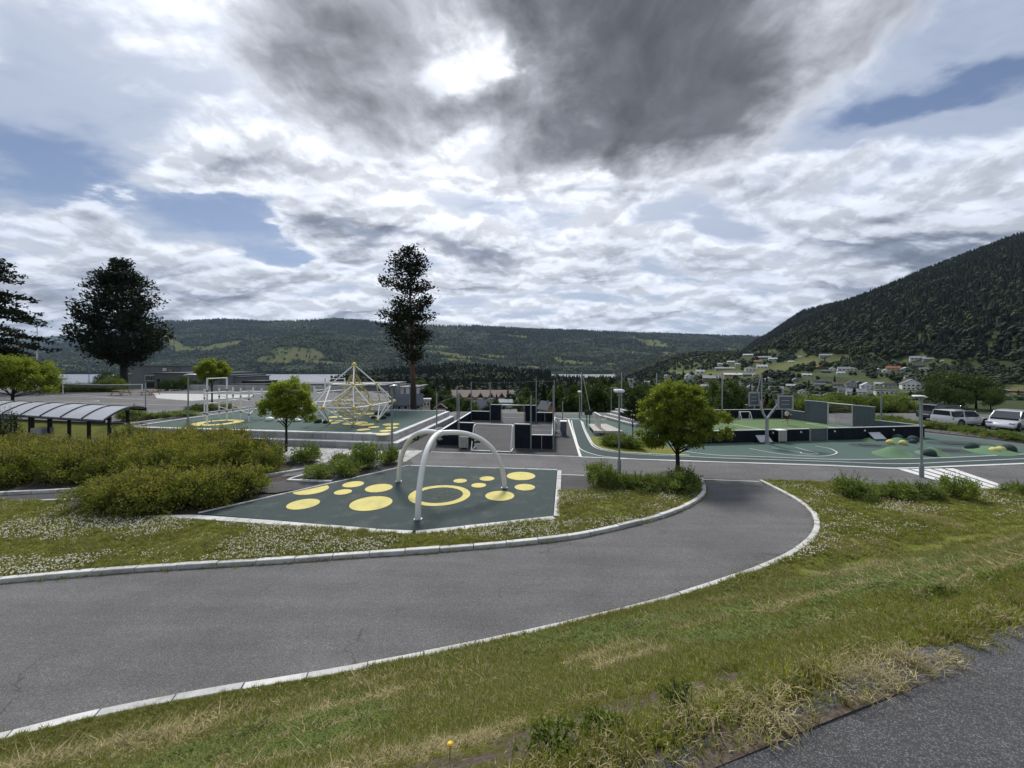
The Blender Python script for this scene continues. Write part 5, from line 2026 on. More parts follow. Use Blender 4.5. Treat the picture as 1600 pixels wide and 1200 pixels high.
def panna_cage():
    NL, NR, FL, FR = Vector((-5.25, 26.75, 0)), Vector((2.7, 25.35, 0)), Vector((-4.1, 38.6, 0)), Vector((4.05, 37.2, 0))
    t = thing('ball_cage', 'small ball cage of blue black boards with pale cap rails in the middle', 'ball cage', (NL + FR) / 2)
    near = lambda px: P(px, 696 + (px - 680) * 7 / 183.0)
    LO, HI = 0.84, 1.62
    board_run(t, NL, near(716), LO, 2, M_BOARD)
    board_run(t, near(716), near(741), HI, 1, M_BOARD)
    board_run(t, near(804), near(829), HI, 1, M_BOARD)
    board_run(t, near(829), NR, 0.93, 2, M_BOARD)
    board_run(t, NL, FL, LO, 8, M_BOARD)
    board_run(t, NR, FR, LO, 8, M_BOARD)
    fr = lambda f: FL.lerp(FR, f)
    board_run(t, FL, fr(0.235), 0.93, 2, M_BOARD)
    board_run(t, fr(0.235), fr(0.37), HI, 1, M_BOARD)
    board_run(t, fr(0.66), fr(0.79), HI, 1, M_BOARD)
    board_run(t, fr(0.79), FR, 0.93, 2, M_BOARD)
    for a, b in ((fr(0.38), fr(0.65)),):
        mb = MB()
        U = Vector((0, 0, 1.62))
        mb.tube([a, a + U, b + U, b], 0.055, 6)
        mb.build('goal_frame', M_STEEL, t)
        MB().tube([a + Vector((0, 0, .35)), b + Vector((0, 0, .35))], 0.04, 6).build('goal_bar', M_CAP, t)
    for p, z in ((NL, 3.6), (near(717), 3.55), (near(829), 3.55), (NR, 4.2), (FL, 3.9), (fr(.235), 3.9), (fr(.79), 4.1), (FR, 4.1), (NL.lerp(FL, .5), 3.7), (NR.lerp(FR, .5), 3.9)):
        q = p + Vector((0.02, -0.10, 0))
        MB().tube([q, q + Vector((0, 0, z))], 0.052, 8).build('cage_post', M_POLE, t, smooth=True)
    mb = MB()
    for a, za, b, zb in ((FL, 3.85, fr(.235), 3.85), (fr(.235), 3.85, fr(.79), 4.0), (fr(.79), 4.05, FR, 4.05), (NL, 3.5, near(717), 3.5), (NL, 2.9, FL, 3.2), (NR, 3.3, FR, 3.3), (fr(.235), 2.9, fr(.79), 3.0)):
        m = (a + b) / 2
        mb.tube([(a.x, a.y, za), (m.x, m.y, (za + zb) / 2 - 0.08), (b.x, b.y, zb)], 0.012, 4)
    mb.build('net_wire', M_NET, t)
    for zz in (1.25, 1.55):
        a, b = near(831), near(861)
        MB().tube([a + Vector((0, 0, zz)), b + Vector((0, 0, zz))], 0.022, 6).build('guard_rail', M_STEEL, t)
    goal('white framed goal with grey net in the near wall of the ball cage', near(743) + Vector((0, -.08, 0)), near(802) + Vector((0, -.08, 0)), 1.58, 1.15, Vector((-0.15, -0.99, 0)), 'goals of the ball cage')
    goal('small white side goal against the right wall of the ball cage', Vector((3.35, 30.3, 0)), Vector((3.6, 32.2, 0)), 1.2, 0.55, Vector((0.98, -0.1, 0)), 'goals of the ball cage')
    def crate(label, c, w, h, d, lid, rot):
        k = thing('slatted_crate', label, 'crate', c, 'slatted ball crates')
        M = Matrix.Rotation(rot, 3, 'Z')
        for i in range(6):
            o = M @ Vector((-w / 2 + (i + .5) * w / 6, -d / 2, 0))
            MB().box((c.x + o.x, c.y + o.y, h / 2 + .06), (w / 6 - .02, 0.03, h - .08), rot=rot).build('slat', M_PALEWOOD, k)
        MB().box((c.x, c.y, h / 2 + 0.05), (w - .02, d - 0.05, h - .12), rot=rot).build('body', M_DARKMETAL, k)
        MB().box((c.x, c.y, h + 0.02), (w + .04, d + .04, 0.05), rot=rot).build('lid', lid, k)
        for s in (-1, 1):
            o = M @ Vector((s * (w / 2 - .04), -d / 2 + .03, 0))
            MB().box((c.x + o.x, c.y + o.y, 0.04), (0.06, 0.06, 0.08), rot=rot).build('foot', M_STEEL, k)
    q = near(728)
    crate('slatted wooden crate at the left of the cage goal', Vector((q.x, q.y - 0.55, 0)), 0.62, 0.78, 0.6, M_PALEWOOD, -0.15)
    q = P(1223, 692)
    crate('slatted crate with a white lid leaning on the long board fence', Vector((q.x, q.y + .35, 0)), 0.66, 0.86, 0.6, M_SIGNW, 0.12)
    q = P(881, 681)
    k = thing('grey_cabinet', 'grey metal cabinet with a white lid right of the ball cage', 'cabinet', q)
    MB().box((q.x, q.y + .25, .54), (0.48, 0.5, 1.08), rot=-.12, bevel=.02).build('body', M_GREYBOARD, k)
    MB().box((q.x, q.y + .25, 1.12), (0.56, 0.6, 0.07), rot=-.12, bevel=.02).build('lid', M_SIGNW, k)
    q = P(879, 661)
    plain_pole('yard_post', 'short pale post behind the grey cabinet', 'post', [q, q + Vector((0, 0, 2.0))], 0.05)


def ball_court():
    FLc, FRc, BRc, BLc = Vector((13.2, 27.25, 0)), Vector((31.7, 29.55, 0)), Vector((28.45, 40.3, 0)), Vector((10.9, 38.9, 0))
    root = bpy.data.objects.get('sports_plaza')
    flat('artificial_turf', [FLc, FRc, BRc, BLc], 0.022, M_TURF, root)
    for q in ([P(1140, 662), P(1195, 672.5)], [P(1260, 662), P(1308, 669)], [P(1292, 663), P(1330, 668.5)], [P(1258, 662), P(1280, 662)], [P(1090, 665), P(1140, 662)]):
        band('turf_line', q, 0.10, 0.032, M_LINE, root)
    t = thing('court_fence', 'low blue black board fence with high grey goal walls round the green turf court', 'board fence', (FLc + FRc) / 2)
    def at(px):
        lo, hi = 0.0, 1.0
        for _ in range(30):
            m = (lo + hi) / 2
            q = FLc.lerp(FRc, m)
            if 800 + FPX * q.x / q.y < px:
                lo = m
            else:
                hi = m
        return FLc.lerp(FRc, lo)
    board_run(t, FLc, at(1264), 0.86, 9, M_BOARD)
    board_run(t, at(1293), FRc, 0.88, 8, M_BOARD)
    a, b = at(1265.5), at(1291.5)
    g = MB()
    c = (a + b) / 2
    g.box((c.x, c.y, 0.46), ((b - a).length, 0.06, 0.86), rot=math.atan2((b - a).y, (b - a).x))
    gate = g.build('gate_leaf', M_GREYBOARD, t)
    for p in (a, b):
        MB().tube([(p.x, p.y - .05, 0), (p.x, p.y - .05, 0.95)], 0.04, 6).build('gate_post', M_STEEL, t)
    for px in (1144.5, 1207, 1250.5, 1303, 1350, 1395):
        p = at(px)
        MB().box((p.x, p.y - 0.075, 0.66), (0.13, 0.05, 0.13), rot=.12, bevel=.015).build('fence_plate', M_LENS, t)  # small white square plates fixed to the boards
    board_run(t, BLc, BRc, 0.92, 12, M_BOARD)
    board_run(t, BLc, FLc, 0.86, 7, M_BOARD)
    E = lambda f: BRc.lerp(FRc, f)
    board_run(t, E(0.0), E(0.20), 0.9, 1, M_GREYBOARD)
    board_run(t, E(0.20), E(0.385), 2.05, 1, M_GREYBOARD)
    board_run(t, E(0.575), E(0.72), 2.0, 1, M_GREYBOARD)
    board_run(t, E(0.72), E(1.0), 0.9, 2, M_GREYBOARD)
    U = Vector((0, 0, 1))
    a, b = E(0.39), E(0.57)
    MB().tube([a, a + U * 2.02, b + U * 2.02, b], 0.07, 6).build('goal_frame', M_CAP, t)
    for i in range(7):
        p = a.lerp(b, (i + .5) / 7)
        q = p + Vector((1.1, .25, 0))
    mb = MB()
    o = Vector((1.0, 0.28, 0))
    for i in range(18):
        p = a.lerp(b, i / 17)
        mb.tube([p + U * 2.0, p + o * .5 + U * 1.9, p + o + U * .05], 0.007, 3, cap=False)
    for k in range(10):
        q = U * (2.0 - 1.95 * k / 9) + o * (k / 9)
        mb.tube([a + q, b + q], 0.007, 3, cap=False)
    mb.build('goal_net', M_NET, t)
    for px, base, top in ((1222, 654.5, 607), (1259, 657, 608), (1377, 671, 607), (1437.5, 684, 623)):
        p = P(px, base)
        MB().tube([p, (p.x, p.y, CAM_H - (top - HOR) / FPX * p.y)], 0.06, 8).build('corner_post', M_POLE, t, smooth=True)
    mb = MB()
    for (x0, y0, b0), (x1, y1, b1) in (((1222, 609, 654.5), (1259, 611, 657)), ((1259, 611, 657), (1377, 612, 671))):
        p, q = P(x0, b0), P(x1, b1)
        p.z, q.z = CAM_H - (y0 - HOR) / FPX * p.y, CAM_H - (y1 - HOR) / FPX * q.y
        mb.tube([p, (p + q) / 2 - U * .15, q], 0.013, 4)
    mb.build('net_wire', M_NET, t)
    # boards leaning on the fence
    for lab, px in (('pale sloping bench board against the fence left of the basketball post', 1189), ('pale sloping bench board against the fence near the lime mounds', 1364)):
        p = at(px)
        k = thing('sloping_bench', lab, 'sloping bench', (p.x, p.y - .4, 0), 'sloping benches at the board fence')
        MB().box((p.x, p.y - 0.34, 0.30), (0.98, 0.62, 0.05), rot=.12, tilt=('X', R(42))).build('seat', M_CAP, k)
        for s in (-.38, .38):
            MB().box((p.x + s, p.y - 0.2, 0.24), (0.05, 0.05, 0.46), rot=.12).build('leg', M_STEEL, k)
    # small goal and bench frame inside
    a, b = P(1154, 654.6), P(1170, 654.3)
    goal('small grey goal standing against the far board fence', a + Vector((0, -.1, 0)), b + Vector((0, -.1, 0)), 0.75, 0.5, Vector((0, -.9, 0)), name='small_goal', net=False)
    # double basketball stand
    p = P(1198.3, 693.5)
    k = thing('basketball_stand', 'forked grey steel post carrying two basketball boards', 'basketball stand', p)
    y = p.y
    zf = 1.82
    MB().tube([p, (p.x, y, zf)], [0.125, 0.105], 10).build('post', M_STEEL, k, smooth=True)
    MB().box((p.x, y, .015), (.42, .42, .03)).build('base_plate', M_STEEL, k)
    for s, bx, bz, yaw, yo in ((-1, 1177.5, 623.5, 0.28, 0.35), (1, 1227, 629, -0.2, -0.45)):
        bc = D(bx, bz, y + yo)
        tip = Vector((bc.x - s * 0.35, y + yo * .6, bc.z - 0.12))
        MB().tube([(p.x, y, zf - .08), (p.x + s * .25, y + yo * .1, zf + .35), tip], 0.085, 8).build('arm', M_STEEL, k, smooth=True)
        w, h = 0.98, 1.0
        bd = MB()
        bd.box(bc, (w, 0.035, h), rot=yaw)
        board = bd.build('backboard', M_GREYBOARD, k)
        M = Matrix.Rotation(yaw, 3, 'Z')
        for fx_, fz, sx, sz in ((0, h / 2 - .05, w, .10), (0, -h / 2 + .05, w, .10), (-w / 2 + .05, 0, .10, h - .2), (w / 2 - .05, 0, .10, h - .2)):
            o = M @ Vector((fx_, -0.035, fz))
            MB().box(bc + o, (sx, 0.03, sz), rot=yaw).build('board_frame', M_STEEL, board)
        for fz in (-.12, .14):
            o = M @ Vector((0, -0.035, fz))
            MB().box(bc + o, (w * .5, 0.03, .05), rot=yaw).build('board_frame', M_STEEL, board)
        side = 1 if s > 0 else -1
        o = M @ Vector((0.10 * side, 0.30 * (1 if s < 0 else -1), -h / 2 + .06))
        hc = bc + o
        rim = MB()
        rim.tube([hc + Vector((0.23 * math.cos(a_ * math.pi / 8), 0.23 * math.sin(a_ * math.pi / 8), 0)) for a_ in range(17)], 0.022, 6)
        r_ = rim.build('hoop', M_STEEL, k)
        nt = MB()
        for i in range(10):
            a_ = 2 * math.pi * i / 10
            nt.tube([hc + Vector((.22 * math.cos(a_), .22 * math.sin(a_), 0)), hc + Vector((.14 * math.cos(a_ + .5), .14 * math.sin(a_ + .5), -.32))], 0.008, 3)
        nt.build('hoop_net', M_NET, r_)


def deck_and_sign():
    t = thing('sitting_deck', 'weathered wooden sitting deck with a high back panel beside the running lane', 'deck bench', (7.5, 31.5, 0))
    a, b, c, d = Vector((6.45, 30.3, 0)), Vector((8.75, 30.1, 0)), Vector((8.3, 33.9, 0)), Vector((6.7, 33.8, 0))
    n = 9
    for i in range(n):
        f0, f1 = i / n + .006, (i + 1) / n - .006
        q = [a.lerp(b, f0), a.lerp(b, f1), d.lerp(c, f1), d.lerp(c, f0)]
        MB().prism(q, 0.34, 0.40).build('deck_plank', M_PALEWOOD, t)
    q = [a + Vector((0, -.03, 0)), b + Vector((0, -.03, 0)), b + Vector((0, .05, 0)), a + Vector((0, .05, 0))]
    MB().prism(q, 0.22, 0.335).build('fascia', M_PALEWOOD, t)
    for p in (a + Vector((.3, .3, 0)), b + Vector((-.3, .3, 0)), c + Vector((-.2, -.3, 0)), d + Vector((.2, -.3, 0))):
        MB().box((p.x, p.y, .10), (.35, .35, .24)).build('block_foot', M_CONC, t)
    m = 7
    p0, p1 = Vector((7.1, 30.9, 0)), Vector((7.2, 33.2, 0))
    for i in range(m):
        p = p0.lerp(p1, (i + .5) / m)
        MB().box((p.x, p.y, 0.94), (0.07, (p1 - p0).length / m - .02, 1.06)).build('back_board', M_PALEWOOD, t)
    MB().box(((p0.x + p1.x) / 2, (p0.y + p1.y) / 2, 1.49), (0.16, 2.4, 0.05)).build('back_cap', M_COPING, t)
    s = thing('information_board', 'black information board on two posts left of the wooden deck', 'sign', (6.95, 34.6, 0))
    for x, y in ((6.72, 34.5), (7.2, 35.6)):
        MB().box((x, y, .72), (.07, .07, 1.44)).build('post', M_DARKMETAL, s)
    MB().box((6.96, 34.95, 1.24), (0.75, 0.06, .42), rot=0.25).build('board', M_DARKMETAL, s)
    st = thing('spectator_steps', 'grey blue stepped seating rising behind the wooden deck', 'steps', (10.5, 38, 0))
    e0, e1 = Vector((9.35, 40.4, 0)), Vector((10.9, 34.6, 0))
    nn = Vector((0.965, 0.258, 0))
    for k in range(4):
        for j in range(4):
            p, q = e0.lerp(e1, j / 4 + .004), e0.lerp(e1, (j + 1) / 4 - .004)
            p, q = p + nn * .55 * k, q + nn * .55 * k
            MB().prism([p, q, q + nn * .54, p + nn * .54], -0.02, 0.24 * (k + 1)).build('step_block', M_GREYBOARD if False else M_CONC, st)
    a, b = e0 + nn * .2, e1 + nn * .2
    hr = thing('hand_rail', 'white tubular handrail beside the stepped seating', 'handrail', e1)
    MB().tube([e1 + Vector((.15, -.15, 0)), e1 + Vector((.3, -.1, 1.0)), e1 + Vector((1.6, .3, 1.9)), e1 + Vector((1.9, .35, 0.9))], 0.03, 6).build('rail', M_WHITE, hr)
    MB().tube([e1 + Vector((1.0, .1, .5)), e1 + Vector((1.0, .1, 1.5))], 0.03, 6).build('rail_post', M_WHITE, hr)


swing_frame()
rope_dome()
post_rig()
rubber_things()
lamps()
poles()
shelter()
picnic_tables()
panna_cage()
ball_court()
deck_and_sign()


# ================================================================ VEGETATION
M_LEAF_BRIGHT = leafy('fresh green leaves', (0.150, 0.195, 0.024), (0.215, 0.250, 0.044), 0.5, 1.6)
M_LEAF_MID = leafy('mid green leaves', (0.030, 0.055, 0.014), (0.055, 0.085, 0.020), 0.3, 1.6)
M_LEAF_DARK = leafy('dark green leaves', (0.018, 0.034, 0.012), (0.035, 0.056, 0.018), 0.25, 1.6)
M_SPIREA = leafy('spirea leaves', (0.110, 0.135, 0.026), (0.185, 0.195, 0.042), 0.45, 1.4, tip=(0.245, 0.220, 0.058), tip_z=(0.30, 1.45))
M_SHRUB = leafy('green shrub leaves', (0.100, 0.145, 0.034), (0.180, 0.220, 0.060), 0.45, 1.8)
M_NEEDLE = leafy('pine needles', (0.009, 0.016, 0.008), (0.019, 0.030, 0.013), 0.15, 0.5, 0.8, 0.05)
M_BIRCH = leafy('birch leaves', (0.042, 0.070, 0.018), (0.082, 0.112, 0.027), 0.3, 0.5, objvar=0.3)
M_BARK = material('grey brown bark', (0.055, 0.045, 0.036), 0.9, var=0.25, vscale=8, bump=0.6, bscale=30)
M_BARK_DARK = material('dark trunk bark', (0.020, 0.017, 0.014), 0.9, var=0.25, vscale=6, bump=0.6, bscale=20)


def pine_bark():
    m, t, b = _mat('pine bark')
    tc = t.add('ShaderNodeTexCoord').outputs['Object']
    s = t.add('ShaderNodeSeparateXYZ')
    t.put(s.inputs[0], tc)
    n = t.noise(tc, 1.8, 5, 0.6)
    f = t.ramp(t.math('ADD', s.outputs[2], t.math('MULTIPLY', n, 3.0)), 4.0, 8.0)
    c = t.mix(f, (0.034, 0.026, 0.021), (0.155, 0.070, 0.036))
    c = t.mix(t.ramp(t.noise(tc, 9, 4, 0.7), 0.35, 0.6), t.mix(1.0, c, (0.55, 0.55, 0.55), 'MULTIPLY'), c)
    t.put(b.inputs['Base Color'], c)
    b.inputs['Roughness'].default_value = 0.9
    bn = t.add('ShaderNodeBump')
    bn.inputs['Strength'].default_value = 0.7
    t.put(bn.inputs['Height'], t.noise(tc, 14, 4, 0.7))
    t.l.new(bn.outputs[0], b.inputs['Normal'])
    return m


M_PINEBARK = pine_bark()


def leaves_mesh(name, C, Dr, L, Wd, mat, rng):
    """Many small diamond leaves: centres C, directions Dr, lengths L, widths Wd."""
    n = len(C)
    r = rng.normal(size=(n, 3))
    S = np.cross(Dr, r)
    S /= np.maximum(np.linalg.norm(S, axis=1, keepdims=True), 1e-6)
    nrm = np.cross(Dr, S)
    a = C - Dr * (L[:, None] * .5)
    b = C + S * (Wd[:, None] * .5) + nrm * (L[:, None] * .08)
    c = C + Dr * (L[:, None] * .5)
    d = C - S * (Wd[:, None] * .5) + nrm * (L[:, None] * .08)
    V = np.stack([a, b, c, d], 1).reshape(-1, 3).astype(np.float32)
    me = bpy.data.meshes.new(name)
    me.vertices.add(4 * n)
    me.vertices.foreach_set('co', V.reshape(-1))
    me.loops.add(4 * n)
    me.loops.foreach_set('vertex_index', np.arange(4 * n, dtype=np.int32))
    me.polygons.add(n)
    me.polygons.foreach_set('loop_start', np.arange(0, 4 * n, 4, dtype=np.int32))
    me.update(calc_edges=True)
    me.validate()
    me.materials.append(mat)
    return me


def crown(lobes, n, size, seed, clumps=120, spread=0.16, droop=0.0, aspect=0.55, fill=0.45):
    """Leaf centres and directions heaped in clumps through a set of egg-shaped lobes."""
    rng = np.random.default_rng(seed)
    lobes = np.array(lobes, float)
    vol = lobes[:, 3] * lobes[:, 4] * lobes[:, 5]
    which = rng.choice(len(lobes), clumps, p=vol / vol.sum())
    dirs = rng.normal(size=(clumps, 3))
    dirs /= np.linalg.norm(dirs, axis=1, keepdims=True)
    rad = rng.uniform(fill, 1.0, clumps) ** 0.6
    cc = lobes[which, :3] + dirs * lobes[which, 3:] * rad[:, None]
    cd_ = dirs / lobes[which, 3:]
    cd_ /= np.linalg.norm(cd_, axis=1, keepdims=True)
    k = rng.integers(0, clumps, n)
    sp = lobes[:, 3:].mean() * spread
    C = cc[k] + rng.normal(size=(n, 3)) * sp * np.array([1, 1, 0.75])
    Dr = cd_[k] * 0.8 + rng.normal(size=(n, 3)) * 0.75 + np.array([0, 0, 0.25 - droop])
    Dr /= np.linalg.norm(Dr, axis=1, keepdims=True)
    L = size * rng.uniform(0.65, 1.35, n)
    return C, Dr, L, L * aspect, rng, cc


def round_tree(name, label, base, lobes, n, leaf, seed, trunk_r, fork_z, mat, branch_n=10, group=None, clumps=160, spread=0.15):
    """Crown lobes are given relative to the foot of the trunk."""
    t = thing(name, label, 'tree', base, group)
    C, Dr, L, Wd, rng, cc = crown(lobes, n, leaf, seed, clumps, spread)
    me = leaves_mesh('crown', C, Dr, L, Wd, mat, rng)
    o = bpy.data.objects.new('crown', me)
    COL.objects.link(o)
    o.parent = t
    zt = max(l[2] for l in lobes)
    mb = MB()
    lx, ly = np.mean([l[0] for l in lobes]), np.mean([l[1] for l in lobes])
    mb.tube([(0, 0, -0.15), (0.02, 0, fork_z * .5), (0.0, 0.02, fork_z), (lx * .4, ly * .4, (fork_z + zt) / 2), (lx * .6, ly * .6, zt)], [trunk_r * 1.25, trunk_r, trunk_r * .9, trunk_r * .5, trunk_r * .2], 9)
    mb.build('trunk', M_BARK_DARK, t, smooth=True, world=False)
    mb = MB()
    rr = random.Random(seed)
    for i in range(branch_n):
        tgt = Vector(cc[rr.randrange(len(cc))])
        z0 = fork_z * rr.uniform(0.85, 1.35)
        p0 = Vector((0, 0, z0))
        mid = p0.lerp(tgt, 0.5) - Vector((0, 0, 0.10 * (tgt - p0).length))
        mb.tube([p0, mid, p0.lerp(tgt, 0.92)], [trunk_r * .42, trunk_r * .28, trunk_r * .1], 5)
    mb.build('branches', M_BARK_DARK, t, smooth=True, world=False)
    return t


def pine(name, label, base, env, top, trunk_r, seed, branches, bark, lean=(0, 0), tuft=0.55, per=24, droop=0.0, needle=0.34, bare=0.35, rmin=0.5, thick=0.26, rise=0.18):
    """env: rows of (height, reach to the left, reach to the right)."""
    rng = np.random.default_rng(seed)
    t = thing(name, label, 'pine tree', base)
    env = np.array(env, float)
    n = 10
    tr = [Vector((lean[0] * (i / n) + 0.12 * math.sin(i * 1.7 + seed) * i / n, lean[1] * (i / n), top * i / n - 0.3 * (i == 0))) for i in range(n + 1)]
    MB().tube(tr, [trunk_r * (1.15 - 1.05 * (i / n) ** 0.8) for i in range(n + 1)], 10).build('trunk', bark, t, smooth=True, world=False)
    C, Dr = [], []
    bm_ = MB()
    zs = np.sort(rng.uniform(env[0, 0], env[-1, 0], branches))
    for i, z in enumerate(zs):
        az = i * 2.4 + rng.normal(0, .3)
        lft, rgt = np.interp(z, env[:, 0], env[:, 1]), np.interp(z, env[:, 0], env[:, 2])
        ca = math.cos(az)
        reach = (rgt if ca > 0 else lft) * abs(ca) + 0.5 * (lft + rgt) * (1 - abs(ca))
        reach *= rng.uniform(rmin, 1.04)
        f = z / top
        p0 = Vector((lean[0] * f, lean[1] * f, z - rise * reach * (1 - droop)))
        tip = Vector((p0.x + reach * math.cos(az), p0.y + reach * math.sin(az), z + rng.normal(0, .15) - droop * 0.18 * reach))
        mid = p0.lerp(tip, .5) + Vector((0, 0, -0.05 * reach + droop * 0.09 * reach))
        bm_.tube([p0, mid, tip], [0.03 + 0.022 * reach, 0.02 + 0.012 * reach, 0.015], 5, cap=False)
        m = max(2, int(reach / tuft * 1.35))
        for k in range(m):
            s = bare + (1 - bare) * (k + rng.uniform(0, 1)) / m
            q = p0.lerp(mid, s * 2) if s < .5 else mid.lerp(tip, s * 2 - 1)
            side = rng.normal(0, 0.20 * reach * s, 2)
            if rng.uniform() < .14:
                continue
            ctr = np.array([q.x - math.sin(az) * side[0], q.y + math.cos(az) * side[0], q.z + abs(side[1]) * .12])
            pp = rng.normal(size=(per, 3)) * np.array([tuft * .55, tuft * .55, tuft * thick]) + ctr
            C.append(pp)
            dd = rng.normal(size=(per, 3)) * .7 + np.array([math.cos(az), math.sin(az), 0.55])
            Dr.append(dd / np.linalg.norm(dd, axis=1, keepdims=True))
    C, Dr = np.concatenate(C), np.concatenate(Dr)
    L = needle * rng.uniform(.7, 1.3, len(C))
    o = bpy.data.objects.new('crown', leaves_mesh('crown', C, Dr, L, L * .5, M_NEEDLE, rng))
    COL.objects.link(o)
    o.parent = t
    bm_.build('branches', bark, t, world=False)
    return t


def shrub_proto(name, label, seed, mat, n, leaf, w, h, shoots=14, cat='shrub', droop=0.0):
    """Loose mound of twigs: heaped leaf clumps with shoots standing out of it."""
    rng = np.random.default_rng(seed)
    lobes = [(rng.uniform(-.25, .25) * w, rng.uniform(-.25, .25) * w, h * rng.uniform(.34, .52), w * rng.uniform(.30, .42), w * rng.uniform(.30, .42), h * rng.uniform(.36, .46)) for _ in range(5)]
    C, Dr, L, Wd, rng2, cc = crown(lobes, n, leaf, seed, 90, 0.20, droop, 0.6, 0.35)
    extraC, extraD, extraL = [], [], []
    mb = MB()
    for i in range(shoots):
        a, r = rng.uniform(0, 6.28), w * .46 * math.sqrt(rng.uniform(0, 1))
        x, y = r * math.cos(a), r * math.sin(a)
        z1 = h * (1.12 - 0.5 * (r / (w * .5)) ** 2) * rng.uniform(.85, 1.12)
        p0, p1 = Vector((x * .25, y * .25, 0)), Vector((x * 1.12, y * 1.12, z1))
        mb.tube([p0, p0.lerp(p1, .5) + Vector((0, 0, .08 * h)), p1], [.012, .009, .004], 4, cap=False)
        m = 16
        for k in range(m):
            s = .45 + .55 * (k + 1) / m
            q = p0.lerp(p1, s)
            extraC.append(np.array(q) + rng.normal(0, leaf * .45, 3))
            dd = rng.normal(0, .8, 3) + np.array([math.cos(a) * .3, math.sin(a) * .3, .5])
            extraD.append(dd / np.linalg.norm(dd))
            extraL.append(leaf * rng.uniform(.6, 1.1))
    C = np.concatenate([C, np.array(extraC)])
    Dr = np.concatenate([Dr, np.array(extraD)])
    L = np.concatenate([L, np.array(extraL)])
    ok = C[:, 2] > 0.02
    C, Dr, L = C[ok], Dr[ok], L[ok]
    t = thing(name, label, cat, (0, 0, 0))
    o = bpy.data.objects.new('foliage', leaves_mesh('foliage', C, Dr, L, L * .6, mat, rng))
    COL.objects.link(o)
    o.parent = t
    mb.build('stems', M_BARK, t, world=False)
    return t


class Stock:
    """Hands out the prototypes themselves first, then copies of them."""
    def __init__(s, protos):
        s.p, s.used, s.kids = protos, set(), {}
        for r in protos:
            for x in COL.objects:
                if x.parent is r:
                    s.kids.setdefault(r.name, []).append(x)

    def put(s, i, loc, rz, sc, label, group):
        r = s.p[i % len(s.p)]
        sc = (sc, sc, sc) if not isinstance(sc, (tuple, list)) else sc
        if r.name not in s.used:
            s.used.add(r.name)
            r.location, r.rotation_euler, r.scale = loc, (0, 0, rz), sc
            r['label'] = label
            if group:
                r['group'] = group
            return r
        return copy_tree(r, loc, rz, sc, label, group, kids=s.kids)

    def finish(s):
        for r in s.p:
            if r.name not in s.used:
                for k in s.kids.get(r.name, []):
                    bpy.data.objects.remove(k)
                bpy.data.objects.remove(r)


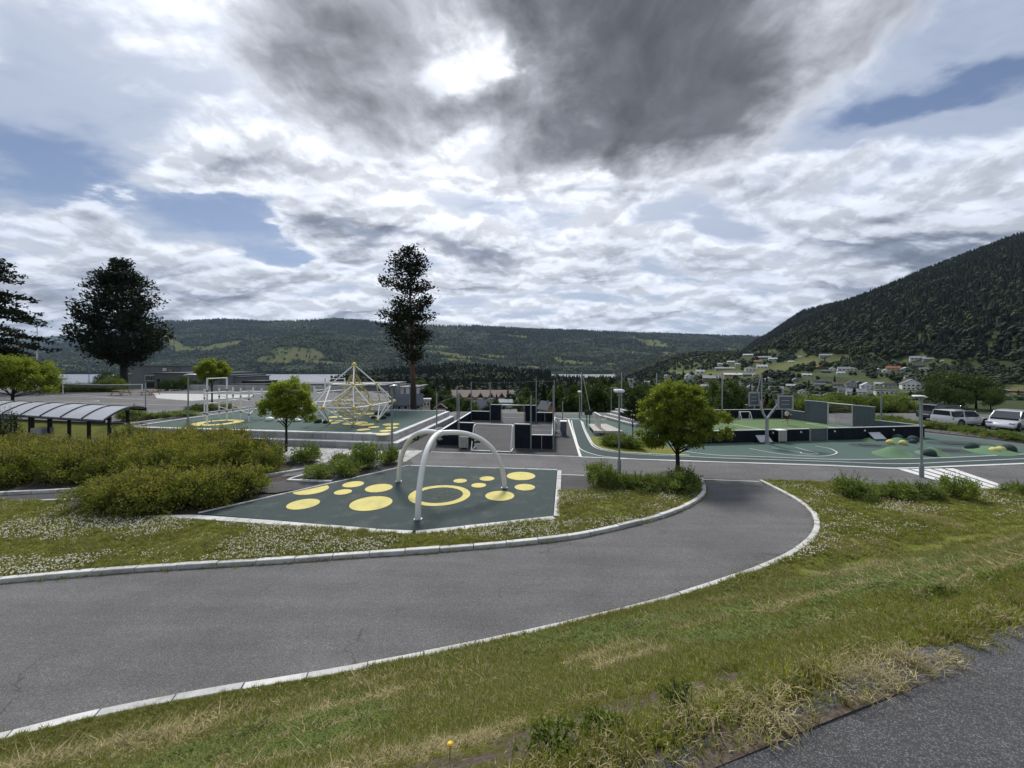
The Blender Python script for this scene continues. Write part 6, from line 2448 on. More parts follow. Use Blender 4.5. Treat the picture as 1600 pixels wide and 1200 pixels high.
def plant_trees():
    b = P(447, 706)
    round_tree('round_tree', 'small round pruned tree with thin trunk among the shrubs left of the dome', b,
               [(0.05, 0, 3.75, 1.25, 1.15, 1.05), (-0.9, 0.1, 3.0, 1.05, 1.0, 0.85), (1.0, -0.1, 2.95, 1.05, 1.0, 0.85), (0, 0.2, 3.0, 1.4, 1.3, 0.8), (1.35, 0, 2.45, .6, .6, .55), (0.1, -.5, 3.2, 1.1, 1.0, .9)],
               24000, 0.125, 11, 0.075, 1.75, M_LEAF_BRIGHT, 14, clumps=190, spread=0.125)
    b = P(1058.5, 741)
    round_tree('round_tree', 'dense round pruned tree with a low right lobe in front of the courts', b,
               [(-0.1, 0, 3.9, 1.3, 1.25, 0.95), (-0.85, 0, 3.05, 1.2, 1.2, 1.15), (0.75, 0.1, 3.1, 1.15, 1.2, 1.15), (0.0, -.3, 2.7, 1.75, 1.4, 1.2), (1.95, 0, 2.5, 0.95, 0.9, 0.68), (0.5, .2, 4.3, .8, .8, .6), (-1.2, .1, 2.1, .8, .9, .7), (0.6, -.4, 2.0, .9, .9, .6)],
               38000, 0.120, 12, 0.105, 1.15, M_LEAF_BRIGHT, 20, clumps=300, spread=0.118)
    b = P(331, 637, TZ)
    round_tree('round_tree', 'small round tree behind the tall climbing posts against the lake', (b.x, b.y, TZ),
               [(0, 0, 4.3, 1.5, 1.4, 1.0), (-.7, 0, 3.9, 1.0, 1.0, .8), (.8, .1, 4.0, 1.1, 1.0, .85), (-.3, 0, 3.3, .7, .7, .5)], 9000, 0.19, 13, 0.08, 2.3, M_LEAF_BRIGHT, 8, clumps=110)
    b = Vector((-48.8, 37.5, TZ))
    round_tree('round_tree', 'wide bright green tree at the left picture edge behind the shelter', b,
               [(0, 0, 4.1, 2.9, 2.6, 1.35), (-1.8, 0, 3.7, 1.9, 1.9, 1.2), (2.0, 0, 3.4, 2.0, 1.8, 1.1), (3.0, -.3, 2.5, 1.1, 1.1, .7), (.4, -.5, 4.5, 1.9, 1.7, 1.1)], 22000, 0.19, 14, 0.13, 1.6, M_LEAF_BRIGHT, 14, clumps=240)
    b = P(988.5, 687)
    round_tree('young_tree', 'slim young tree with dark leaves beside the stepped seating', b,
               [(0, 0, 2.4, .75, .7, .9), (-.2, 0, 3.0, .6, .55, .6), (.25, 0, 1.8, .55, .5, .5)], 3600, 0.13, 15, 0.04, 1.1, M_LEAF_DARK, 6, clumps=70)
    # pines
    k = 48 / 600.0
    zy = lambda y, Y: CAM_H - (y - HOR) / FPX * Y
    rows = [(562, 12, 10), (548, 24, 16), (530, 40, 26), (512, 54, 34), (498, 58, 36), (485, 44, 36), (468, 30, 36), (450, 30, 38), (438, 46, 36), (428, 40, 22), (415, 26, 26), (405, 30, 28), (396, 24, 18), (389, 10, 6)]
    Y = 48.0
    bz = -0.6
    pine('tall_pine', 'tall slim pine with an orange trunk rising behind the playground terrace', ((646.5 - 800) * Y / FPX, Y, bz), [(zy(y, Y) - bz, l * k, r * k) for y, l, r in rows], zy(391, Y) - bz, 0.37, 5, 120, M_PINEBARK, (-0.55, 0), tuft=0.74, per=27, needle=0.36, bare=.46, rmin=.40, thick=.44, rise=.24)
    Y = 78.0
    k = Y / 600.0
    rows = [(568, 14, 10), (560, 26, 34), (545, 58, 56), (528, 68, 62), (510, 74, 68), (495, 72, 60), (480, 64, 52), (462, 60, 50), (445, 44, 42), (430, 38, 34), (418, 26, 16), (409, 10, 5)]
    pine('broad_pine', 'broad dark pine with a dense egg shaped crown by the lake on the left', ((194 - 800) * k, Y, .4), [(zy(y, Y) - .4, l * k * .90, r * k * .90) for y, l, r in rows], zy(412, Y) - .4, 0.62, 6, 150, M_BARK_DARK, (-0.6, 0), tuft=1.1, per=27, needle=0.6, bare=.42, rmin=.52, thick=.42, rise=.30)
    Y = 62.0
    k = Y / 600.0
    rows = [(585, 60, 30), (568, 74, 56), (545, 80, 76), (528, 80, 60), (508, 80, 86), (490, 76, 84), (470, 66, 46), (452, 56, 48), (435, 50, 62), (420, 40, 56), (405, 26, 22), (390, 8, 5)]
    pine('dark_spruce', 'dark conifer with long layered branches cut by the left picture edge', ((-20 - 800) * k, Y, .6), [(zy(y, Y) - .6, l * k, r * k) for y, l, r in rows], zy(388, Y) - .6, 0.5, 7, 84, M_BARK_DARK, (0, 0), tuft=0.75, per=24, droop=1.1, needle=0.5, bare=.15)


def plant_shrubs():
    rr = random.Random(5)
    # big spirea bed on the left
    st = Stock([shrub_proto('spirea_shrub', 'olive green shrub', 21 + i, M_SPIREA, 4200, 0.085, 1.9, 1.25, 26) for i in range(4)])
    front = [P(146, 800), P(232, 806), P(312, 799), P(440, 771), P(412, 765), P(160, 779)]
    back = [P(-40, 765), P(150, 757), P(310, 746), P(425, 738), P(470, 722), P(380, 708), Vector((-18, 25.5)), Vector((-25, 26.6)), Vector((-26.5, 23.6)), Vector((-46, 29.5))]
    def fill(poly, step, label, group, hs, i0=0):
        xs, ys = [p[0] for p in poly], [p[1] for p in poly]
        i = i0
        y = min(ys)
        while y < max(ys):
            x = min(xs) + (0.5 * step if int((y - min(ys)) / step) % 2 else 0)
            while x < max(xs):
                px, py = x + rr.uniform(-.3, .3) * step, y + rr.uniform(-.3, .3) * step
                if bool(inside(poly, np.array([px]), np.array([py]))[0]):
                    lab = label(px, py)
                    st.put(i, (px, py, -0.05), rr.uniform(0, 6.28), (1, 1, rr.uniform(*hs) * (0.74 if px / py < -1.0 and py > 20.5 else 1.0)), lab, group)
                    i += 1
                x += step
            y += step * .87
    fill(front, 1.12, lambda x, y: 'olive shrub, ' + ('front edge' if y < 15.3 else 'rear edge') + ' of the front bed, ' + ('beside the dark court corner' if x > -12.3 else 'above the broad kerbstones' if x > -14.2 else 'above the clover lawn'), 'spirea shrubs of the front bed', (0.95, 1.25))
    fill(back, 1.32, lambda x, y: 'reddish shrub, bed ' + ('first row' if y < 18.6 else 'second row' if y < 20.4 else 'third row' if y < 22.6 else 'rearmost row' if y < 25 else 'far corner') + ', ' + ('at the left picture edge' if x / y < -1.22 else 'below the shelter roof' if x / y < -1.02 else 'right of the shelter' if x / y < -.86 else 'below the yellow ring' if x / y < -.7 else 'near the round tree trunk'), 'spirea shrubs of the back bed', (1.12, 1.5), 2)
    st.finish()
    st = Stock([shrub_proto('leafy_shrub', 'green shrub', 31 + i, M_SHRUB, 3600, 0.085, 1.6, 1.05, 22) for i in range(3)])
    i = 0
    def one(lab, px, base, w, h, z=0.0, group=None, Y=None, proto=None):
        nonlocal i
        b = P(px, base, z) if Y is None else Vector(((px - 800) / FPX * Y, Y, z))
        (proto or st).put(i, b, rr.uniform(0, 6.28), (w / 1.6, w / 1.6, h / 1.05), lab, group)
        i += 1
    g = 'shrubs along the road edge'
    for a in (('bright rounded shrub left of the white headed street lamp', 942, 762, 1.25, 1.2), ('low loose shrub at the foot of the white headed street lamp', 968, 765, 1.2, .85), ('pale flowering low shrub between lamp and round tree', 998, 766, 1.5, .75), ('pale flowering shrub just left of the trunk shrub', 1027, 766, 1.3, .75), ('dark bushy shrub round the trunk of the round tree', 1070, 769, 1.75, 1.1),
              ('shrub standing alone on the right lawn edge', 1331, 777, 1.55, 1.0), ('low shrub in the middle of the right hand row', 1372, 776, 1.1, .55), ('low shrub left of the right street lamp', 1402, 778, 1.3, .75), ('spreading shrub in front of the right street lamp', 1442, 779, 1.5, .72), ('tall loose shrub at the right end beside the crossing', 1492, 779, 1.1, .98), ('low brownish shrub at the right picture edge', 1594, 772, 1.2, .55)):
        one(*a, group=g)
    g = 'shrubs between side path and court'
    for a in (('shrub right of the round tree trunk by the paving', 480, 722, 1.7, 1.15), ('shrub in the corner between side path and court edge', 500, 748, 1.3, .75), ('tall shrub at the court corner before the terrace steps', 575, 731, 1.9, 1.5), ('shrub under the oval headed lamp by the terrace', 610, 724, 1.2, 1.1), ('low shrub filling in behind the court edge', 545, 742, 1.6, .85), ('low shrub left of the tall corner shrub', 530, 733, 1.5, .9)):
        one(*a, group=g)
    g = 'shrubs on the grass island'
    for a in (('dark shrub at the left of the grass island', 955, 697, 1.7, .9), ('dark shrub in the middle of the grass island', 975, 699, 1.8, .95), ('dark shrub near the right end of the grass island', 993, 702, 1.4, .8)):
        one(*a, group=g)
    g = 'low planting at the terrace edge'
    for a in (('round bright shrub behind the concrete block', 205, 657, 2.3, 1.2), ('low planting left of the tall climbing posts', 262, 653, 2.2, .6), ('low planting below the small round tree', 318, 642, 2.6, .8), ('low planting right of the small round tree', 350, 640, 2.4, .7), ('low planting beside the terrace kerb', 285, 650, 2.4, .5), ('low planting in front of the terrace lamp', 240, 655, 2.0, .6)):
        one(*a[:3], *a[3:], z=TZ - .03, group=g)
    # hedge before the lake
    for k in range(12):
        x = 78 + k * 9.5
        one('dark clipped hedge plant in the row before the lake' if k < 9 else 'taller hedge plant beside the broad pine', x, 0, 2.6, 1.6 if k < 9 else 2.6, z=TZ - .1, group='hedge before the lake', Y=68)
    # planted strip by the car park
    a, b = P(1392, 661), P(1640, 697)
    for k in range(17):
        p = a.lerp(b, k / 16) + Vector((rr.uniform(-.2, .2), 1.0 + rr.uniform(-.3, .3), 0))
        st.put(i, (p.x, p.y, 0.0), rr.uniform(0, 6.28), (1.15, 1.0, rr.uniform(.45, .75)), 'low shrub in the planted strip before the white estate car' if k < 9 else 'low shrub in the planted strip before the silver car', 'low shrubs along the car park')
        i += 1
    for k in range(13):
        one(('shrub behind the low end board left of the goal wall', 'shrub seen through the goal opening of the turf court', 'shrub behind the right high goal wall', 'shrub behind the low board right of the goal wall')[min(3, k // 3)], 1235 + k * 15, 0, 2.8, 1.3 + .5 * (k % 3), z=-0.15, group='shrubs behind the goal wall', Y=46.5 + (k % 2))
    st.finish()
    # juniper at the left edge
    st = Stock([shrub_proto('juniper_shrub', 'dark juniper', 44, M_LEAF_DARK, 4200, 0.10, 1.7, 2.6, 20)])
    st.put(0, P(-6, 703), 0.4, (1.15, 1.15, 1.05), 'dark upright juniper at the left picture edge beside the shelter', None)


def conifer_detail(name, label, seed, n=2600, h=9.0, w=2.0):
    rng = np.random.default_rng(seed)
    z = h * (1 - np.sqrt(rng.uniform(0, 1, n)) * 0.93)
    tier = np.floor(z / (h / 16.0))
    az = rng.uniform(0, 6.28, n)
    lob = 0.75 + 0.25 * np.cos(az * 5 + tier * 2.1)
    r = w * (1 - z / h) * lob * rng.uniform(0.35, 1.0, n) ** 0.5 + 0.05
    C = np.stack([r * np.cos(az), r * np.sin(az), z - 0.12 * r], 1)
    Dr = np.stack([np.cos(az), np.sin(az), -0.25 + 0 * az], 1) + rng.normal(0, .35, (n, 3))
    Dr /= np.linalg.norm(Dr, axis=1, keepdims=True)
    L = 0.42 * rng.uniform(.7, 1.3, n)
    t = thing(name, label, 'tree')
    o = bpy.data.objects.new('crown', leaves_mesh('crown', C, Dr, L, L * .6, M_LEAF_DARK, rng))
    COL.objects.link(o)
    o.parent = t
    MB().tube([(0, 0, -.3), (0, 0, h * .9)], [.16, .03], 6).build('trunk', M_BARK_DARK, t, world=False)
    return t


def plant_background_trees():
    rr = random.Random(9)
    brch = []
    for i in range(4):
        rg = random.Random(70 + i)
        lobes = [(0, 0, 5.8, 1.5, 1.5, 2.0), (rg.uniform(-.5, .5), .2, 4.2, 1.9, 1.9, 1.6), (rg.uniform(-.8, .8), -.3, 7.4, 0.95, 1.0, 1.2), (rg.uniform(-1, 1), 0, 3.2, 1.5, 1.5, 1.1)]
        brch.append(round_tree('birch_tree', 'birch', (0, 0, 0), lobes, 5600, 0.34, 80 + i, 0.11, 2.0, (M_BIRCH, M_LEAF_MID, M_BIRCH, M_BIRCH)[i], 5, clumps=90, spread=0.22))
    sb = Stock(brch)
    sc_ = Stock([conifer_detail('spruce_tree', 'spruce', 91 + i) for i in range(2)])
    br = []
    for i in range(2):
        br.append(round_tree('broad_tree', 'broad', (0, 0, 0), [(0, 0, 3.4, 2.6, 2.4, 1.8), (-1.6, 0, 2.7, 1.8, 1.8, 1.5), (1.7, .2, 2.8, 1.9, 1.8, 1.5), (.3, -.3, 4.4, 1.7, 1.6, 1.1)], 5200, 0.24, 95 + i, 0.14, 1.4, (M_BIRCH, M_LEAF_MID)[i], 6, clumps=150, spread=0.17))
    bb = Stock(br)
    i = 0
    def put(stock, px, Y, top, lab, grp, hh, wk=1.0):
        nonlocal i
        x = (px - 800) / FPX * Y
        z = float(terrain_z(x, Y)) - 0.05
        h = CAM_H - (top - HOR) / FPX * Y - z
        s = h / hh
        stock.put(i, (x, Y, z), rr.uniform(0, 6.28), (s * wk, s * wk, s), lab, grp)
        i += 1
    # birches behind the ball cage and running lane
    g = 'birches behind the courts'
    for px, Y, top in ((870, 74, 601), (888, 58, 612), (895, 64, 606), (905, 58, 614), (918, 66, 597), (930, 60, 594), (942, 68, 592), (955, 58, 600), (967, 66, 595), (984, 62, 602), (996, 58, 606), (1010, 70, 597), (1022, 62, 605), (1040, 66, 603), (1115, 62, 597), (1140, 56, 590), (1155, 60, 604), (1100, 66, 608), (1170, 54, 622), (1206, 54, 622)):
        put(sb, px, Y, top, 'birch behind the running lane left of the white headed lamp' if px < 960 else ('birch between the lamp and the round tree crown' if px < 1060 else 'birch behind the far board fence of the turf court'), g, 8.4, 0.9)
    g = 'birches between cage and pine'
    for px, Y, top in ((690, 92, 608), (704, 78, 614), (720, 84, 624), (733, 72, 622), (748, 90, 630), (763, 74, 630), (775, 96, 626), (788, 82, 632), (801, 76, 634), (670, 84, 600), (655, 98, 598), (812, 90, 618), (828, 70, 622), (700, 66, 626), (742, 62, 636), (822, 104, 604)):
        put(sb, px, Y, top, 'birch before the left half of the gabled apartment building' if 715 < px < 755 else 'birch before the right half of the gabled apartment building' if 754 < px < 830 else 'birch between the tall pine and the gabled building', g, 8.4, 1.0)
    g = 'dark spruces in the valley below'
    for px, Y, top in ((849, 70, 594), (857, 76, 600), (876, 84, 592), (912, 82, 588), (951, 88, 588), (662, 110, 590), (676, 120, 588), (630, 130, 590), (1198, 60, 612), (1205, 70, 615), (1335, 78, 604), (700, 130, 590), (1018, 92, 590), (1048, 96, 588)):
        put(sc_, px, Y, top, 'dark spruce behind the ball cage and lane' if 840 < px < 1100 else ('dark spruce behind the turf court' if px > 1100 else 'dark spruce left of the gabled building'), g, 9.0, 1.0)
    g = 'broad trees beyond the turf court'
    for px, Y, top in ((1240, 56, 618), (1262, 58, 622), (1285, 54, 615), (1305, 58, 611), (1325, 54, 618), (1345, 60, 622), (1390, 56, 626), (1408, 54, 624), (1375, 64, 622), (1085, 58, 620), (1060, 56, 615)):
        put(bb, px, Y, top, 'bushy tree beyond the board corner post of the turf court' if 1200 < px < 1290 else 'bushy tree beyond the goal opening of the turf court' if 1289 < px < 1350 else 'bushy tree beyond the right high goal wall' if px > 1349 else 'bushy tree half hidden behind the round tree', g, 5.4, 0.95)
    g = 'big bushy trees behind the cars'
    for lab, px, Y, top, w in (('big bushy tree at the left of the clump behind the cars', 1462, 48, 597, 1.0), ('tallest bushy tree in the clump behind the cars', 1482, 51, 579, 1.05), ('big bushy tree at the right of the clump behind the cars', 1525, 50, 586, 1.0), ('lower bushy tree behind the bonnet of the dark car', 1548, 47, 605, .8), ('lower bushy tree in front of the clump behind the cars', 1500, 46, 608, .9)):
        put(bb, px, Y, top, lab, g, 5.4, w)
    g = 'bushes by the school building'
    for lab, px, Y, top in (('loose green bush left of the broad pine trunk', 168, 80, 580), ('bush right before the grey school wall', 262, 70, 592), ('bush beside the grey school wall near the lamp', 285, 72, 586), ('green bush between school wall and small tree', 300, 76, 592)):
        put(bb, px, Y, top, lab, g, 5.4, 0.8)
    sb.finish()
    sc_.finish()
    bb.finish()


# ---------------------------------------------------------------- grass and clover
def blades(name, mat, n, r, h, seed, lay=0.3, w=0.006, bend=0.5, mat2=None, share=0.0):
    rg = random.Random(seed)
    vs, fs, mi = [], [], []
    for i in range(n):
        a, q = rg.uniform(0, 6.28), r * math.sqrt(rg.random())
        x, y = q * math.cos(a), q * math.sin(a)
        mi += [1 if rg.random() < share else 0] * 2
        az, hh = rg.uniform(0, 6.28), h * rg.uniform(.55, 1.2)
        ln = lay * rg.uniform(.3, 1.3)
        dx, dy = math.cos(az), math.sin(az)
        ww = w * rg.uniform(.7, 1.3)
        px_, py_ = -dy * ww, dx * ww
        o = len(vs)
        m = (x + dx * ln * hh * .45, y + dy * ln * hh * .45, hh * .62)
        tp_ = (x + dx * ln * hh * 1.25, y + dy * ln * hh * 1.25, hh * (1 - .35 * min(ln, 1.2) * bend))
        vs += [(x - px_, y - py_, -.01), (x + px_, y + py_, -.01), (m[0] + px_ * .8, m[1] + py_ * .8, m[2]), (m[0] - px_ * .8, m[1] - py_ * .8, m[2]), tp_]
        fs += [(o, o + 1, o + 2, o + 3), (o + 3, o + 2, o + 4)]
    me = bpy.data.meshes.new(name)
    me.from_pydata(vs, [], fs)
    me.materials.append(mat)
    if mat2:
        me.materials.append(mat2)
        me.polygons.foreach_set('material_index', mi)
    return me


def plant_grass():
    m_g = leafy('grass blade', (0.160, 0.190, 0.030), (0.225, 0.240, 0.052), 0.5, 3.0, 0.6, 0.35)
    m_d = leafy('dry grass blade', (0.24, 0.20, 0.095), (0.40, 0.34, 0.18), 0.2, 3.0, 0.7, 0.3)
    m_f = material('clover blossom', (0.62, 0.59, 0.47), 0.8, var=0.1, objvar=0.12)
    m_c = leafy('clover leaf', (0.105, 0.145, 0.024), (0.150, 0.185, 0.034), 0.35, 3.0, 0.55, 0.25)
    pg = [proto_object('grass_source', blades('grass_source', m_g, 22, .07, .080, s, .6, .0040, mat2=m_d, share=.20 if s == 1 else .38)) for s in (1, 2)]
    pdry = [proto_object('dry_grass_source', blades('dry_grass_source', m_d, 20, .09, .065, s, 1.0, .0034, mat2=m_g, share=.30)) for s in (3, 4)]
    phay = proto_object('hay_source', blades('hay_source', m_d, 16, .11, .030, 5, 4.5, .0034, .1))
    # clover blossom: a small round head on a stalk
    mb = MB()
    mb.ball((0, 0, .045), .0125, 6, 4)
    mb.tube([(0, 0, 0), (0, 0, .04)], .0018, 3, cap=False)
    pf = proto_object('clover_source', mb.mesh('clover_source', m_f))
    rg = random.Random(3)
    vs, fs = [], []
    for i in range(22):
        a, q = rg.uniform(0, 6.28), .11 * math.sqrt(rg.random())
        x, y, z = q * math.cos(a), q * math.sin(a), rg.uniform(.02, .055)
        for k in range(3):
            b = a + k * 2.09
            o = len(vs)
            c, s = math.cos(b), math.sin(b)
            vs += [(x, y, z), (x + .014 * c - .009 * s, y + .014 * s + .009 * c, z + .004), (x + .022 * c, y + .022 * s, z), (x + .014 * c + .009 * s, y + .014 * s - .009 * c, z + .004)]
            fs.append((o, o + 1, o + 2, o + 3))
    me = bpy.data.meshes.new('clover_leaf_source')
    me.from_pydata(vs, [], fs)
    me.materials.append(m_c)
    pc = proto_object('clover_leaf_source', me)

    def sample(poly, zf, n, x0, x1, y0, y1, power=1.0):
        """Denser towards the camera."""
        Y = y0 + (y1 - y0) * RNG.uniform(0, 1, n) ** power
        wx = np.abs(Y) * 1.45 + 1.0
        X = RNG.uniform(-1, 1, n) * wx
        ok = inside(poly, X, Y) & (X > x0) & (X < x1)
        X, Y = X[ok], Y[ok]
        return X, Y, zf(X, Y)
    # near bank
    X, Y, Z = sample(LAWN_BANK, Z_BANK, 260000, -14, 20, 0.9, 10.5, 1.15)
    dist = np.sqrt(X * X + Y * Y + (Z - CAM_H) ** 2)
    dry = dry_amount(X, Y) - .14 + RNG.normal(0, .14, len(X))
    soil = soil_amount(X, Y)
    keep = RNG.uniform(0, 1, len(X)) > np.clip(soil * 1.15, 0, .93)
    sc_ = np.clip(dist / 5.0, 0.62, 1.7) * RNG.uniform(.55, 1.2, len(X)) * np.where(soil > .2, .75, 1) * np.clip((6.75 - bank_t(X, Y)) / 0.9, .42, 1.0)
    patchy = 0.75 + 0.45 * fnoise(X, Y, 1.1, 91)
    for i, p in enumerate(pg):
        s = keep & (dry < 0.56) & (np.arange(len(X)) % 2 == i)
        scatter('bank_grass', np.stack([X[s], Y[s], Z[s]], 1), p, 'short green grass on the bank beside the near path', (sc_ * patchy)[s])
    for i, p in enumerate(pdry):
        s = keep & (dry >= 0.56) & (dry < .9) & (np.arange(len(X)) % 2 == i)
        scatter('dry_bank_grass', np.stack([X[s], Y[s], Z[s]], 1), p, 'dry yellow grass in belts along the bank', sc_[s])
    s = (dry >= .60) & (RNG.uniform(0, 1, len(X)) < .45)
    ang = math.atan2(0.3046, 0.9525)
    scatter('cut_hay', np.stack([X[s], Y[s], Z[s] + .025], 1), phay, 'cut straw lying in rows on the bank', sc_[s] * 1.0, tilt=.25)
    s = keep & (RNG.uniform(0, 1, len(X)) < np.clip(0.12 * fnoise(X, Y, .7, 93) - .015, 0, .05))
    scatter('bank_clover_leaves', np.stack([X[s], Y[s], Z[s]], 1), pc, 'clover leaf patches in the bank grass', sc_[s] * 1.2)
    # ragged fringe hanging over the asphalt edge
    s_ = RNG.uniform(-9, 26, 2600)
    tt = RNG.normal(0.11, 0.05, len(s_))
    X = 0.9525 * s_ + NB[0] * (NB0 + tt)
    Y = 0.3046 * s_ + NB[1] * (NB0 + tt)
    ok = fnoise(s_, 0 * s_, 0.9, 131) > -0.25
    X, Y = X[ok], Y[ok]
    pts = np.stack([X, Y, np.full(len(X), 3.985)], 1)
    half = len(X) // 2
    scatter('edge_fringe_grass', pts[:half], pdry[1], 'dry grass fringe creeping over the edge of the near path', RNG.uniform(.45, 1.0, half))
    scatter('edge_fringe_grass', pts[half:], pg[1], 'green grass fringe creeping over the edge of the near path', RNG.uniform(.4, .9, len(X) - half))
    # lawns farther off: larger tufts
    def far_lawn(poly, zf, n, y0, y1, lab, seed, x0=-40, x1=40):
        X, Y, Z = sample(poly, zf, n, x0, x1, y0, y1, 1.1)
        sc2 = RNG.uniform(1.0, 1.9, len(X)) * (0.8 + 0.5 * fnoise(X, Y, .8, seed))
        d2 = fnoise(X, Y, 0.5, 23) + RNG.normal(0, .2, len(X))
        s = d2 < 0.35
        scatter('lawn_grass', np.stack([X[s], Y[s], Z[s] - .01], 1), pg[0], lab, sc2[s])
        s = ~s
        scatter('tired_lawn_grass', np.stack([X[s], Y[s], Z[s] - .01], 1), pdry[0], 'yellowed tufts in ' + lab.split(' ', 1)[1], sc2[s] * .9)
    far_lawn(LAWN_LEFT, lambda X, Y: 0.075 + 0.03 * fnoise(X, Y, 0.9, 8), 90000, 8, 20, 'green grass of the clover lawn by the court', 101)
    far_lawn(LAWN_BANK, Z_BANK, 60000, 9, 18.6, 'green grass of the lawn right of the curving path', 103, 3, 32)
    # blossom in drifts
    def drift(poly, zf, n, y0, y1, lab, seed, thr, x0=-40, x1=40, size=1.0):
        X, Y, Z = sample(poly, zf, n, x0, x1, y0, y1, 1.0)
        f = fnoise(X * 1.0, Y * 1.7, .42, seed, 4) + 0.35 * fnoise(X, Y, 2.2, seed + 1, 2) + RNG.normal(0, .13, len(X))
        s = (f > thr) & ((bank_t(X, Y) > 6.6) | (poly is LAWN_LEFT))
        scatter('clover_blossom', np.stack([X[s], Y[s], Z[s]], 1), pf, lab, RNG.uniform(0.9, 1.5, s.sum()) * size)
    drift(LAWN_LEFT, lambda X, Y: 0.09 + 0 * X, 75000, 8, 19, 'white clover blossom in drifts on the left lawn', 111, 0.05, size=1.15)
    drift(LAWN_BANK, lambda X, Y: np.maximum(Z_BANK(X, Y), 0.06) + .01, 42000, 9, 18.6, 'white clover blossom in drifts on the right lawn', 115, 0.10, 7, 34, 1.2)
    X, Y, Z = sample(LAWN_BANK, Z_BANK, 5200, -14, 20, 1.2, 9.0, .8)
    f = fnoise(X, Y, .6, 121) + 0.5 * np.exp(-((bank_t(X, Y) - 5.7) / .6) ** 2)
    s = (f > 0.36) & (soil_amount(X, Y) < .2)
    scatter('daisy_heads', np.stack([X[s], Y[s], Z[s] + .01], 1), pf, 'scattered white clover heads in the bank grass', RNG.uniform(.55, .95, s.sum()))
    # weeds along the kerb and a leafy clump at the near edge
    pts, sc3 = [], []
    for cv, off in ((L_KERB, 0.03), (R_KERB, -0.02)):
        for p in resample(cv, 0.12):
            if random.random() < (0.75 if cv is L_KERB else .35):
                pts.append((p.x + random.uniform(-.03, .03), p.y - off + random.uniform(-.04, .02), 0.0))
                sc3.append(random.uniform(.45, 1.25))
    scatter('kerb_weeds', pts, pg[1], 'weeds growing in the gutter along the granite kerb', np.array(sc3))
    lf = MB()
    lf.raw([(-.03, 0, .006), (0, -.014, .010), (.035, 0, .004), (0, .014, .012)], [(0, 1, 2, 3)])
    plf = proto_object('litter_source', lf.mesh('litter_source', material('dry leaf litter', (0.17, 0.14, 0.06), .9, var=.2, objvar=.3)))
    c0 = P(692, 775, 0.06)
    lx = np.concatenate([RNG.normal(c0.x, .33, 90), RNG.uniform(-11, 2, 60)])
    ly = np.concatenate([RNG.normal(c0.y, .25, 90), RNG.uniform(14, 24, 60)])
    ok = inside(COURT, lx, ly)
    scatter('leaf_litter', np.stack([lx[ok], ly[ok], np.full(ok.sum(), .072)], 1), plf, 'dry leaves and crumbs blown onto the dark green court', RNG.uniform(.6, 1.5, ok.sum()), tilt=.1)
    k = Stock([shrub_proto('weed_clump', 'weed', 141, m_c, 900, 0.035, .42, .17, 8, cat='weed')])
    c = P(965, 1160, 0)
    def on_bank(px, py):
        Ys = np.linspace(1.2, 9, 400)
        Xs = (px - 800) / FPX * Ys
        hit = np.nonzero(Z_BANK(Xs, Ys) >= CAM_H - (py - HOR) / FPX * Ys)[0]
        j = hit[0] if len(hit) else -1
        return (float(Xs[j]), float(Ys[j]), float(Z_BANK(Xs[j:j + 1], Ys[j:j + 1])[0]))
    for lab, px, py, s in (('big clump of clover leaves beside the near path edge', 945, 1150, .5), ('small leafy weed right of the big clover clump', 1060, 1105, .5), ('leafy weed tuft at the bottom left of the clover clump', 870, 1175, .6), ('dark leafy clump on the bank near the right edge', 1485, 935, .6)):
        k.put(0, on_bank(px, py), px, s, lab, 'weed clumps on the bank')
    f = on_bank(703, 1190)
    t = thing('buttercup', 'single yellow flower in the grass at the bottom edge', 'flower', f)
    mb = MB()
    mb.ball((f[0], f[1], f[2] + .09), .016, 8, 5, .7)
    mb.build('blossom', material('yellow petals', (0.75, 0.52, 0.02), .6, var=.05), t)
    MB().tube([f, (f[0], f[1], f[2] + .085)], .0025, 4).build('stalk', m_g, t)


plant_trees()
plant_shrubs()
plant_background_trees()
plant_grass()


# ================================================================ BUILDINGS, CARS, PERSON
M_GLASS = material('dark window glass', (0.020, 0.026, 0.032), 0.12, var=0.1, spec=0.8)
M_FRAME = material('white window frame', (0.62, 0.62, 0.60), 0.6, var=0.05)
WALLS = {k: material(k + ' house wall', c, 0.8, var=0.06, vscale=0.6, dirt=tuple(x * .6 for x in c), dirt_amt=.35, dirt_scale=.5) for k, c in
         {'white': (0.62, 0.62, 0.60), 'pale': (0.46, 0.46, 0.44), 'grey': (0.24, 0.25, 0.26), 'dark': (0.06, 0.06, 0.065), 'red': (0.20, 0.035, 0.028), 'brown': (0.16, 0.09, 0.05), 'tan': (0.34, 0.25, 0.15), 'yellow': (0.46, 0.33, 0.10), 'cream': (0.50, 0.43, 0.30), 'orange': (0.42, 0.20, 0.07)}.items()}
ROOFS = {k: material(k + ' roofing', c, 0.75, var=0.1, vscale=1.0, fine=0.1, fscale=4, dirt=tuple(x * .6 for x in c), dirt_amt=.4, dirt_scale=.6) for k, c in
         {'slate': (0.10, 0.11, 0.125), 'grey': (0.21, 0.22, 0.235), 'light': (0.42, 0.43, 0.45), 'black': (0.028, 0.029, 0.032), 'tile': (0.27, 0.10, 0.055), 'brown': (0.10, 0.065, 0.05)}.items()}


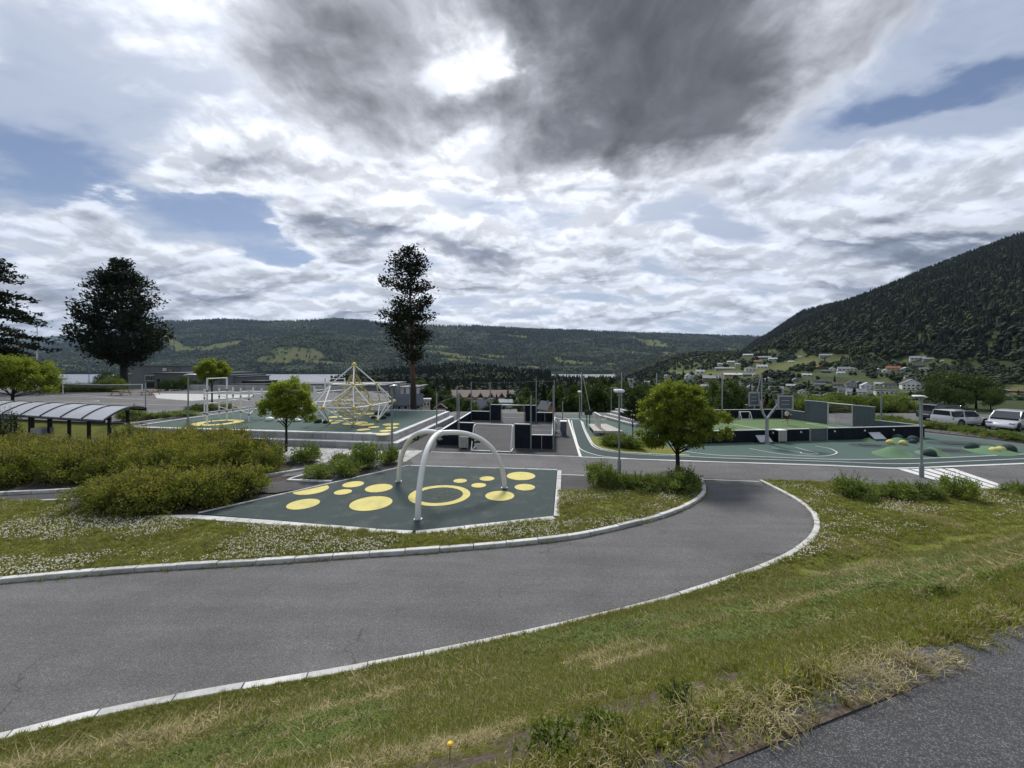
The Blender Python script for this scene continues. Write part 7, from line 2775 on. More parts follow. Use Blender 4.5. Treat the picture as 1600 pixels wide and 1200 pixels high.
def house(label, px, py, wpx, hpx, wall, roof, style='gable', group=None, Y=None, depth=0.75, floors=None, yaw=0.0, z=None, name='house', cat='house', trim=False):
    """House whose front faces the valley road; sized from its place and extent on the slope."""
    p = ray_ground(px, py) if Y is None else D(px, py, Y)
    if z is not None:
        p.z = z
    s = p.y / FPX
    w, h = wpx * s, hpx * s
    d = w * depth if style != 'side' else w * depth * .6
    KEEP_CLEAR.append((p.x, p.y + d / 2, max(w, d) * .62, px - wpx * .5, px + wpx * .5, py - hpx * .12))
    t = thing(name, label, cat, p, group)
    rot = -math.atan2(p.x, p.y) * 0.75 + yaw
    M = Matrix.Rotation(rot, 3, 'Z')
    W3 = lambda x, y, zz: p + M @ Vector((x, y, zz))
    if style == 'flat':
        hw, hr = h * .92, h * .08
    else:
        hw = h * (.58 if style == 'gable' else .60)
        hr = h - hw
    mb = MB()
    base = [(-w / 2, 0), (w / 2, 0), (w / 2, d), (-w / 2, d)]
    lo, hi = [W3(x, y, -6) for x, y in base], [W3(x, y, hw) for x, y in base]
    mb.raw(lo + hi, [(0, 1, 5, 4), (1, 2, 6, 5), (2, 3, 7, 6), (3, 0, 4, 7)])
    ov, th = max(.25, .04 * w), .18
    if style == 'gable':           # gable end to the front
        mb.raw([W3(-w / 2, 0, hw), W3(w / 2, 0, hw), W3(0, 0, hw + hr), W3(-w / 2, d, hw), W3(w / 2, d, hw), W3(0, d, hw + hr)], [(0, 1, 2), (4, 3, 5)])
        rf = MB()
        for sgn in (-1, 1):
            k = hr / (w / 2)
            a, b = W3(sgn * (w / 2 + ov), -ov, hw - ov * k), W3(sgn * (w / 2 + ov), d + ov, hw - ov * k)
            c, e = W3(0, d + ov, hw + hr), W3(0, -ov, hw + hr)
            U = Vector((0, 0, th))
            rf.raw([a, b, c, e, a + U, b + U, c + U, e + U], [(3, 2, 1, 0), (4, 5, 6, 7), (0, 1, 5, 4), (1, 2, 6, 5), (2, 3, 7, 6), (3, 0, 4, 7)])
    elif style == 'flat':
        rf = MB()
        q = [(-w / 2 - .2, -.2), (w / 2 + .2, -.2), (w / 2 + .2, d + .2), (-w / 2 - .2, d + .2)]
        lo, hi = [W3(x, y, hw) for x, y in q], [W3(x, y, hw + hr + .1) for x, y in q]
        rf.raw(lo + hi, [(3, 2, 1, 0), (4, 5, 6, 7), (0, 1, 5, 4), (1, 2, 6, 5), (2, 3, 7, 6), (3, 0, 4, 7)])
    else:                          # eaves to the front
        mb.raw([W3(-w / 2, 0, hw), W3(-w / 2, d, hw), W3(-w / 2, d / 2, hw + hr), W3(w / 2, 0, hw), W3(w / 2, d, hw), W3(w / 2, d / 2, hw + hr)], [(1, 0, 2), (3, 4, 5)])
        rf = MB()
        k = hr / (d / 2)
        for y0, y1 in ((-ov, d / 2), (d + ov, d / 2)):
            zz = hw - ov * k
            a, b = W3(-w / 2 - ov, y0, zz), W3(w / 2 + ov, y0, zz)
            c, e = W3(w / 2 + ov, y1, hw + hr), W3(-w / 2 - ov, y1, hw + hr)
            U = Vector((0, 0, th))
            rf.raw([a, b, c, e, a + U, b + U, c + U, e + U], [(3, 2, 1, 0), (4, 5, 6, 7), (0, 1, 5, 4), (1, 2, 6, 5), (2, 3, 7, 6), (3, 0, 4, 7)])
    mb.build('wall', WALLS[wall], t)
    r = rf.build('roof', ROOFS[roof], t)
    if wpx >= 9 and style != 'flat':
        c = W3(w * .18, d * .45, hw + hr * .75)
        MB().box(c + Vector((0, 0, h * .12)), (w * .06, w * .06, h * .3), rot=rot).build('chimney', WALLS['grey'], r)
    if trim and style == 'gable':
        mt = MB()
        for sgn in (-1, 1):
            mt.tube([W3(sgn * (w / 2 + ov), -ov - .03, hw - ov * hr / (w / 2)), W3(0, -ov - .03, hw + hr + .1)], .16 * s * 6, 4)
        mt.build('gable_trim', M_FRAME, t)
    if wpx >= 7:
        nf = floors or (2 if hpx >= 8 else 1)
        nw = max(2, min(5, int(wpx / 4.2)))
        for f in range(nf):
            fh = hw / nf
            for i in range(nw):
                ww, wh = w / nw * .48, fh * .42
                c = W3(-w / 2 + (i + .5) * w / nw, -.06, fh * (f + .52))
                if wpx >= 13:
                    fr = MB().box(c, (ww + .24, .10, wh + .24), rot=rot).build('window', M_FRAME, t)
                    MB().box(c + M @ Vector((0, -.05, 0)), (ww, .06, wh), rot=rot).build('pane', M_GLASS, fr)
                else:
                    MB().box(c, (ww, .12, wh), rot=rot).build('window', M_GLASS, t)
    return t


def houses():
    g = 'houses on the valley slope'
    L = [
        ('white gabled house lowest at the left of the slope', 1077, 592, 12, 8, 'white', 'light', 'gable'),
        ('white house with a pale roof just above the lowest gabled one', 1094, 584, 12, 6, 'white', 'light', 'side'),
        ('long barn with a grey roof and red wall', 1114, 596, 27, 9, 'red', 'grey', 'side'),
        ('dark house with a pale roof below the red barn', 1102, 608, 15, 7, 'dark', 'light', 'side'),
        ('small white roofed house at the upper left of the slope', 1125, 571, 7, 3.5, 'pale', 'light', 'side'),
        ('pale roofed house higher than its two white neighbours', 1142, 568, 10, 4, 'pale', 'light', 'side'),
        ('small white house beside the pale roofed one', 1153, 571, 7, 3.5, 'white', 'light', 'side'),
        ('topmost house with a pale roof at the forest edge on the left', 1169, 557, 13, 4, 'tan', 'light', 'side'),
        ('long dark house under the forest edge', 1195, 561, 16, 4.5, 'dark', 'grey', 'side'),
        ('low rust red roofed house on the upper slope', 1183, 567, 13, 3.5, 'brown', 'tile', 'side'),
        ('house with a bluish white roof on the upper slope', 1208, 563, 12, 4, 'pale', 'light', 'side'),
        ('small pale house left of the sloping meadow', 1236, 567, 8, 3, 'pale', 'light', 'side'),
        ('cluster house with white walls left of the meadow corner', 1173, 580, 14, 7, 'white', 'grey', 'gable'),
        ('bright white house at the lower meadow corner', 1191, 576, 14, 6, 'white', 'light', 'side'),
        ('long low grey roofed row house', 1133, 578, 26, 4, 'grey', 'grey', 'side'),
        ('long sandy coloured row house', 1146, 589, 25, 6, 'tan', 'light', 'side'),
        ('dark grey house right of the sandy row house', 1169, 588, 13, 5, 'dark', 'grey', 'side'),
        ('small cream house below the white cluster', 1181, 588, 8, 4, 'cream', 'light', 'gable'),
        ('narrow white gabled house left of the left basketball board', 1174, 610, 11, 9, 'white', 'grey', 'gable'),
        ('white two storey house seen between the basketball boards', 1213, 613, 19, 9, 'white', 'grey', 'side'),
        ('pale roofed house on the wooded part below the meadow', 1202, 595, 10, 5, 'pale', 'light', 'gable'),
        ('tiny white cabin alone at the forest edge', 1250, 559, 5, 2.5, 'white', 'light', 'side'),
        ('grey house under the forest above the meadow', 1292, 558, 17, 4.5, 'grey', 'grey', 'side'),
        ('orange brown house at the right end of the meadow', 1281, 577, 9, 5.5, 'brown', 'tile', 'gable'),
        ('dark low house right of the orange brown one', 1291, 583, 12, 5, 'dark', 'slate', 'side'),
        ('white gabled house beside the dark low one', 1302, 580, 9, 6, 'white', 'grey', 'gable'),
        ('white house with a wide grey roof in the upper row', 1319, 580, 15, 6.5, 'white', 'grey', 'side'),
        ('small white house just below the wide grey roof', 1314, 585, 10, 4, 'white', 'light', 'side'),
        ('little white house at the right end of the upper row', 1334, 579, 9, 5, 'white', 'grey', 'gable'),
        ('small sandy house right of the upper row', 1350, 582, 8, 4, 'tan', 'brown', 'gable'),
        ('grey gabled house left of the yellow one', 1374, 581, 8, 5.5, 'grey', 'light', 'gable'),
        ('pale roofed house standing alone in the middle wood', 1261, 588, 12, 4, 'pale', 'light', 'side'),
        ('small grey gable among the trees of the middle wood', 1243, 596, 7, 4.5, 'grey', 'light', 'gable'),
        ('long black roofed house in the middle row', 1286, 599, 20, 5, 'dark', 'black', 'side'),
        ('grey house under the long black roof', 1281, 604, 14, 5.5, 'grey', 'slate', 'side'),
        ('brown house left of the dark twin gables', 1309, 604, 13, 6, 'brown', 'brown', 'side'),
        ('dark house with the steepest gable in the lower group', 1331, 606, 13, 10.5, 'grey', 'black', 'gable'),
        ('dark gabled house close behind the steepest gable', 1343, 605, 11, 9, 'dark', 'slate', 'gable'),
        ('bright white gabled house with a balcony', 1356, 609, 16, 11, 'white', 'light', 'gable'),
        ('white house at the left of the lowest group', 1318, 616, 13, 10, 'white', 'grey', 'side'),
        ('wide white house with several windows in the lowest group', 1338, 618, 23, 10, 'white', 'grey', 'side'),
        ('white gabled house with a black roof at the right of the lowest group', 1359, 616, 14, 8, 'white', 'black', 'gable'),
        ('pale house behind the white balcony house', 1374, 603, 11, 5.5, 'pale', 'light', 'side'),
        ('dark roofed house above the banded white one', 1391, 605, 15, 6, 'pale', 'black', 'side'),
        ('modern white flat roofed house with dark window bands', 1386, 624, 25, 14, 'white', 'slate', 'flat'),
        ('grey gabled house near the goal wall', 1298, 623, 16, 9, 'grey', 'grey', 'gable'),
        ('pale grey low house left of the grey gable', 1281, 623, 17, 6, 'pale', 'grey', 'side'),
        ('dark grey house behind the lowest white group', 1308, 610, 12, 6, 'dark', 'slate', 'side'),
        ('yellow house with a red tiled roof', 1396, 580, 16, 8, 'yellow', 'tile', 'side'),
        ('white house left below the red tiled roof', 1385, 582, 9, 5, 'white', 'light', 'gable'),
        ('grey house with a pale gable right of the red tiled roof', 1417, 581, 14, 7, 'grey', 'light', 'gable'),
        ('wide grey and white house highest on the right', 1435, 563, 18, 6, 'pale', 'grey', 'side'),
        ('low grey house beside the highest right one', 1451, 564, 12, 4.5, 'grey', 'grey', 'side'),
        ('wide house with a black roof on the right', 1439, 575, 19, 6, 'dark', 'black', 'side'),
        ('low white fronted house under the black roof', 1448, 579, 15, 4.5, 'white', 'slate', 'side'),
        ('large white house with a high gable and three rows of windows', 1427, 610, 25, 17, 'white', 'slate', 'gable'),
        ('tiny white hut in the dark forest edge on the right', 1472, 565, 4, 2.5, 'white', 'light', 'side'),
        ('dark cabin with pale gable trim at the foot of the mountain', 1558, 614, 22, 8, 'dark', 'slate', 'gable'),
        ('long low red building at the right picture edge', 1592, 614, 30, 4.5, 'red', 'brown', 'side'),
        ('white house low in the trees left of the first net post', 985, 596, 9, 4.5, 'white', 'grey', 'side'),
        ('pale house among trees between the right net posts', 1012, 600, 10, 4.5, 'pale', 'light', 'side'),
        ('small white gable near the far end of the town', 1042, 590, 8, 5, 'white', 'light', 'gable'),
        ('long pale shed below the small white gable', 1033, 604, 15, 4.5, 'pale', 'grey', 'side'),
        ('dark red house below the long sandy row house', 1140, 600, 12, 6, 'red', 'slate', 'side'),
        ('white house right of the dark red one', 1157, 603, 11, 6, 'white', 'grey', 'gable'),
        ('grey house left of the lone house in the middle wood', 1236, 606, 12, 5.5, 'grey', 'light', 'side'),
        ('white house low behind the goal opening', 1256, 616, 13, 7, 'white', 'slate', 'gable'),
        ('cream house right of the large white house', 1452, 604, 12, 6, 'cream', 'slate', 'side'),
        ('white house above the large white gabled house', 1421, 592, 11, 5.5, 'white', 'slate', 'side'),
        ('grey roofed house low behind the round tree crown', 1113, 628, 18, 8, 'grey', 'grey', 'side'),
    ]
    for e in L:
        house(e[0], e[1], e[2], e[3], e[4], e[5], e[6], e[7], g, trim='trim' in e[0])
    g = 'houses in the town below'
    house('red roofed house seen between the basketball arms', 1197, 640, 15, 15, 'brown', 'tile', 'side', g, Y=95)
    house('small grey house right of the red roofed one', 1208, 636, 12, 11, 'pale', 'grey', 'side', g, Y=105)
    house('white house front between the birches', 931, 632, 9, 8, 'white', 'slate', 'flat', g, Y=105)
    house('small white house far behind the birches right of the lamp', 985, 604, 9, 6, 'white', 'grey', 'gable', g, Y=260)
    house('pale house far behind the right net posts', 1003, 612, 12, 5, 'pale', 'light', 'side', g, Y=230)
    house('grey roofed house in front of the gabled apartment building', 756, 646, 18, 20, 'grey', 'grey', 'side', g, Y=74, yaw=.5)
    house('pale grey roofed house right of the apartment building', 816, 634, 17, 12, 'pale', 'grey', 'side', g, Y=118)
    house('white low house before the apartment building', 790, 634, 20, 9, 'pale', 'light', 'side', g, Y=125)
    house('grey shed roof seen through the far cage goal', 795, 652, 26, 10, 'tan', 'grey', 'side', g, Y=62, yaw=.4)
    house('yellow gabled house behind the right corner of the ball cage', 849, 650, 24, 21, 'orange', 'slate', 'side', g, Y=52, yaw=-1.0)
    house('small red gabled cabin right of the tall pine', 688, 647, 17, 14, 'red', 'black', 'gable', g, Y=60)
    house('yellow and white house end beside the slate roof', 664, 648, 15, 24, 'cream', 'light', 'flat', g, Y=66)
    house('long blue grey slate roof behind the tall pine trunk', 634, 652, 48, 34, 'grey', 'slate', 'side', g, Y=58, depth=.7)
    house('house with a large weathered grey roof at the right edge', 1602, 668, 60, 38, 'tan', 'grey', 'side', g, Y=66, depth=.8, yaw=.35)
    # gabled apartment building
    Y = 205.0
    p = D(751, 632, Y)
    s = Y / FPX
    t = thing('apartment_building', 'brown apartment building with a row of white trimmed gables', 'building', p)
    KEEP_CLEAR.append((p.x, p.y, 20, 700, 800, 622))
    w, h = 102 * s, 22 * s
    z1 = p.z + h * .85
    MB().box((p.x, p.y + 6, p.z + h * .28 - 3), (w, 12, h * .56 + 6)).build('wall', WALLS['tan'], t)
    mb = MB()
    x0, x1 = p.x - w / 2 - .5, p.x + w / 2 + .5
    zz = p.z + h * .52
    mb.raw([(x0, p.y - .6, zz), (x1, p.y - .6, zz), (x1, p.y + 6, z1 + 1), (x0, p.y + 6, z1 + 1), (x0, p.y + 12.6, zz), (x1, p.y + 12.6, zz)], [(0, 1, 2, 3), (3, 2, 5, 4), (0, 3, 4), (1, 5, 2)])
    mb.build('roof', ROOFS['brown'], t)
    for gx in (702.5, 718, 735, 751, 767.5, 784, 797):
        cx = (gx - 800) * s
        gw, gz, gh = 8.5 * s, p.z + h * .34, 11.5 * s
        y = p.y - .9
        k = MB().raw([(cx - gw / 2, y, gz), (cx + gw / 2, y, gz), (cx + gw / 2, y, gz + gh * .5), (cx, y, gz + gh), (cx - gw / 2, y, gz + gh * .5), (cx - gw / 2, y + 5, gz), (cx + gw / 2, y + 5, gz), (cx + gw / 2, y + 5, gz + gh * .5), (cx, y + 5, gz + gh), (cx - gw / 2, y + 5, gz + gh * .5)],
                     [(0, 1, 2, 3, 4), (1, 6, 7, 2), (2, 7, 8, 3), (3, 8, 9, 4), (4, 9, 5, 0)]).build('gable_bay', WALLS['brown'], t)
        mb = MB()
        for sg in (-1, 1):
            mb.tube([(cx + sg * gw * .58, y - .1, gz + gh * .44), (cx, y - .1, gz + gh * 1.04)], .2, 4)
        mb.build('gable_trim', M_FRAME, k)
        MB().box((cx, y - .08, gz + gh * .5), (gw * .36, .1, gh * .26)).build('window', M_GLASS, k)
        MB().box((cx, y - .5, gz + gh * .16), (gw * .95, 1.0, gh * .14)).build('balcony', M_FRAME, k)
    for i in range(12):
        MB().box((p.x - w / 2 + (i + .5) * w / 12, p.y - .06, p.z + h * .18), (w / 30, .12, h * .16)).build('window', M_GLASS, t)


def wall_block(t, x0, x1, ytop, ybot, Y, dp, mat, part='wall', cap=True):
    a, b = D(x0, ytop, Y), D(x1, ytop, Y)
    zb = D(x0, ybot, Y).z - 2.5
    o = MB().box(((a.x + b.x) / 2, Y + dp / 2, (a.z + zb) / 2), (b.x - a.x, dp, a.z - zb)).build(part, mat, t)
    if cap:
        MB().box(((a.x + b.x) / 2, Y + dp / 2, a.z + .08), (b.x - a.x + .3, dp + .3, .16)).build('roof_edge', ROOFS['slate'], t)
    return o


def hole(t, x0, x1, y0, y1, Y, mat, part='window', proud=.07):
    a, b = D(x0, y0, Y), D(x1, y1, Y)
    return MB().box(((a.x + b.x) / 2, Y - proud / 2, (a.z + b.z) / 2), (b.x - a.x, proud + .1, a.z - b.z)).build(part, mat, t)


def school():
    MG = material('grey school render', (0.155, 0.165, 0.175), 0.85, var=0.08, vscale=.4, dirt=(.09, .095, .10), dirt_amt=.4, dirt_scale=.3, streak=(1, 1, .2))
    MD = material('dark slatted cladding', (0.018, 0.019, 0.021), 0.8, var=.2, vscale=3)
    ML = WALLS['pale']
    t = thing('school_building', 'grey flat roofed school building behind the broad pine', 'building', D(245, 600, 92))
    Y = 96
    wall_block(t, 206, 283, 572, 604, Y, 16, MG)
    wall_block(t, 180, 206, 585.5, 604, Y, 10, MG)
    f = hole(t, 227, 244, 586.5, 595, Y, M_FRAME)
    for k in range(4):
        hole(f, 227.6 + k * 4.1, 230.9 + k * 4.1, 587.2, 594.3, Y - .06, M_GLASS, 'pane')
    hole(t, 254.5, 260.5, 575, 580, Y, M_FRAME, 'sign_panel')
    hole(t, 265, 269, 577, 582, Y, WALLS['tan'], 'shutter')
    hole(t, 193, 197, 594, 598, Y, M_GLASS)
    t = thing('school_annex', 'lower grey school wing with stepped roof before the lake', 'building', D(300, 606, 80))
    Y = 82
    wall_block(t, 241, 344, 583.5, 612, Y, 12, MG)
    wall_block(t, 344, 364, 587, 612, Y + .4, 11, MG)
    wall_block(t, 364, 375, 589.5, 612, Y + .8, 10, MG)
    wall_block(t, 350, 412, 600.5, 609, Y - 2.5, 4, MD, 'slatted_wall', False)
    wall_block(t, 375, 412, 595.2, 600, Y + 1.5, 5, MD, 'slatted_wall', False)
    hole(t, 246.5, 249.5, 592, 610, Y, M_GLASS, 'door')
    hole(t, 229, 241, 597, 606, Y + 6, MD, 'recess_shade_slab')  # solid dark slab, the shade of a recess put into its colour
    a = D(304, 595.5, Y - .5)
    MB().tube([(a.x - 1.4, Y - .4, a.z), (a.x + 1.2, Y - .4, a.z), (a.x + 1.35, Y - .4, a.z + .5)], .42, 10).build('vent_pipe', ROOFS['grey'], t, smooth=True)
    hole(t, 303.5, 311, 607, 611.5, Y - 4.0, MD, 'bin_box', 1.0)
    # long low walls closing the yard
    t = thing('yard_wall', 'long low concrete wall along the lake side of the school yard', 'wall', (-50, 72, 0))
    a, b = P(296, 614.5, TZ), P(470, 619, TZ)
    a, b = Vector((-60.5, 72, 0)), Vector((-27, 66, 0))
    for i in range(14):
        p, q = a.lerp(b, i / 14 + .002), a.lerp(b, (i + 1) / 14 - .002)
        nn = Vector((-(q - p).y, (q - p).x, 0)).normalized() * .14
        MB().prism([p - nn, q - nn, q + nn, p + nn], .4, TZ + .95).build('wall_panel', M_CONC, t)
    t = thing('grey_hall', 'grey industrial hall with a light roof behind the climbing dome', 'building', D(560, 640, 74))
    Y = 76
    wall_block(t, 505, 600, 603, 642, Y, 14, MG)
    wall_block(t, 425, 520, 600.5, 642, Y + 8, 10, ML)
    wall_block(t, 441, 505, 609, 642, Y - 1, 3, MG, 'wall', True)
    hole(t, 590, 597, 607, 612, Y, M_GLASS)
    hole(t, 537, 542, 612, 617, Y, M_GLASS)
    for k in range(3):
        hole(t, 515 + k * 22, 520 + k * 22, 608, 611, Y, M_GLASS)
    t = thing('beige_block', 'beige building with a curved grey stair tower left of the tall pine', 'building', D(610, 640, 78))
    Y = 80
    wall_block(t, 598, 614, 600.5, 642, Y, 10, WALLS['cream'])
    c = D(618, 599, Y)
    MB().lathe([(.75, -8), (.75, 0), (.7, .1), (.001, .1)], (c.x, Y + .8, c.z), 20).build('stair_tower', ROOFS['grey'], t, smooth=True)
    hole(t, 603, 608, 609, 613, Y, M_GLASS)
    wall_block(t, 622, 640, 606, 642, Y + 1, 9, WALLS['white'])
    for k in range(3):
        hole(t, 631.5, 634, 607.5 + k * 3.6, 609.8 + k * 3.6, Y + 1, M_GLASS)
    wall_block(t, 640, 647, 606, 642, Y + 1.5, 9, WALLS['brown'])
    wall_block(t, 648, 654, 605, 642, Y + 2, 9, WALLS['white'])
    for k in range(3):
        hole(t, 649.5, 651, 606.5 + k * 3.4, 608.6 + k * 3.4, Y + 2, M_GLASS)


M_TYRE = material('tyre rubber', (0.012, 0.012, 0.013), 0.85, var=.1)
M_RIM = material('alloy rim', (0.42, 0.43, 0.45), 0.35, .8, var=.05)
M_REDLIGHT = material('red tail lamp', (0.28, 0.010, 0.012), 0.2, var=.05)
M_HEADLIGHT = material('clear head lamp', (0.55, 0.58, 0.60), 0.1, var=.05, spec=.8)


def car(label, loc, ang, L, W, H, paint, kind, group='cars on the car park'):
    t = thing('parked_car', label, 'car', loc, group)
    t.rotation_euler = (0, 0, ang)
    belt, low = H * .60, .22
    # lower body: stations from tail (-) to nose (+): x, sill, top, half width
    if kind == 'estate':
        st = [(-.50, .50, .80, .40), (-.492, .30, .98, .46), (-.46, low, belt * 1.02, .485), (-.30, low, belt, .5), (.0, low, belt * .97, .5), (.17, low, belt * .95, .5), (.28, low, belt * .90, .49), (.42, low, belt * .80, .47), (.485, .26, belt * .66, .43), (.50, .34, belt * .52, .38)]
        gh = [(-.485, .985, .40, .34), (-.44, .985, .455, .40), (-.405, .995, .46, .405), (-.2, 1.0, .465, .41), (.02, .985, .465, .405), (.10, .94, .465, .40), (.235, .62, .45, .44)]
        wx = (-.30, .31)
    elif kind == 'suv':
        st = [(-.50, .5, .95, .42), (-.49, .32, 1.0, .47), (-.45, .26, belt * 1.02, .49), (.0, .26, belt, .5), (.2, .26, belt * .98, .5), (.30, .26, belt * .93, .49), (.44, .28, belt * .86, .47), (.49, .32, belt * .70, .44), (.50, .4, belt * .55, .4)]
        gh = [(-.48, .96, .41, .34), (-.42, .99, .46, .39), (-.2, 1.0, .465, .40), (.02, .985, .465, .40), (.12, .92, .46, .40), (.24, .64, .45, .43)]
        wx = (-.30, .31)
    else:
        st = [(-.50, .45, .85, .42), (-.49, .28, .98, .46), (-.46, low, belt * 1.03, .485), (.0, low, belt, .5), (.22, low, belt * .96, .5), (.34, low, belt * .84, .48), (.44, .24, belt * .70, .46), (.49, .26, belt * .56, .42), (.50, .32, belt * .45, .37)]
        gh = [(-.485, .95, .41, .34), (-.44, .985, .455, .40), (-.2, 1.0, .465, .41), (.0, .985, .465, .41), (.08, .95, .46, .405), (.27, .63, .45, .44)]
        wx = (-.30, .33)
    vs, fs = [], []
    for x, z0, z1, hw in st:
        w = hw * W
        zm = z0 + (z1 - z0) * .55
        vs += [(x * L, y, z) for y, z in ((-w * .88, z0), (-w * .985, z0 + (zm - z0) * .3), (-w, zm), (-w * .965, z1 - .04), (-w * .90, z1), (w * .90, z1), (w * .965, z1 - .04), (w, zm), (w * .985, z0 + (zm - z0) * .3), (w * .88, z0))]
    n = 10
    for i in range(len(st) - 1):
        for k in range(n):
            fs.append((i * n + k, i * n + (k + 1) % n, (i + 1) * n + (k + 1) % n, (i + 1) * n + k))
    fs += [tuple(range(n)), tuple(range(len(vs) - 1, len(vs) - n - 1, -1))]
    MB().raw(vs, fs).build('body', paint, t, smooth=True, world=False)
    vs, fs = [], []
    for x, zt, hb, ht in gh:
        vs += [(x * L, -hb * W * .965, belt * .93), (x * L, -ht * W, zt * H), (x * L, ht * W, zt * H), (x * L, hb * W * .965, belt * .93)]
    for i in range(len(gh) - 1):
        for k in range(3):
            fs.append((i * 4 + k, i * 4 + k + 1, (i + 1) * 4 + k + 1, (i + 1) * 4 + k))
    fs += [(0, 1, 2, 3), tuple(len(vs) - 1 - k for k in range(4))]
    MB().raw(vs, fs).build('windows', M_GLASS, t, world=False)
    rows = [g for g in gh if g[1] > .9]
    a = [Vector((x * L, -ht * W * 1.005, zt * H + .015)) for x, zt, hb, ht in rows]
    b = [Vector((x * L, ht * W * 1.005, zt * H + .015)) for x, zt, hb, ht in rows]
    mb = MB()
    mb.strip(a, b)
    mb.strip([p - Vector((0, 0, .06)) for p in a], a)
    mb.strip([p - Vector((0, 0, .06)) for p in b], b)
    mb.build('roof', paint, t, world=False)
    mb = MB()
    for s in (-1, 1):
        for i in ((0, len(gh) // 2, len(gh) - 2) if kind != 'van' else (0, 2, len(gh) - 2)):
            x, zt, hb, ht = gh[i]
            x2 = gh[i + 1][0] if i == len(gh) - 2 else x
            g2 = gh[i + 1] if i == len(gh) - 2 else gh[i]
            mb.tube([(g2[0] * L, s * g2[2] * W * .975, belt * .95), (x * L, s * ht * W * 1.0, zt * H)], .045, 5)
    mb.build('pillar_trim', paint, t, world=False)
    rw = .32 if kind != 'suv' else .37
    for i, x in enumerate(wx):
        for s in (-1, 1):
            wb = MB().lathe([(rw * .62, -.11), (rw * .95, -.11), (rw, -.07), (rw, .07), (rw * .95, .11), (rw * .62, .11)], (0, 0, 0), 20).build('wheel', M_TYRE, t, world=False)
            wb.rotation_euler = (R(90), 0, 0)
            wb.location = (x * L, s * (W * .5 - .085), rw)
            rb = MB()
            rb.lathe([(.001, -.085), (rw * .2, -.085), (rw * .62, -.06), (rw * .66, .1), (.001, .1)], (0, 0, 0), 20)
            for k in range(5):
                an = k * 1.2566
                rb.box((rw * .38 * math.cos(an), rw * .38 * math.sin(an), s * -.10), (rw * .5, .05, .03), rot=an)
            rb.build('rim', M_RIM, wb, world=False)
            ab = MB().lathe([(rw * 1.02, -.03), (rw * 1.22, -.03), (rw * 1.22, .03), (rw * 1.02, .03)], (0, 0, 0), 20).build('wheel_arch', M_TYRE, t, world=False)
            ab.rotation_euler = (R(90), 0, 0)
            ab.location = (x * L, s * (W * .5 - .028), rw + .02)
    for s in (-1, 1):
        MB().box((-.482 * L, s * W * .37, belt * .86), (.10, W * .20, .17), bevel=.03).build('tail_light', M_REDLIGHT, t, world=False)
        MB().box((.465 * L, s * W * .35, belt * .70), (.20, W * .20, .13), rot=-s * .3, bevel=.03).build('headlight', M_HEADLIGHT, t, world=False)
        MB().box((.14 * L, s * W * .53, belt * 1.02), (.14, .16, .13), bevel=.03).build('wing_mirror', paint, t, world=False)
        for x in (-.16, .06):
            MB().box((x * L, s * W * .499, belt * .84), (.16, .03, .03)).build('door_handle', M_TYRE, t, world=False)
    MB().box((-.499 * L, 0, belt * .66), (.02, .52, .11)).build('number_plate', M_FRAME, t, world=False)
    MB().box((.502 * L, 0, .40), (.02, .52, .11)).build('number_plate', M_FRAME, t, world=False)
    MB().box((.485 * L, 0, .30), (.10, W * .7, .12), bevel=.03).build('grille', M_TYRE, t, world=False)
    if kind != 'van':
        for s in (-1, 1):
            MB().tube([(-.40 * L, s * W * .37, H * 1.005), (.02 * L, s * W * .37, H * 1.0 + .03)], .022, 5).build('roof_rail', M_TYRE, t, world=False)
    return t


def cars():
    white = material('white car paint', (0.66, 0.67, 0.68), 0.25, var=.02, coat=.6)
    dark = material('dark grey car paint', (0.022, 0.023, 0.026), 0.22, var=.02, coat=.6)
    silver = material('silver car paint', (0.58, 0.60, 0.63), 0.28, .5, var=.02, coat=.6)
    # car park surface
    flat('car_park', [Vector((30.5, 39.5, 0)), Vector((33, 34.6, 0)), Vector((37.5, 32.6, 0)), Vector((60, 26, 0)), Vector((90, 26, 0)), Vector((90, 44, 0)), Vector((36, 44.4, 0))], 0.006, M_ASPH_ROAD, kind='structure')
    car('white estate car parked with its tail towards the turf court', (41.6, 35.6, 0.01), 0.16, 4.5, 1.8, 1.43, white, 'estate')
    car('dark estate car with roof rails half hidden behind the white one', (43.6, 38.6, 0.01), 0.14, 4.75, 1.9, 1.66, dark, 'suv')
    car('silver people carrier facing the street lamp at the right edge', (43.4, 33.5, 0.01), math.pi + 0.42, 4.4, 1.83, 1.62, silver, 'van')
    c = D(704, 644.5, 130)
    car('silver car seen far below between the net posts', (c.x, c.y, c.z), .3, 4.3, 1.8, 1.45, silver, 'estate', 'cars on the road below')
    c = D(722, 647.5, 122)
    car('white van like car parked below the birches', (c.x, c.y, c.z), 2.9, 4.6, 1.9, 1.75, white, 'van', 'cars on the road below')


def skin_mesh(name, verts, edges, radii, mat, root=0, sub=1):
    me = bpy.data.meshes.new(name)
    me.from_pydata(verts, edges, [])
    o = bpy.data.objects.new(name, me)
    COL.objects.link(o)
    md = o.modifiers.new('skin', 'SKIN')
    md.use_smooth_shade = True
    bm = bmesh.new()
    bm.from_mesh(me)
    ly = bm.verts.layers.skin.verify()
    bm.verts.ensure_lookup_table()
    for i, v in enumerate(bm.verts):
        r = radii[i]
        v[ly].radius = r if isinstance(r, tuple) else (r, r)
        v[ly].use_root = (i == root)
    bm.to_mesh(me)
    bm.free()
    s = o.modifiers.new('smooth', 'SUBSURF')
    s.levels = s.render_levels = sub
    me.materials.append(mat)
    return o


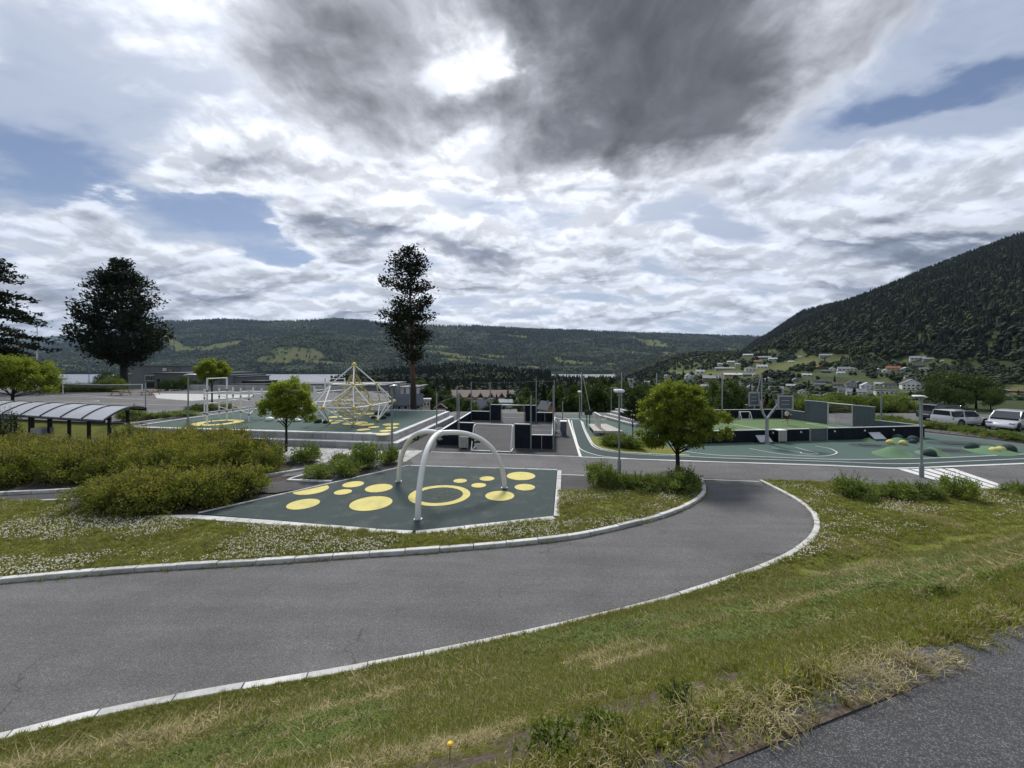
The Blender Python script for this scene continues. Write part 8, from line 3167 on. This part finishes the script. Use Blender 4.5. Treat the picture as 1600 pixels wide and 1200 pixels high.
def person():
    skin = material('skin', (0.42, 0.24, 0.16), .6, var=.05)
    shirt = material('white shirt', (0.66, 0.66, 0.66), .8, var=.05)
    short = material('black shorts', (0.012, 0.012, 0.014), .8, var=.1)
    hair = material('dark hair', (0.025, 0.017, 0.012), .7, var=.2)
    shoe = material('pale shoes', (0.50, 0.50, 0.50), .6, var=.1)
    p = P(1229, 664.0, 0.03)
    t = thing('person', 'person in a white shirt and black shorts running on the green turf', 'person', p)
    t.rotation_euler = (0, 0, R(205))
    t.scale = (0.86, 0.86, 0.86)
    # running, facing local +Y; x is to the person's right
    V = [(0, 0, .92), (0, .02, 1.05), (0, .05, 1.20), (0, .07, 1.36), (0, .09, 1.45), (0, .12, 1.53), (0, .13, 1.62), (0, .13, 1.70),
         (.17, .06, 1.36), (.24, -.10, 1.14), (.20, .10, 1.02), (.18, .17, 1.02),
         (-.17, .08, 1.36), (-.25, .20, 1.14), (-.18, .40, 1.12), (-.15, .46, 1.15),
         (.09, .0, .88), (.10, .22, .52), (.10, .12, .10), (.10, .25, .04),
         (-.09, .0, .88), (-.10, -.06, .48), (-.10, -.42, .40), (-.10, -.50, .30)]
    E = [(0, 1), (1, 2), (2, 3), (3, 4), (4, 5), (5, 6), (6, 7), (3, 8), (8, 9), (9, 10), (10, 11), (3, 12), (12, 13), (13, 14), (14, 15), (0, 16), (16, 17), (17, 18), (18, 19), (0, 20), (20, 21), (21, 22), (22, 23)]
    Rd = [(.15, .11), (.14, .10), (.155, .105), (.14, .09), .055, .075, .10, .075, .055, .045, .034, .03, .055, .045, .034, .03, .085, .058, .038, .034, .085, .058, .038, .034]
    b = skin_mesh('body', V, E, Rd, skin)
    b.parent = t
    iv = [0, 1, 2, 3, 4, 8, 9, 12, 13]
    m = {k: i for i, k in enumerate(iv)}
    sv = [V[k] for k in iv]
    sv[m[9]] = tuple(np.array(V[8]) * .4 + np.array(V[9]) * .6)
    sv[m[13]] = tuple(np.array(V[12]) * .4 + np.array(V[13]) * .6)
    s = skin_mesh('shirt', sv, [(m[a], m[b_]) for a, b_ in E if a in m and b_ in m], [(.175, .135), (.165, .125), (.175, .125), (.158, .108), .062, .075, .07, .075, .07], shirt)
    s.parent = t
    sv = [V[0], V[16], tuple(np.array(V[16]) * .25 + np.array(V[17]) * .75), V[20], tuple(np.array(V[20]) * .25 + np.array(V[21]) * .75)]
    s = skin_mesh('shorts', sv, [(0, 1), (1, 2), (0, 3), (3, 4)], [(.17, .13), .108, .092, .108, .092], short)
    s.parent = t
    MB().ball((0, .10, 1.66), .112, 12, 8, 1.0, z0=-.25).build('hair', hair, t, smooth=True, world=False)
    MB().box((.10, .20, .045), (.10, .27, .09), bevel=.035).build('shoe', shoe, t, world=False)
    MB().box((-.10, -.47, .31), (.10, .10, .26), tilt=('X', R(-20)), bevel=.035).build('shoe', shoe, t, world=False)


houses()
school()
cars()
person()



# ================================================================ AIR
def haze():
    m = bpy.data.materials.new('thin haze')
    m.use_nodes = True
    t = NT(m.node_tree)
    t.n.clear()
    v = t.add('ShaderNodeVolumePrincipled')
    v.inputs['Color'].default_value = (0.55, 0.74, 1.0, 1)
    v.inputs['Density'].default_value = 2.4e-5
    v.inputs['Anisotropy'].default_value = 0.2
    o = t.add('ShaderNodeOutputMaterial')
    t.l.new(v.outputs[0], o.inputs['Volume'])
    mb = MB()
    mb.box((-1000, 3200, 355), (32000, 12800, 810))
    h = mb.build('haze', m)
    h['kind'] = 'stuff'
    h['label'] = 'thin blue grey haze in the valley air'


haze()


plant_woods()
